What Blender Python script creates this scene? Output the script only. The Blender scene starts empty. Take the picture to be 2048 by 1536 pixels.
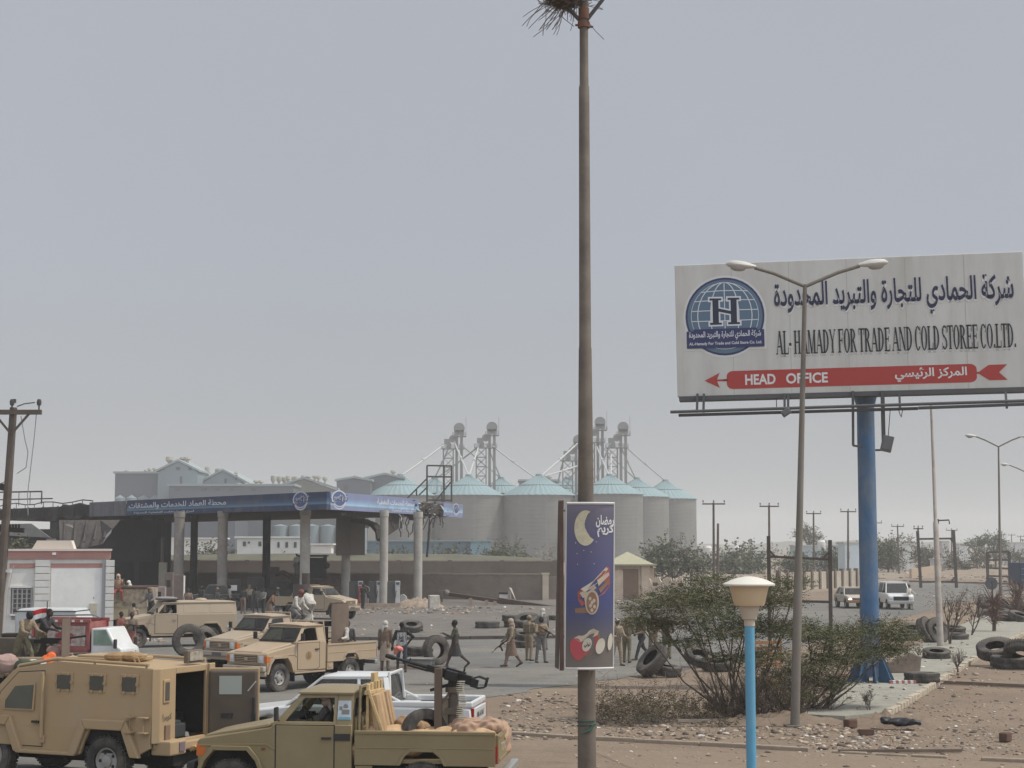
import bpy, math, random, unicodedata
import numpy as np
from mathutils import Vector, Matrix
random.seed(11)
rng = np.random.default_rng(11)
S = bpy.context.scene
COL = S.collection
R = math.radians
F, HC = 3400.0, 4.3
HOR = 1095.0
PITCH = math.atan((HOR - 768.0) / F)
cam_d = bpy.data.cameras.new('camera')
cam = bpy.data.objects.new('camera', cam_d)
COL.objects.link(cam)
cam.location = (0, 0, HC)
cam.rotation_euler = (math.pi / 2 + PITCH, 0, 0)
cam_d.sensor_width = 36.0
cam_d.lens = F / 2048 * 36.0
cam_d.clip_start = 0.5
cam_d.clip_end = 9000
S.camera = cam
SUN_EL, SUN_AZ = R(57), R(91)
S.view_settings.view_transform = 'Standard'
S.view_settings.look = 'None'
S.view_settings.exposure = -0.15
S.view_settings.gamma = 1.0
sun_d = bpy.data.lights.new('sun', 'SUN')
sun_d.energy = 3.3
sun_d.angle = R(1.2)
sun_d.color = (1.0, 0.945, 0.83)
sun = bpy.data.objects.new('sun', sun_d)
COL.objects.link(sun)
sdir = Vector((math.sin(SUN_AZ) * math.cos(SUN_EL), math.cos(SUN_AZ) * math.cos(SUN_EL), math.sin(SUN_EL)))
sun.rotation_euler = sdir.to_track_quat('Z', 'Y').to_euler()
sun.location = (60, 20, 90)
W = bpy.data.worlds.new('World')
S.world = W
W.use_nodes = True
wn, wl = W.node_tree.nodes, W.node_tree.links
bg = wn['Background']
sky = wn.new('ShaderNodeTexSky')
sky.sky_type = 'NISHITA'
sky.sun_disc = False
sky.sun_elevation = SUN_EL
sky.sun_rotation = SUN_AZ
sky.dust_density = 6.0
sky.air_density = 1.0
sky.ozone_density = 1.0
hs = wn.new('ShaderNodeHueSaturation')
hs.inputs['Saturation'].default_value = 0.38
mx = wn.new('ShaderNodeMixRGB')
mx.inputs[0].default_value = 0.80
tcw = wn.new('ShaderNodeTexCoord'); dt = wn.new('ShaderNodeVectorMath'); dt.operation = 'DOT_PRODUCT'
dt.inputs[1].default_value = Vector((0.55, -0.55, 0.63)).normalized()
mrw = wn.new('ShaderNodeMapRange'); mrw.interpolation_type = 'SMOOTHSTEP'
mrw.inputs[1].default_value = 0.0; mrw.inputs[2].default_value = 1.0; mrw.inputs[3].default_value = 1.0; mrw.inputs[4].default_value = 2.7
vl = wn.new('ShaderNodeVectorMath'); vl.operation = 'SCALE'
sw = wn.new('ShaderNodeSeparateXYZ'); wl.new(tcw.outputs['Generated'], sw.inputs[0])
me_ = wn.new('ShaderNodeMapRange'); me_.inputs[1].default_value = 0.0; me_.inputs[2].default_value = 0.17; wl.new(sw.outputs[2], me_.inputs[0])
gr = wn.new('ShaderNodeMixRGB'); gr.inputs[1].default_value = (5.25, 5.42, 5.4, 1); gr.inputs[2].default_value = (5.55, 5.98, 6.75, 1)
nzw = wn.new('ShaderNodeTexNoise'); nzw.inputs['Scale'].default_value = 3.0; nzw.inputs['Detail'].default_value = 4; wl.new(tcw.outputs['Generated'], nzw.inputs['Vector'])
mz = wn.new('ShaderNodeMapRange'); mz.inputs[3].default_value = .955; mz.inputs[4].default_value = 1.045; wl.new(nzw.outputs[0], mz.inputs[0])
v0 = wn.new('ShaderNodeVectorMath'); v0.operation = 'SCALE'; wl.new(gr.outputs[0], v0.inputs[0]); wl.new(mz.outputs[0], v0.inputs['Scale'])
wl.new(me_.outputs[0], gr.inputs[0]); wl.new(v0.outputs[0], vl.inputs[0])
wl.new(tcw.outputs['Generated'], dt.inputs[0]); wl.new(dt.outputs['Value'], mrw.inputs[0]); wl.new(mrw.outputs[0], vl.inputs['Scale'])
wl.new(hs.outputs[0], mx.inputs[1]); wl.new(vl.outputs[0], mx.inputs[2])
wl.new(mx.outputs[0], bg.inputs[0])
bg.inputs[1].default_value = 0.10
CP, SP = math.cos(PITCH), math.sin(PITCH)
def _dir(px, py):
 u, v = (px - 1024) / F, (768 - py) / F
 return Vector((u, CP - v * SP, SP + v * CP))
def P(px, py, Y):
 d = _dir(px, py)
 return Vector((0, 0, HC)) + d * (Y / d.y)
def G(px, py, z=0.0):
 d = _dir(px, py)
 return Vector((0, 0, HC)) + d * ((z - HC) / d.z)
def GX(px, Y, z=0.0):
 p = P(px, HOR, Y)
 return Vector((p.x, Y, z))
MATS = {}
def mat(name, col, rough=0.8, metal=0.0, var=0.0, vscale=3.0, dirt=None, damt=0.0, dscale=1.5, bump=0.0, bscale=20.0, spec=0.35, coat=0.0, detail=6, streak=0):
 if name in MATS: return MATS[name]
 m = bpy.data.materials.new(name); m.use_nodes = True
 n, l = m.node_tree.nodes, m.node_tree.links
 b = n['Principled BSDF']
 b.inputs['Base Color'].default_value = (*col, 1)
 b.inputs['Roughness'].default_value = rough
 b.inputs['Metallic'].default_value = metal
 b.inputs['Specular IOR Level'].default_value = spec
 if coat: b.inputs['Coat Weight'].default_value = coat
 tc = n.new('ShaderNodeTexCoord')
 out = None
 if var:
  nz = n.new('ShaderNodeTexNoise'); nz.inputs['Scale'].default_value = vscale; nz.inputs['Detail'].default_value = detail
  nz.inputs['Roughness'].default_value = 0.65
  l.new(tc.outputs['Object'], nz.inputs['Vector'])
  rp = n.new('ShaderNodeValToRGB')
  rp.color_ramp.elements[0].position = 0.28; rp.color_ramp.elements[1].position = 0.72
  rp.color_ramp.elements[0].color = (*[max(0, c * (1 - var)) for c in col], 1)
  rp.color_ramp.elements[1].color = (*[min(1, c * (1 + var)) for c in col], 1)
  l.new(nz.outputs[0], rp.inputs[0]); out = rp.outputs[0]
 if dirt:
  nz = n.new('ShaderNodeTexNoise'); nz.inputs['Scale'].default_value = dscale; nz.inputs['Detail'].default_value = 8
  nz.inputs['Roughness'].default_value = 0.7
  l.new(tc.outputs['Object'], nz.inputs['Vector'])
  if streak:
   mp = n.new('ShaderNodeMapping'); mp.inputs['Scale'].default_value = (1, 1, streak); l.new(tc.outputs['Object'], mp.inputs[0]); l.new(mp.outputs[0], nz.inputs['Vector'])
  rp = n.new('ShaderNodeValToRGB')
  rp.color_ramp.elements[0].position = 0.42; rp.color_ramp.elements[1].position = 0.68
  rp.color_ramp.elements[0].color = (0, 0, 0, 1); rp.color_ramp.elements[1].color = (damt,) * 3 + (1,)
  l.new(nz.outputs[0], rp.inputs[0])
  mi = n.new('ShaderNodeMixRGB'); mi.inputs[2].default_value = (*dirt, 1)
  mi.inputs[1].default_value = (*col, 1)
  if out: l.new(out, mi.inputs[1])
  l.new(rp.outputs[0], mi.inputs[0]); out = mi.outputs[0]
 if out: l.new(out, b.inputs['Base Color'])
 if bump:
  nz = n.new('ShaderNodeTexNoise'); nz.inputs['Scale'].default_value = bscale; nz.inputs['Detail'].default_value = 6
  l.new(tc.outputs['Object'], nz.inputs['Vector'])
  bp = n.new('ShaderNodeBump'); bp.inputs['Strength'].default_value = bump; bp.inputs['Distance'].default_value = 0.05
  l.new(nz.outputs[0], bp.inputs['Height']); l.new(bp.outputs[0], b.inputs['Normal'])
 MATS[name] = m
 return m
def glass(name, tint=(0.5, 0.55, 0.55), amt=0.5):
 if name in MATS: return MATS[name]
 m = bpy.data.materials.new(name); m.use_nodes = True
 n, l = m.node_tree.nodes, m.node_tree.links
 n.remove(n['Principled BSDF'])
 t = n.new('ShaderNodeBsdfTransparent'); t.inputs[0].default_value = (*tint, 1)
 g = n.new('ShaderNodeBsdfGlossy'); g.inputs['Roughness'].default_value = 0.08; g.inputs[0].default_value = (0.8, 0.8, 0.8, 1)
 d = n.new('ShaderNodeBsdfDiffuse'); d.inputs[0].default_value = (0.30, 0.28, 0.25, 1)
 lw = n.new('ShaderNodeLayerWeight'); fr = n.new('ShaderNodeMapRange'); fr.inputs[1].default_value = 0.45; fr.inputs[2].default_value = 1.0; fr.inputs[3].default_value = 0.05; fr.inputs[4].default_value = 0.45; l.new(lw.outputs['Facing'], fr.inputs[0])
 m1 = n.new('ShaderNodeMixShader'); m1.inputs[0].default_value = amt * 0.3
 m2 = n.new('ShaderNodeMixShader')
 l.new(t.outputs[0], m1.inputs[1]); l.new(d.outputs[0], m1.inputs[2])
 l.new(fr.outputs[0], m2.inputs[0]); l.new(m1.outputs[0], m2.inputs[1]); l.new(g.outputs[0], m2.inputs[2])
 l.new(m2.outputs[0], n['Material Output'].inputs[0])
 MATS[name] = m
 return m
def emit(name, col, st):
 m = bpy.data.materials.new(name); m.use_nodes = True
 b = m.node_tree.nodes['Principled BSDF']
 b.inputs['Base Color'].default_value = (*col, 1)
 b.inputs['Emission Color'].default_value = (*col, 1); b.inputs['Emission Strength'].default_value = st
 MATS[name] = m
 return m
class MB:
 def __init__(self): self.v, self.f, self.m = [], [], []
 def add(self, vs, fs, m=0, M=None):
  o = len(self.v)
  if M is not None: vs = [M @ Vector(p) for p in vs]
  self.v += [tuple(p) for p in vs]
  for f in fs: self.f.append(tuple(i + o for i in f)); self.m.append(m)
 def box(self, c, s, m=0, M=None, rz=0.0, rot=None):
  x, y, z = [a / 2 for a in s]
  vs = [Vector(p) for p in ((-x, -y, -z), (x, -y, -z), (x, y, -z), (-x, y, -z), (-x, -y, z), (x, -y, z), (x, y, z), (-x, y, z))]
  if rz: q = Matrix.Rotation(rz, 3, 'Z'); vs = [q @ p for p in vs]
  if rot is not None: vs = [rot @ p for p in vs]
  vs = [p + Vector(c) for p in vs]
  self.add(vs, [(0, 3, 2, 1), (4, 5, 6, 7), (0, 1, 5, 4), (1, 2, 6, 5), (2, 3, 7, 6), (3, 0, 4, 7)], m, M)
 def bar(self, a, b, w, h=None, m=0):
  a, b = Vector(a), Vector(b); h = h or w
  d = (b - a); L = d.length
  if L < 1e-6: return
  q = d.to_track_quat('Z', 'Y').to_matrix()
  self.box((a + b) / 2, (w, h, L), m, rot=q)
 def tube(self, pts, rad, n=8, m=0, caps=True):
  pts = [Vector(p) for p in pts]
  if not hasattr(rad, '__len__'): rad = [rad] * len(pts)
  vs, fs = [], []
  ref = None
  for i, p in enumerate(pts):
   t = (pts[min(i + 1, len(pts) - 1)] - pts[max(i - 1, 0)])
   if t.length < 1e-9: t = Vector((0, 0, 1))
   t.normalize()
   if ref is None:
    ref = t.orthogonal().normalized() if abs(t.z) < 0.95 else Vector((1, 0, 0))
   u = (ref - t * ref.dot(t))
   u = u.normalized() if u.length > 1e-6 else t.orthogonal().normalized()
   w = t.cross(u); ref = u
   for k in range(n):
    a = 2 * math.pi * k / n
    vs.append(p + (u * math.cos(a) + w * math.sin(a)) * rad[i])
  for i in range(len(pts) - 1):
   for k in range(n):
    k2 = (k + 1) % n
    fs.append((i * n + k, i * n + k2, (i + 1) * n + k2, (i + 1) * n + k))
  if caps:
   fs.append(tuple(range(n - 1, -1, -1))); fs.append(tuple((len(pts) - 1) * n + k for k in range(n)))
  self.add(vs, fs, m)
 def lathe(self, prof, n=24, m=0, M=None, axis='Z', closed=False, mats=None):
  vs, fs, ms = [], [], []
  for r, z in prof:
   for k in range(n):
    a = 2 * math.pi * k / n
    c, s = r * math.cos(a), r * math.sin(a)
    vs.append((c, s, z) if axis == 'Z' else (c, z, s))
  L = len(prof)
  for i in range(L if closed else L - 1):
   j = (i + 1) % L
   for k in range(n):
    k2 = (k + 1) % n
    f = (i * n + k, i * n + k2, j * n + k2, j * n + k)
    fs.append(f if axis == 'Z' else f[::-1]); ms.append(mats[i] if mats else m)
  o = len(self.f)
  self.add(vs, fs, m, M)
  if mats: self.m[o:] = ms
 def prism(self, poly, y0, y1, m=0, M=None, plane='xz'):
  n = len(poly)
  if plane == 'xz': vs = [(x, y0, z) for x, z in poly] + [(x, y1, z) for x, z in poly]
  elif plane == 'xy': vs = [(x, y, y0) for x, y in poly] + [(x, y, y1) for x, y in poly]
  else: vs = [(y0, x, z) for x, z in poly] + [(y1, x, z) for x, z in poly]
  fs = [tuple(range(n)), tuple(range(2 * n - 1, n - 1, -1))] + [(i, i + n, (i + 1) % n + n, (i + 1) % n) for i in range(n)]
  self.add(vs, fs, m, M)
 def sheet(self, pts, m=0): self.add(pts, [tuple(range(len(pts)))], m)
 def ball(self, c, r, n=10, m=0, M=None, sq=(1, 1, 1)):
  k = max(4, n // 2)
  vs = [(c[0], c[1], c[2] - r * sq[2])]
  for i in range(1, k):
   a = -math.pi / 2 + math.pi * i / k
   for j in range(n):
    b = 2 * math.pi * j / n
    vs.append((c[0] + r * sq[0] * math.cos(a) * math.cos(b), c[1] + r * sq[1] * math.cos(a) * math.sin(b), c[2] + r * sq[2] * math.sin(a)))
  vs.append((c[0], c[1], c[2] + r * sq[2]))
  fs = [(0, 1 + (j + 1) % n, 1 + j) for j in range(n)]
  for i in range(k - 2):
   for j in range(n):
    a = 1 + i * n
    fs.append((a + j, a + (j + 1) % n, a + n + (j + 1) % n, a + n + j))
  t = len(vs) - 1; a = 1 + (k - 2) * n
  fs += [(a + j, a + (j + 1) % n, t) for j in range(n)]
  self.add(vs, fs, m, M)
 def mesh(self, name, mats, smooth=35):
  me = bpy.data.meshes.new(name)
  me.from_pydata(self.v, [], self.f)
  mats = mats if isinstance(mats, (list, tuple)) else [mats]
  for x in mats: me.materials.append(x)
  if len(mats) > 1: me.polygons.foreach_set('material_index', self.m)
  import bmesh
  bm = bmesh.new(); bm.from_mesh(me)
  bmesh.ops.recalc_face_normals(bm, faces=bm.faces[:])
  bm.to_mesh(me); bm.free()
  if smooth:
   me.polygons.foreach_set('use_smooth', [True] * len(me.polygons))
   me.set_sharp_from_angle(angle=R(smooth))
  me.update()
  return me
 def build(self, name, mats, parent=None, loc=(0, 0, 0), rz=0.0, smooth=35, bevel=0.0):
  o = bpy.data.objects.new(name, self.mesh(name, mats, smooth))
  COL.objects.link(o)
  o.location = loc
  if rz: o.rotation_euler = (0, 0, rz)
  if parent is not None: o.parent = parent
  if bevel:
   b = o.modifiers.new('bevel', 'BEVEL'); b.width = bevel; b.segments = 2; b.limit_method = 'ANGLE'; b.angle_limit = R(40)
  return o
def raw_mesh(name, vs, fs, mats, mi=None, parent=None, smooth=False, loc=(0, 0, 0)):
 me = bpy.data.meshes.new(name)
 vs = np.asarray(vs, dtype=np.float32); fs = np.asarray(fs, dtype=np.int32)
 k = fs.shape[1]
 me.vertices.add(len(vs)); me.vertices.foreach_set('co', vs.ravel())
 me.loops.add(fs.size); me.loops.foreach_set('vertex_index', fs.ravel())
 me.polygons.add(len(fs))
 me.polygons.foreach_set('loop_start', np.arange(0, fs.size, k, dtype=np.int32))
 me.polygons.foreach_set('loop_total', np.full(len(fs), k, dtype=np.int32))
 for x in (mats if isinstance(mats, (list, tuple)) else [mats]): me.materials.append(x)
 if mi is not None: me.polygons.foreach_set('material_index', np.asarray(mi, dtype=np.int32))
 if smooth: me.polygons.foreach_set('use_smooth', np.ones(len(fs), dtype=bool))
 me.update(calc_edges=True); me.validate()
 o = bpy.data.objects.new(name, me); COL.objects.link(o); o.location = loc
 if parent is not None: o.parent = parent
 return o
def tag(o, label=None, cat=None, group=None, kind=None):
 if label: o['label'] = label
 if cat: o['category'] = cat
 if group: o['group'] = group
 if kind: o['kind'] = kind
 return o
def thing(name, label, cat, loc=(0, 0, 0), rz=0.0, group=None):
 o = bpy.data.objects.new(name, None); COL.objects.link(o)
 o.empty_display_size = 0.2
 o.location = loc; o.rotation_euler = (0, 0, rz)
 return tag(o, label, cat, group)
def dup(root, loc, rz=None, label=None, rot=None):
 r = root.copy(); COL.objects.link(r); r.location = loc
 if rz is not None: r.rotation_euler = (0, 0, rz)
 if rot is not None: r.rotation_euler = rot
 if label: r['label'] = label
 for ch in list(root.children):
  c = ch.copy(); COL.objects.link(c); c.parent = r
  for g in list(ch.children):
   d = g.copy(); COL.objects.link(d); d.parent = c
 return r
def struct(o): o['kind'] = 'structure'; return o
_forms = {}
for _cp in range(0xFE70, 0xFEFD):
 _p = unicodedata.decomposition(chr(_cp)).split()
 if len(_p) == 2: _forms.setdefault(chr(int(_p[1], 16)), {})[_p[0][1:-1]] = chr(_cp)
 if len(_p) == 3 and _p[1] == '0644': _forms.setdefault('\u0644' + chr(int(_p[2], 16)), {})[_p[0][1:-1]] = chr(_cp)
def arabic(s):
 L, i = [], 0
 while i < len(s):
  if s[i:i + 2] in _forms and len(s[i:i + 2]) == 2: L.append(s[i:i + 2]); i += 2
  else: L.append(s[i]); i += 1
 out, prev = [], False
 for k, ch in enumerate(L):
  f = _forms.get(ch)
  if not f: out.append(ch); prev = False; continue
  nx = _forms.get(L[k + 1]) if k + 1 < len(L) else None
  j = nx is not None and 'final' in nx and 'initial' in f
  g = f.get('medial') if prev and j else f.get('final') if prev else f.get('initial') if j else f.get('isolated')
  out.append(g or f['isolated']); prev = j
 return ''.join(reversed(out))
def text_geo(s, bold=0.0, shear=0.0):
 cu = bpy.data.curves.new('tmp', 'FONT'); cu.body = s; cu.offset = bold; cu.shear = shear; cu.resolution_u = 3
 o = bpy.data.objects.new('tmp', cu); COL.objects.link(o)
 dg = bpy.context.evaluated_depsgraph_get()
 me = bpy.data.meshes.new_from_object(o.evaluated_get(dg))
 vs = [v.co.copy() for v in me.vertices]; fs = [tuple(p.vertices) for p in me.polygons]
 bpy.data.objects.remove(o); bpy.data.curves.remove(cu); bpy.data.meshes.remove(me)
 return vs, fs
def add_text(mb, s, x0, x1, z0, z1, y, m=0, bold=0.0, shear=0.0, M=None, fn=None):
 vs, fs = text_geo(s, bold, shear)
 ax, bx = min(v.x for v in vs), max(v.x for v in vs); ay, by = min(v.y for v in vs), max(v.y for v in vs)
 q = []
 for v in vs:
  a, b = x0 + (v.x - ax) / (bx - ax) * (x1 - x0), z0 + (v.y - ay) / (by - ay) * (z1 - z0)
  q.append(fn(a, b) if fn else (a, y, b))
 mb.add(q, fs, m, M)
def serif(ch):
 T, t, s = 0.17, 0.055, 0.05
 q = []
 def st(x0, x1, w, y0=0.0, y1=1.0): q.append([(x0 - w / 2, y0), (x0 + w / 2, y0), (x1 + w / 2, y1), (x1 - w / 2, y1)])
 def h(x0, x1, y, w=t): q.append([(x0, y - w / 2), (x1, y - w / 2), (x1, y + w / 2), (x0, y + w / 2)])
 def sf(x, y, w=0.16): h(x - w, x + w, y, s)
 def arc(cx, cy, rx, ry, a0, a1, thick=T, thin=t, n=14):
  for i in range(n):
   p = []
   for a, o in ((a0 + (a1 - a0) * i / n, 1), (a0 + (a1 - a0) * (i + 1) / n, 1), (a0 + (a1 - a0) * (i + 1) / n, 0), (a0 + (a1 - a0) * i / n, 0)):
    c, d = math.cos(R(a)), math.sin(R(a))
    k = 0 if o else 1
    p.append((cx + (rx - k * thick) * c, cy + (ry - k * thin) * d))
   q.append(p)
 w = 0.62
 b, tp = s / 2, 1 - s / 2
 if ch == 'A': st(0.08, 0.34, t); st(0.62, 0.36, T); h(0.18, 0.5, 0.34); sf(0.08, b, 0.1); sf(0.62, b, 0.13); w = 0.72
 elif ch == 'L': st(0.16, 0.16, T); sf(0.16, b); sf(0.16, tp); h(0.1, 0.56, b + 0.005, 0.06); st(0.55, 0.57, 0.05, 0, 0.3); w = 0.6
 elif ch == 'H': st(0.15, 0.15, T); st(0.57, 0.57, T); h(0.15, 0.57, 0.5); [sf(x, y, 0.14) for x in (0.15, 0.57) for y in (b, tp)]; w = 0.74
 elif ch == 'M': st(0.1, 0.1, t); st(0.72, 0.72, T); st(0.42, 0.15, T * 0.9); st(0.42, 0.70, t); sf(0.1, b, 0.1); sf(0.72, b, 0.14); sf(0.1, tp, 0.1); sf(0.74, tp, 0.12); w = 0.88
 elif ch == 'N': st(0.1, 0.1, t); st(0.6, 0.6, t); st(0.58, 0.13, T * 0.95); sf(0.1, b, 0.1); sf(0.1, tp, 0.1); sf(0.6, tp, 0.1); w = 0.72
 elif ch == 'D': st(0.15, 0.15, T); arc(0.2, 0.5, 0.42, 0.5, -90, 90); sf(0.15, b, 0.14); sf(0.15, tp, 0.14); w = 0.68
 elif ch == 'Y': st(0.34, 0.34, T, 0, 0.48); st(0.34, 0.1, T * 0.9, 0.44, 1); st(0.36, 0.6, t, 0.44, 1); sf(0.34, b, 0.13); sf(0.1, tp, 0.12); sf(0.6, tp, 0.1); w = 0.7
 elif ch in 'FE':
  st(0.16, 0.16, T); sf(0.16, b, 0.15); sf(0.16, tp, 0.15); h(0.1, 0.54, tp, 0.06); h(0.16, 0.44, 0.52); st(0.53, 0.53, 0.05, 0.72, 1); st(0.44, 0.44, 0.05, 0.4, 0.64)
  if ch == 'E': h(0.1, 0.56, b, 0.06); st(0.55, 0.57, 0.05, 0, 0.28)
  w = 0.6
 elif ch == 'O': arc(0.34, 0.5, 0.32, 0.52, 0, 360, n=22); w = 0.68
 elif ch == 'C': arc(0.34, 0.5, 0.32, 0.52, 45, 315, n=18); st(0.57, 0.58, 0.05, 0.66, 1); w = 0.64
 elif ch == 'R': st(0.15, 0.15, T); arc(0.22, 0.74, 0.32, 0.26, -90, 90); st(0.58, 0.32, T, 0, 0.5); sf(0.15, b, 0.14); sf(0.15, tp, 0.14); sf(0.6, b, 0.08); w = 0.68
 elif ch == 'T': st(0.3, 0.3, T); h(0.02, 0.58, tp, 0.06); st(0.04, 0.03, 0.05, 0.72, 1); st(0.56, 0.57, 0.05, 0.72, 1); sf(0.3, b, 0.14); w = 0.6
 elif ch == 'S': arc(0.28, 0.75, 0.24, 0.26, 40, 250, 0.13, 0.07); arc(0.28, 0.25, 0.26, 0.26, -150, 75, 0.14, 0.07); st(0.2, 0.38, 0.14, 0.6, 0.42); st(0.48, 0.48, 0.045, 0.7, 1); st(0.06, 0.06, 0.045, 0, 0.3); w = 0.56
 elif ch == '-': h(0.04, 0.3, 0.42, 0.12); w = 0.34
 elif ch == '.': q.append([(0.05, 0), (0.19, 0), (0.19, 0.15), (0.05, 0.15)]); w = 0.24
 elif ch == ' ': w = 0.22
 return w, q
def add_serif(mb, s, x0, x1, z0, z1, y, m=0, fn=None):
 tot, parts = 0, []
 for ch in s:
  w, q = serif(ch); parts.append((tot, q)); tot += w
 for o, q in parts:
  for quad in q:
   pts = [(x0 + (o + a) / tot * (x1 - x0), z0 + b * (z1 - z0)) for a, b in quad]
   mb.add([fn(a, b) if fn else (a, y, b) for a, b in pts], [(0, 1, 2, 3)], m)
def disc(mb, cx, cz, rx, rz, y, m=0, n=40, a0=0, a1=360):
 pts = [(cx + rx * math.cos(R(a0 + (a1 - a0) * i / n)), y, cz + rz * math.sin(R(a0 + (a1 - a0) * i / n))) for i in range(n + (0 if a1 - a0 == 360 else 1))]
 mb.add(pts, [tuple(range(len(pts)))], m)
def ribbon(mb, pts, w, y, m=0):
 for (ax, az), (bx, bz) in zip(pts[:-1], pts[1:]):
  d = Vector((bx - ax, bz - az)); L = d.length
  if L < 1e-7: continue
  nx, nz = -d.y / L * w / 2, d.x / L * w / 2
  mb.add([(ax + nx, y, az + nz), (bx + nx, y, bz + nz), (bx - nx, y, bz - nz), (ax - nx, y, az - nz)], [(0, 1, 2, 3)], m)
# ================================================================ the setting
def ground_mat(name, c1, c2, c3, s1, s2, speck=None, bump=0.4, rough=0.95, blot=None):
 m = bpy.data.materials.new(name); m.use_nodes = True
 n, l = m.node_tree.nodes, m.node_tree.links
 b = n['Principled BSDF']; b.inputs['Roughness'].default_value = rough; b.inputs['Specular IOR Level'].default_value = 0.15
 tc = n.new('ShaderNodeTexCoord')
 def nz(sc, det=8, ro=0.65):
  x = n.new('ShaderNodeTexNoise'); x.inputs['Scale'].default_value = sc; x.inputs['Detail'].default_value = det; x.inputs['Roughness'].default_value = ro
  l.new(tc.outputs['Object'], x.inputs['Vector']); return x
 def ramp(src, p0, p1):
  r = n.new('ShaderNodeMapRange'); r.inputs[1].default_value = p0; r.inputs[2].default_value = p1; l.new(src, r.inputs[0]); return r.outputs[0]
 a = n.new('ShaderNodeMixRGB'); a.inputs[1].default_value = (*c1, 1); a.inputs[2].default_value = (*c2, 1)
 l.new(ramp(nz(s1).outputs[0], 0.38, 0.62), a.inputs[0])
 d = n.new('ShaderNodeMixRGB'); d.inputs[2].default_value = (*c3, 1); l.new(a.outputs[0], d.inputs[1])
 l.new(ramp(nz(s2, 10, 0.75).outputs[0], 0.47, 0.70), d.inputs[0])
 e = n.new('ShaderNodeMixRGB'); e.blend_type = 'MULTIPLY'; e.inputs[0].default_value = 0.55
 g = n.new('ShaderNodeMapRange'); g.inputs[1].default_value = 0.3; g.inputs[2].default_value = 0.7; g.inputs[3].default_value = 0.55; g.inputs[4].default_value = 1.25
 l.new(nz(9.0, 8, 0.8).outputs[0], g.inputs[0]); l.new(d.outputs[0], e.inputs[1]); l.new(g.outputs[0], e.inputs[2])
 src = e.outputs[0]
 for bc, bs, p0, p1 in blot or ():
  f_ = n.new('ShaderNodeMixRGB'); f_.inputs[2].default_value = (*bc, 1); l.new(src, f_.inputs[1]); l.new(ramp(nz(bs, 9, .72).outputs[0], p0, p1), f_.inputs[0]); src = f_.outputs[0]
 l.new(src, b.inputs['Base Color'])
 bp = n.new('ShaderNodeBump'); bp.inputs['Strength'].default_value = bump; bp.inputs['Distance'].default_value = 0.08
 l.new(nz(4.0, 10, 0.7).outputs[0], bp.inputs['Height']); l.new(bp.outputs[0], b.inputs['Normal'])
 MATS[name] = m
 return m
DIRT = ground_mat('dirt', (0.215, 0.162, 0.118), (0.255, 0.198, 0.148), (0.175, 0.136, 0.105), 0.12, 0.55, bump=0.7, blot=[((.12, .098, .078), .45, .60, .74), ((.31, .255, .20), .8, .62, .76)])
ASPH = ground_mat('asphalt', (0.158, 0.153, 0.143), (0.205, 0.190, 0.166), (0.120, 0.115, 0.106), 0.13, 0.5, bump=0.25, blot=[((.085, .08, .074), .30, .60, .72), ((.23, .195, .155), .17, .58, .74)])
FORE = ground_mat('dusty forecourt', (0.150, 0.137, 0.124), (0.190, 0.168, 0.146), (0.115, 0.104, 0.094), 0.15, 0.8, bump=0.35, blot=[((.075, .068, .062), .22, .58, .72)])
PAVE = ground_mat('paving', (0.29, 0.278, 0.235), (0.33, 0.315, 0.27), (0.235, 0.21, 0.175), 0.6, 1.6, bump=0.15)
SAND = ground_mat('far sand', (0.25, 0.20, 0.152), (0.30, 0.245, 0.19), (0.21, 0.175, 0.135), 0.02, 0.12, bump=0.3)
b = MB(); b.sheet([(-2400, -30, 0), (2400, -30, 0), (2400, 2400, 0), (-2400, 2400, 0)])
struct(b.build('ground', DIRT))
def flat(name, pix, z, m, jit=0.0):
 P_ = [G(x, y, z) for x, y in pix]
 if jit:
  Q = []; rj = random.Random(len(pix))
  for i, a in enumerate(P_):
   c = P_[(i + 1) % len(P_)]; n = max(1, min(24, int((c - a).length / 0.9)))
   for k in range(n):
    p = a.lerp(c, k / n); Q.append(p + Vector((rj.gauss(0, jit), rj.gauss(0, jit), 0)) if p.y < 90 else p)
  P_ = Q
 b = MB(); b.sheet(P_); return struct(b.build(name, m, smooth=0))
flat('road', [(-500, 1700), (900, 1700), (925, 1560), (965, 1402), (1030, 1384), (1100, 1374), (1180, 1366), (1300, 1346), (1400, 1336), (1500, 1316), (1640, 1282), (1700, 1262), (1790, 1238), (1880, 1216),
    (1960, 1197), (2100, 1183), (2500, 1172), (2500, 1162), (2048, 1166), (1930, 1163), (1830, 1161), (1750, 1172), (1660, 1198), (1400, 1228), (1180, 1275), (900, 1278), (300, 1280), (-500, 1296)], 0.012, ASPH, .13)
flat('forecourt', [(-500, 1300), (300, 1282), (900, 1280), (1185, 1276), (1400, 1229), (1560, 1208), (1560, 1198), (1100, 1199), (700, 1193), (330, 1178), (-500, 1180)], 0.006, FORE)
flat('sand_field', [(1180, 1192), (1560, 1190), (1680, 1180), (1830, 1156), (2048, 1160), (2600, 1158), (2600, 1118), (1500, 1116), (1180, 1125)], 0.006, SAND)
flat('far_road', [(2048, 1225), (2600, 1195), (2600, 1186), (2048, 1212), (1990, 1238)], 0.012, ASPH)
flat('dirt_track', [(1500, 1640), (2500, 1640), (2500, 1545), (2048, 1528), (1700, 1519), (1400, 1503), (1180, 1500)], 0.006, ground_mat('track dirt', (0.225, 0.170, 0.124), (0.25, 0.193, 0.142), (0.195, 0.148, 0.11), 0.3, 1.2, bump=0.3))
b = MB()
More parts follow.
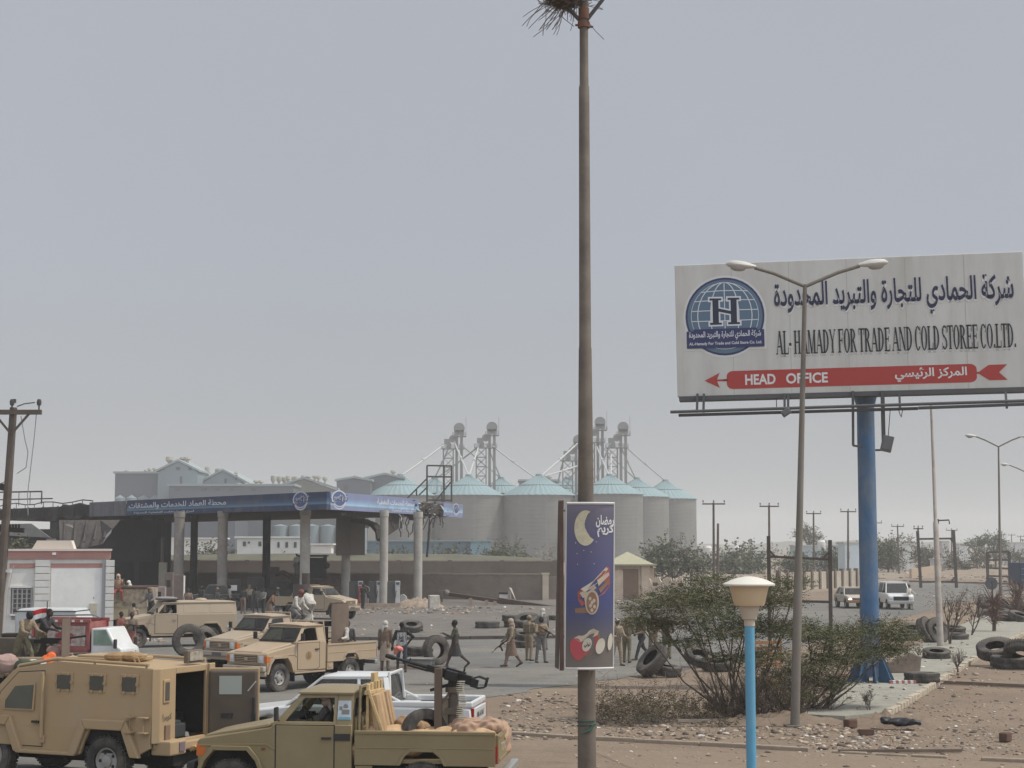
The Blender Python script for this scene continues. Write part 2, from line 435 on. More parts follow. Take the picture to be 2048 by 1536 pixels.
med = [(1600, 1428), (1690, 1432), (1775, 1424), (1850, 1376), (1922, 1330), (1977, 1298), (2060, 1256), (2250, 1196), (2200, 1180), (2100, 1190), (1975, 1228), (1905, 1256), (1868, 1276), (1800, 1308), (1720, 1350), (1640, 1402)]
b.prism([tuple(G(x, y, 0.13).xy) for x, y in med], -0.05, 0.13, plane='xy')
struct(b.build('pavement', PAVE, smooth=0))
KERB = mat('kerb concrete', (0.40, 0.34, 0.26), 0.9, var=0.25, vscale=4, bump=0.3)
b = MB()
def kerb_line(b, pix, w, h, step, gap, m=0):
 pts = [G(x, y) for x, y in pix]
 for a, c in zip(pts[:-1], pts[1:]):
  L = (c - a).length; n = max(1, int(L / step)); d = (c - a) / L; q = math.atan2(d.y, d.x)
  for i in range(n):
   p = a + d * (i + 0.5) * L / n
   k = random.uniform(0.85, 1.1)
   b.box((p.x, p.y, h * k / 2 - 0.01), (L / n - gap, w, h * k + 0.02), m, rz=q + random.uniform(-0.03, 0.03))
kerb_line(b, [(1772, 1436), (1850, 1386), (1924, 1338), (1980, 1304), (2064, 1262)], 0.16, 0.17, 0.55, 0.10)
struct(b.build('kerb', KERB, smooth=0, bevel=0.02))
b = MB(); kerb_line(b, [(1000, 1468), (1150, 1478), (1400, 1491), (1620, 1503)], 0.15, 0.085, 1.1, 0.03); kerb_line(b, [(1660, 1505), (1900, 1517)], 0.13, 0.045, 0.8, 0.10); kerb_line(b, [(1960, 1521), (2120, 1528)], 0.13, 0.07, 0.9, 0.05)
struct(b.build('kerb', mat('worn kerb', (0.285, 0.228, 0.172), 0.95, var=0.2, vscale=2, bump=0.3), smooth=0, bevel=0.02))
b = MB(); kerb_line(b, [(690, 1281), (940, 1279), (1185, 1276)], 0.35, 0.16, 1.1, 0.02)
struct(b.build('kerb', mat('shade dark kerb', (0.085, 0.075, 0.066), 0.95, var=0.3, vscale=2), smooth=0))  # kerb coloured dark to stand for the shade on its front face
b = MB(); kerb_line(b, [(1820, 1164), (1930, 1167), (2048, 1170), (2300, 1168)], 0.3, 0.2, 2.0, 0.05)
struct(b.build('kerb', mat('far kerb', (0.20, 0.15, 0.11), 0.95, var=0.3), smooth=0))
b = MB(); kerb_line(b, [(1700, 1440), (1905, 1348), (2020, 1420)], 0.1, 0.05, 0.9, 0.1)
HAZY = mat('far scrub', (0.13, 0.125, 0.085), 0.95, var=0.3, vscale=0.02)
b = MB()
xs = np.linspace(-1500, 1700, 140)
for i in range(len(xs) - 1):
 def hh(x): return 7 + 2 * math.sin(x * 0.006) + 1.8 * math.sin(x * 0.021 + 1) + 1.2 * math.sin(x * 0.083)
 a, c = xs[i], xs[i + 1]
 b.add([(a, 1500, -1), (c, 1500, -1), (c, 1540, hh(c)), (a, 1540, hh(a)), (c, 1760, -1), (a, 1760, -1)], [(0, 1, 2, 3), (3, 2, 4, 5)])
struct(b.build('hills', HAZY, smooth=0))
GALV = mat('galvanised steel', (0.165, 0.162, 0.145), 0.6, metal=0.0, var=0.10, vscale=0.25, dirt=(0.14, 0.12, 0.10), damt=0.6, dscale=0.5, streak=.06)
BLUER = mat('pale blue roof sheet', (0.20, 0.285, 0.30), 0.6, var=0.08, vscale=0.3)
BLUED = mat('grey blue cladding', (0.095, 0.11, 0.13), 0.7, var=0.06, vscale=0.1)
BLUEL = mat('light blue cladding', (0.19, 0.235, 0.25), 0.7, var=0.06, vscale=0.1)
STEEL = mat('dull steel', (0.26, 0.255, 0.245), 0.6, metal=0.2, var=0.15)
def silo(name, label, px, Y, rad, eave, apex):
 c = GX(px, Y)
 t = thing(name, label, 'silo', c, group='steel grain silos with blue conical roofs')
 b = MB()
 prof = []
 nring = 17
 for i in range(nring):
  z0, z1 = eave * i / nring, eave * (i + 1) / nring
  prof += [(rad, z0), (rad, z1 - 0.10), (rad + 0.07, z1 - 0.06)]
 prof.append((rad, eave))
 b.lathe(prof, 64); b.build('wall', GALV, t, smooth=30)
 b = MB()
 n = 72; vs, fs = [], []
 for (r, z) in ((rad + 0.5, eave - 0.15), (rad * 0.55, eave + (apex - eave) * 0.47), (0.9, apex - 0.3)):
  for k in range(n):
   a = 2 * math.pi * k / n; e = 0.14 if k % 2 else 0
   vs.append((r * math.cos(a), r * math.sin(a), z + e))
 for i in range(2):
  for k in range(n): fs.append((i * n + k, i * n + (k + 1) % n, (i + 1) * n + (k + 1) % n, (i + 1) * n + k))
 b.add(vs, fs)
 b.lathe([(rad * 0.56, eave + (apex - eave) * 0.46), (rad * 0.56 + 0.1, eave + (apex - eave) * 0.46 + 0.28), (rad * 0.52, eave + (apex - eave) * 0.50)], 48)
 b.lathe([(1.0, apex - 0.5), (1.0, apex + 0.3), (0.0, apex + 0.5)], 16)
 b.build('roof', BLUER, t, smooth=0)
 b = MB()
 for s in (-0.25, 0.25):
  b.bar((s + 2, -rad - 0.35, 0.5), (s + 2, -rad - 0.35, eave), 0.07)
 for i in range(30): b.bar((1.75, -rad - 0.35, 0.8 + i * 0.64), (2.25, -rad - 0.35, 0.8 + i * 0.64), 0.06)
 b.build('ladder', STEEL, t, smooth=0)
 return t
def zat(py, Y): return P(1024, py, Y).z
for nm, px, Y, hw, ev, ap in (('first', 800, 515, 67, 991, 950), ('second', 937, 515, 68, 991, 951), ('third', 1078, 515, 72, 991, 950), ('fourth', 1220, 512, 66, 989, 950)):
 silo('grain_silo', {'first': 'front steel silo behind the broken right end of the filling station roof', 'second': 'front steel silo just right of the torn canopy corner', 'third': 'middle front steel silo left of the tall brown lamp column',
   'fourth': 'front steel silo partly hidden behind the crescent moon banner column'}[nm], px, Y, hw * Y / F, zat(ev, Y), zat(ap, Y))
for nm, px, Y, hw, ev, ap in ((0, 868, 556, 52, 987, 956), (1, 1002, 556, 52, 987, 956), (2, 1136, 556, 52, 987, 956), (3, 1275, 545, 63, 994, 957), (4, 1332, 560, 61, 998, 961)):
 silo('grain_silo', ['rear steel silo seen over the torn canopy between two front silos', 'rear steel silo whose roof tip shows between second and third front silos', 'rear steel silo peeking out just left of the tall lamp column',
   'steel silo overlapped by the silo behind the banner, second from the right end', 'right end steel silo beside the open sky'][nm], px, Y, hw * Y / F, zat(ev, Y), zat(ap, Y))
TWR = mat('tower steel', (0.20, 0.195, 0.185), 0.7, var=0.1)
PIPE = mat('spout pipe', (0.45, 0.45, 0.44), 0.5)
def tower(label, px, Y, top, w, spouts):
 c = GX(px, Y); t = thing('elevator_tower', label, 'tower', c, group='lattice elevator towers above the silos')
 H = zat(top, Y); hb = H - 8.5
 b = MB(); h = w / 2
 for sx in (-h, h):
  for sy in (-h, h): b.bar((sx, sy, 0), (sx, sy, hb), 0.28)
 n = int(hb / (w * 0.9))
 for i in range(n):
  z0, z1 = hb * i / n, hb * (i + 1) / n
  for s in (-h, h):
   b.bar((-h, s, z1), (h, s, z1), 0.16); b.bar((s, -h, z1), (s, h, z1), 0.16)
   b.bar((-h, s, z0), (h, s, z1), 0.12); b.bar((h, s, z0), (-h, s, z1), 0.12)
   b.bar((s, -h, z0), (s, h, z1), 0.12)
 b.build('mast', TWR, t, smooth=0)
 b = MB()
 for dx in (1.1, 2.6): b.box((h + dx, 0, (H - 4) / 2), (0.85, 0.7, H - 4))
 b.build('elevator_leg', TWR, t, smooth=0)
 b = MB()
 b.lathe([(0.0, -0.55), (1.75, -0.55), (1.75, 0.55), (0.0, 0.55)], 20, M=Matrix.Translation((h + 1.85, 0, H - 2.0)) @ Matrix.Rotation(math.pi / 2, 4, 'X'))
 b.box((h + 1.85, 0, H - 3.4), (3.1, 1.1, 1.6)); b.build('elevator_head', TWR, t)
 b = MB()
 b.box((-0.3, 0, hb + 2.3), (2.0, 1.4, 1.6)); b.lathe([(0, -0.4), (1.2, -0.4), (1.2, 0.4), (0, 0.4)], 16, M=Matrix.Translation((h - 0.1, 0, hb + 3.2)) @ Matrix.Rotation(math.pi / 2, 4, 'X'))
 b.box((0.2, 0, hb + 0.9), (1.4, 1.2, 1.7)); b.build('distributor', TWR, t)
 b = MB()
 for (x0, x1, z) in ((-h - 0.6, h + 3.4, hb), (h - 0.2, h + 4.0, H - 4.6), (-h - 0.6, h + 0.6, hb * 0.63)):
  b.box(((x0 + x1) / 2, 0, z), (x1 - x0, w + 1.2, 0.2))
  for k in range(6):
   x = x0 + (x1 - x0) * k / 5
   for s in (-h - 0.6, h + 0.6): b.bar((x, s, z), (x, s, z + 1.2), 0.10)
  for s in (-h - 0.6, h + 0.6):
   for dz in (0.6, 1.2): b.bar((x0, s, z + dz), (x1, s, z + dz), 0.10)
  b.build('platform', TWR, t, smooth=0); b = MB()
 b.bar((h + 4.0, 0, H - 4.5), (h + 4.0, 0, H + 1.6), 0.12)
 b.build('lightning_rod', TWR, t, smooth=0)
 for (ax, ay, bx, by, Yb) in spouts:
  p0 = P(ax, ay, Y) - c; p1 = P(bx, by, Yb) - c
  b = MB(); b.tube([p0, p0.lerp(p1, 0.5) - Vector((0, 0, 0.15)), p1], 0.26, 8)
  b.tube([p0.lerp(p1, 0.48), p0.lerp(p1, 0.52)], 0.45, 8)
  b.build('spout_pipe', PIPE, t)
 return t
YT = 536
tower('lattice tower with drum head furthest left above the silos', 896, YT, 844, 3.1, [(890, 888, 803, 951, 515), (900, 890, 870, 955, 556), (908, 882, 937, 951, 515), (921, 888, 1001, 955, 556)])
tower('lattice tower with caged square top right of the leftmost tower', 962, YT, 842, 3.1, [(958, 890, 938, 951, 515), (974, 888, 1001, 956, 556), (985, 892, 1070, 955, 515), (957, 893, 874, 956, 556)])
tower('shorter lattice tower touching the left side of the tall lamp column', 1136, YT, 868, 3.1, [(1156, 886, 1083, 951, 515), (1130, 905, 1116, 964, 556), (1160, 930, 1090, 952, 515)])
tower('lattice tower mostly hidden behind the tall lamp column', 1180, YT + 8, 832, 3.1, [(1192, 890, 1218, 951, 512), (1198, 886, 1270, 957, 545), (1185, 900, 1140, 956, 556)])
tower('lattice tower with rounded drum head furthest right above silos', 1226, YT, 842, 3.1, [(1220, 888, 1192, 956, 540), (1238, 886, 1272, 958, 545), (1250, 892, 1330, 961, 560), (1222, 905, 1222, 951, 512)])
VENT = mat('roof vent', (0.36, 0.33, 0.27), 0.7)
WIND = mat('dark opening', (0.07, 0.075, 0.08), 0.6)
def mill(label, x0, x1, ytop, Y, dep, wall, gable=0.0, vents=(), wins=(), front=None, ribs=0):
 a, c = GX(x0, Y), GX(x1, Y); w = c.x - a.x; h = zat(ytop, Y)
 t = thing('mill_building', label, 'building', ((a.x + c.x) / 2, Y + dep / 2, 0), group='flour mill buildings behind the filling station')
 b = MB(); hw = w / 2
 poly = [(-hw, 0), (hw, 0), (hw, h - gable), (0, h), (-hw, h - gable)] if gable else [(-hw, 0), (hw, 0), (hw, h), (-hw, h)]
 b.prism(poly, -dep / 2, dep / 2); b.build('wall', wall, t, smooth=0)
 b = MB(); o = 0.5
 if gable:
  for s in (-1, 1): b.add([(0, -dep / 2 - o, h + .1), (s * (hw + o), -dep / 2 - o, h - gable), (s * (hw + o), dep / 2 + o, h - gable), (0, dep / 2 + o, h + .1), (0, -dep / 2 - o, h + .7), (s * (hw + o), -dep / 2 - o, h - gable + .6), (s * (hw + o), dep / 2 + o, h - gable + .6), (0, dep / 2 + o, h + .7)],
        [(0, 1, 2, 3), (4, 5, 6, 7), (0, 1, 5, 4), (1, 2, 6, 5), (2, 3, 7, 6)])
 else: b.box((0, 0, h + 0.3), (w + 1, dep + 1, 0.6))
 b.build('roof', mat('mill roof edge', (0.28, 0.32, 0.32), 0.7), t, smooth=0)
 for (px, py, s) in vents:
  x = GX(px, Y).x - (a.x + c.x) / 2; zr = h - (gable * abs(x) / hw if gable else 0); zt = zat(py, Y) - zr
  b = MB(); b.tube([(0, 0, -0.2), (0, 0, max(zt, .8) * 0.55)], 0.45 * s, 8)
  b.lathe([(0.5 * s, max(zt, .8) * 0.55), (1.3 * s, max(zt, .8) * 0.75), (1.15 * s, max(zt, .8)), (0, max(zt, .8))], 10)
  b.build('roof_vent', VENT, t, loc=(x, random.uniform(-0.3, 0.1) * dep, zr))
 for (wx0, wx1, wy0, wy1) in wins:
  p, q = P(wx0, wy0, Y), P(wx1, wy1, Y)
  b = MB(); b.box((0, 0, 0), (q.x - p.x, 0.3, p.z - q.z))
  b.build('window', WIND, t, loc=((p.x + q.x) / 2 - (a.x + c.x) / 2, -dep / 2 - 0.05, (p.z + q.z) / 2), smooth=0)
 if ribs:
  for k in range(ribs):
   b = MB(); b.lathe([(w / ribs / 2 * 0.93, 0), (w / ribs / 2 * 0.93, h * 0.72)], 16); b.lathe([(w / ribs / 2 * 0.93, h * .72), (0, h * .76)], 16)
   b.build('storage_bin', BLUEL, t, loc=(-hw + w / ribs * (k + .5), -dep / 2 - w / ribs * 0.12, 0))
 return t
mill('grey blue block with ribbed bins at far left of mill complex', 227, 320, 947, 500, 26, BLUED, vents=[(237, 938, .5), (253, 941, .4), (268, 935, .5), (283, 934, .5), (297, 934, .5), (306, 934, .5)], ribs=4)
mill('tall square mill tower rising above other mill roofs', 313, 393, 923, 496, 18, BLUEL, 3.0, vents=[(325, 911, .9), (351, 912, .9), (362, 912, .9)], wins=[(322, 330, 934, 940), (352, 360, 934, 940), (377, 384, 936, 941), (360, 364, 953, 968)])
mill('pale gabled mill hall right of the tall mill tower', 394, 493, 942, 505, 30, BLUEL, 4.0, vents=[(404, 932, .6), (413, 933, .5), (428, 935, .6), (452, 942, .5), (461, 942, .5)], wins=[(401, 405, 953, 959), (449, 453, 957, 966), (470, 475, 950, 960)])
mill('long low blue grey mill hall in front of the tower', 336, 585, 972, 482, 14, BLUED, 0, vents=[(470, 965, .5), (482, 964, .5), (507, 960, .7), (516, 960, .7)], wins=[(350, 360, 977, 982), (403, 413, 977, 982), (430, 440, 977, 982), (458, 468, 977, 982), (502, 512, 977, 982)])
mill('beige gabled mill hall with a row of roof vents', 540, 672, 958, 500, 30, mat('beige cladding', (0.17, 0.165, 0.14), 0.8, var=0.05, vscale=0.1), 3.2, vents=[(533 + 9.5 * k, 948 + (k % 3), .62) for k in range(12)])
mill('blue mill block with single vent left of the silos', 672, 740, 957, 505, 24, BLUED, 0.8, vents=[(704, 948, .7)], wins=[(688, 697, 970, 980)])
mill('blue mill block touching the first silo', 731, 806, 950, 512, 24, BLUED, 1.2, vents=[(781, 938, .7)])
mill('small grey shed peeking between silo roof tips', 1039, 1118, 962, 610, 20, BLUED, 0, vents=[(1088, 950, 1.0), (1100, 950, 1.0)])
mill('plain grey blue hall seen low between filling station columns', 330, 470, 1020, 420, 20, BLUED, 0)
mill('ribbed grey bins seen low behind the canopy columns', 545, 735, 1022, 430, 24, mat('grey bins', (0.15, 0.15, 0.14), 0.8), 0, ribs=6)
def shed(name, label, x0, x1, ytop, ybot, Y, dep, wall, roofm, wins=(), hip=0.0, rz=0.0):
 a, c = GX(x0, Y), GX(x1, Y); w = c.x - a.x; z1 = zat(ytop, Y); hw = w / 2
 t = thing(name, label, 'building', ((a.x + c.x) / 2, Y + dep / 2, 0), rz)
 b = MB(); b.box((0, 0, z1 / 2), (w, dep, z1)); b.build('wall', wall, t, smooth=0)
 b = MB(); o = 0.35
 if hip:
  k = min(hw, dep / 2)
  b.add([(-hw - o, -dep / 2 - o, z1), (hw + o, -dep / 2 - o, z1), (hw + o, dep / 2 + o, z1), (-hw - o, dep / 2 + o, z1), (-hw + k, 0, z1 + hip), (hw - k, 0, z1 + hip)], [(0, 1, 5, 4), (1, 2, 5), (2, 3, 4, 5), (3, 0, 4), (0, 3, 2, 1)])
 else: b.box((0, 0, z1 + 0.12), (w + 2 * o, dep + 2 * o, 0.24))
 b.build('roof', roofm, t, smooth=0)
 for (wx0, wx1, wy0, wy1) in wins:
  p, q = P(wx0, wy0, Y), P(wx1, wy1, Y)
  b = MB(); b.box((0, 0, 0), (q.x - p.x, 0.2, p.z - q.z)); b.build('window', WIND, t, loc=((p.x + q.x) / 2 - (a.x + c.x) / 2, -dep / 2 - 0.03, (p.z + q.z) / 2), smooth=0)
 return t
WHITE = mat('white render', (0.66, 0.64, 0.60), 0.85, var=0.08, vscale=0.4)
shed('site_cabin', 'white cabin with small windows seen between left canopy columns', 474, 606, 1076, 1106, 255, 6, WHITE, mat('white roof', (0.7, 0.7, 0.68), 0.7), wins=[(486, 492, 1083, 1092), (496, 500, 1083, 1087), (517, 523, 1083, 1092), (555, 559, 1084, 1095), (571, 576, 1084, 1095), (588, 593, 1084, 1095)])
shed('warehouse', 'long low blue warehouse in front of the silos', 735, 945, 1083, 1108, 330, 12, mat('blue shed wall', (0.095, 0.15, 0.19), 0.8, var=.06), BLUER)
shed('warehouse', 'small light blue shed at the right end of long warehouse', 941, 982, 1083, 1106, 326, 9, mat('light blue wall', (0.17, 0.28, 0.33), 0.8), BLUER)
shed('site_cabin', 'small pale cabin behind the canopy signboard column', 622, 662, 1090, 1100, 270, 4, WHITE, WHITE)
shed('house', 'white hut on the plain at far left between dark columns', 335, 440, 1078, 1086, 300, 8, WHITE, WHITE)
BRICK = mat('brown block wall', (0.225, 0.182, 0.150), 0.95, var=0.18, vscale=1.2, bump=0.5, bscale=6)
BRICK2 = mat('pinkish block wall', (0.150, 0.120, 0.098), 0.95, var=0.15, vscale=0.8)
def wall(name, label, pa, pb, ztop, m, thick=0.3, coping=None, piers=0, zbot=-0.1, grp=None):
 a, c = Vector(pa), Vector(pb); d = c - a; L = d.length; q = math.atan2(d.y, d.x)
 t = thing(name, label, 'wall', a, q, grp)
 b = MB(); b.box((L / 2, 0, (ztop + zbot) / 2), (L, thick, ztop - zbot)); b.build('wall_face', m, t, smooth=0)
 if coping:
  b = MB()
  for k in range(int(L / 2)): b.box(((k + .5) * L / int(L / 2), 0, ztop + 0.05 + random.uniform(-.015, .015)), (L / int(L / 2) - 0.02, thick + 0.1, 0.12))
  b.build('coping', coping, t, smooth=0)
 for k in range(piers):
  b = MB(); b.box((L * k / max(1, piers - 1), 0, (ztop + 0.12) / 2), (0.45, thick + 0.16, ztop + 0.15)); b.build('pier', m, t, smooth=0)
 return t
COP = mat('pale coping', (0.30, 0.25, 0.20), 0.95, var=0.2)
wall('boundary_wall', 'long brown block wall with pale coping behind the filling station', GX(330, 150), GX(1095, 141), 2.05, BRICK, coping=COP)
wall('boundary_wall', 'second higher wall further back along the plain below silos', GX(300, 186), GX(1110, 178), 2.85, BRICK2, coping=COP, piers=9)
wall('boundary_wall', 'far low field wall at the foot of the silos', GX(330, 225), GX(1120, 215), 2.2, mat('far wall', (0.21, 0.175, 0.145), 0.95, var=.1), piers=0)
wall('boundary_wall', 'dull brown wall behind the yellow roofed gatehouse', GX(1195, 172), GX(1310, 172), 2.75, BRICK2)
b = MB(); b.box((0, 0, 1.05), (0.5, 0.5, 2.1)); b.box((0, 0, 2.16), (0.62, 0.62, 0.14))
tag(b.build('gate_pillar', mat('cream plaster', (0.55, 0.47, 0.36), 0.9, var=0.12, dirt=(0.3, 0.22, 0.16), damt=0.5), loc=GX(1091, 140), smooth=0), 'cream gate pillar standing at end of brown block wall', 'pillar')
wall('boundary_wall', 'short brown wall piece right of the cream gate pillar', GX(1097, 143), GX(1128, 143), 1.9, BRICK)
CREAM = mat('cream wall', (0.58, 0.47, 0.36), 0.92, var=0.10, vscale=1.0, dirt=(0.30, 0.22, 0.16), damt=0.6, dscale=1.2)
YROOF = mat('yellow green roof', (0.36, 0.34, 0.235), 0.85, var=0.1)
YG = 144
t = thing('gatehouse', 'small cream gatehouse with yellow green hipped roof beside the banner', 'building', GX(1262, YG))
b = MB(); b.box((0, 1.6, 1.45), (3.2, 3.2, 2.9)); b.build('wall', CREAM, t, smooth=0)
for c_, s_ in (((-1.15, -0.12, 1.2), (0.9, 0.2, 2.4)), ((1.2, -0.12, 1.4), (0.7, 0.2, 2.8))):
 b = MB(); b.box(c_, s_); b.build('pilaster', CREAM, t, smooth=0)
b = MB(); b.box((-0.05, -0.02, 1.25), (1.3, 0.1, 2.5)); b.build('door', mat('brown steel door', (0.19, 0.13, 0.09), 0.8, var=0.15), t, smooth=0)
b = MB(); b.add([(-2.2, -0.6, 2.9), (1.9, -0.6, 2.9), (1.9, 3.8, 2.9), (-2.2, 3.8, 2.9), (-0.2, 1.6, 3.95)], [(0, 1, 4), (1, 2, 4), (2, 3, 4), (3, 0, 4), (0, 3, 2, 1)])
b.box((0, 1.6, 2.85), (4.2, 4.5, 0.12)); b.build('roof', YROOF, t, smooth=0)
t = thing('gatehouse', 'second low yellow green roof annex right of gatehouse', 'building', GX(1284, YG + 2))
b = MB(); b.box((0, 1, 1.3), (2.0, 2, 2.6)); b.build('wall', CREAM, t, smooth=0)
b = MB(); b.add([(-1.2, -0.3, 2.6), (1.2, -0.3, 2.6), (1.2, 2.3, 2.6), (-1.2, 2.3, 2.6), (0, 1, 3.15)], [(0, 1, 4), (1, 2, 4), (2, 3, 4), (3, 0, 4), (0, 3, 2, 1)]); b.build('roof', YROOF, t, smooth=0)
def broken_wall(label, pa, pb, h, m, holes=12, thick=0.3):
 a, c = Vector(pa), Vector(pb); d = c - a; L = d.length; q = math.atan2(d.y, d.x)
 b = MB(); n = 30
 tops = [h * (0.95 - 0.35 * max(0, math.sin(i * 0.7)) * random.random() - (0.3 if random.random() < .2 else 0)) for i in range(n + 1)]
 poly = [(0, -0.1)] + [(L, -0.1)] + [(L * i / n, tops[i]) for i in range(n, -1, -1)]
 b.prism(poly, -thick / 2, thick / 2)
 t = b.build('shattered_wall', m, None, a, q, smooth=0)
 tag(t, label, 'wall')
 for k in range(holes):
  p = [(random.uniform(.1, .9) * L, random.uniform(.2, .8) * h)]
  r = random.uniform(.1, .35)
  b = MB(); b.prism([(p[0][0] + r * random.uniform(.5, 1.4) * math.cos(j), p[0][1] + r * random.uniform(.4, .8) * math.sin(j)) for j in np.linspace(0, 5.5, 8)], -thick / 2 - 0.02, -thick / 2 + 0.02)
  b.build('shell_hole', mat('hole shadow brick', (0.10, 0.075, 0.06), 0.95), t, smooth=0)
 return t
broken_wall('shattered cream wall pocked with shell holes right of gatehouse', GX(1296, 138), GX(1372, 137), 2.0, CREAM)
broken_wall('low rubble remains of cream wall in front of shattered wall', GX(1300, 122), GX(1400, 121), 0.8, mat('rubble wall', (0.42, 0.34, 0.26), .95, var=.25), 6)
PW = mat('white painted post', (0.62, 0.60, 0.56), 0.85, var=0.12)
FP = [(1375, 8), (1400, 4), (1412, 4), (1426, 4), (1452, 10), (1476, 4), (1492, 12)]
for px, w in FP:
 b = MB(); ww = w * 148 / F; b.box((0, 0, 0.9), (ww, 0.3, 1.8 + random.uniform(-.2, .2)))
 tag(b.build('fence_post', PW, loc=GX(px, 148), smooth=0), {8: 'stout white fence post next to the shattered cream wall', 4: 'thin white fence post, ' + {1400: 'first after the stout one', 1412: 'just left of the tallest gap in the row', 1426: 'touching the dark utility pole pair', 1476: 'between two broad broken pillars'}.get(px, ''), 10: 'broad broken white fence pillar right of the utility pole pair', 12: 'widest white fence pillar just left of the lantern cap'}[w], 'post', 'white fence posts behind the bush')
t = thing('boundary_wall', 'white panelled wall with brown piers behind the billboard column', 'wall', GX(1555, 170))
aa, cc = GX(1555, 170), GX(1738, 190); d = cc - aa; L = d.length; q = math.atan2(d.y, d.x); t.rotation_euler = (0, 0, q)
b = MB(); b.box((L / 2, 0, 0.9), (L, 0.2, 1.8)); b.build('wall_face', mat('whitewashed panel', (0.40, 0.35, 0.28), 0.9, var=0.2, vscale=.8), t, smooth=0)
for k in range(13):
 b = MB(); b.box((L * k / 12, -0.05, 1.0), (0.4, 0.4, 2.1)); b.build('pier', BRICK2, t, smooth=0)
wall('boundary_wall', 'low sandy wall running towards the distant houses', GX(1900 - 80, 240), GX(1905, 330), 1.3, mat('sand wall', (0.36, 0.28, 0.20), .95, var=.15))
b = MB(); x_ = [GX(300, 215), GX(560, 212), GX(900, 208), GX(1085, 205), GX(1150, 203)]; hz_ = [3.3, 3.5, 3.4, 2.9, .2]; vs = []
for p, h_ in zip(x_, hz_): vs += [(p.x, p.y - 14, 0), (p.x, p.y, h_), (p.x, p.y + 25, h_), (p.x, p.y + 40, 0)]
b.add(vs, [(4 * i + j, 4 * i + 4 + j, 4 * i + 5 + j, 4 * i + 1 + j) for i in range(4) for j in range(3)])
struct(b.build('earth_bank', mat('scrubby bank', (.105, .098, .066), .95, var=.3, vscale=.25)))
def house(label, x0, x1, yt, yb, Y, col, wins=3, par=True):
 a, c = GX(x0, Y), GX(x1, Y); w = c.x - a.x; h = zat(yt, Y)
 t = thing('house', label, 'house', ((a.x + c.x) / 2, Y + 3, 0), group='low houses across the plain')
 b = MB(); b.box((0, 0, h / 2), (w, 6, h)); b.build('wall', mat('house ' + str(col), col, .9, var=.1, vscale=.3), t, smooth=0)
 b = MB(); b.box((0, 0, h + .1), (w + .4, 6.4, .25)); b.build('roof', mat('house roof', (.5, .49, .46), .9), t, smooth=0)
 for k in range(wins):
  b = MB(); b.box((0, 0, 0), (w * .08, .2, min(1.1, h * .3))); b.build('window', WIND, t, loc=(-w * .36 + w * .72 * k / max(1, wins - 1), -3.02, h * .62), smooth=0)
 return t
house('white and pale blue house beside the billboard column', 1690, 1736, 1087, 1130, 270, (.60, .66, .68), 2)
house('long low pale blue house left of billboard column', 1590, 1692, 1092, 1120, 330, (.40, .46, .48), 4)
house('white house half hidden by green trees right of the billboard column', 1800, 1826, 1089, 1120, 330, (.66, .65, .62), 2)
house('small bright white hut between the bare sign frames', 1876, 1892, 1120, 1131, 300, (.66, .66, .64), 1)
house('ruined pale building with tall openings behind square sign frame', 1884, 1898, 1083, 1100, 420, (.5, .49, .46), 2)
house('white flat roofed house behind trees near the double lamp', 1918, 1940, 1089, 1100, 450, (.6, .6, .58), 2)
house('pale house at the far right edge of the plain', 2022, 2060, 1086, 1110, 420, (.55, .55, .53), 2)
house('low grey house with white water tank right of utility pole pair', 1445, 1530, 1107, 1125, 330, (.42, .40, .36), 3)
house('low pale house among scrub left of utility pole pair', 1385, 1420, 1098, 1112, 360, (.5, .48, .44), 2)
for px, py, Y, lb in ((1416, 1097, 340, 'small white water tank left of the utility pole pair'), (1473, 1098, 320, 'white water tank on the low grey house'), (1643, 1086, 325, 'white water tank on the pale blue house'), (1638, 1090, 325, None)):
 if lb:
  b = MB(); b.lathe([(0, 0), (.75, 0), (.8, 1.3), (.5, 1.7), (0, 1.75)], 12)
  tag(b.build('water_tank', PW, loc=P(px, py + 12, Y)), lb, 'tank')
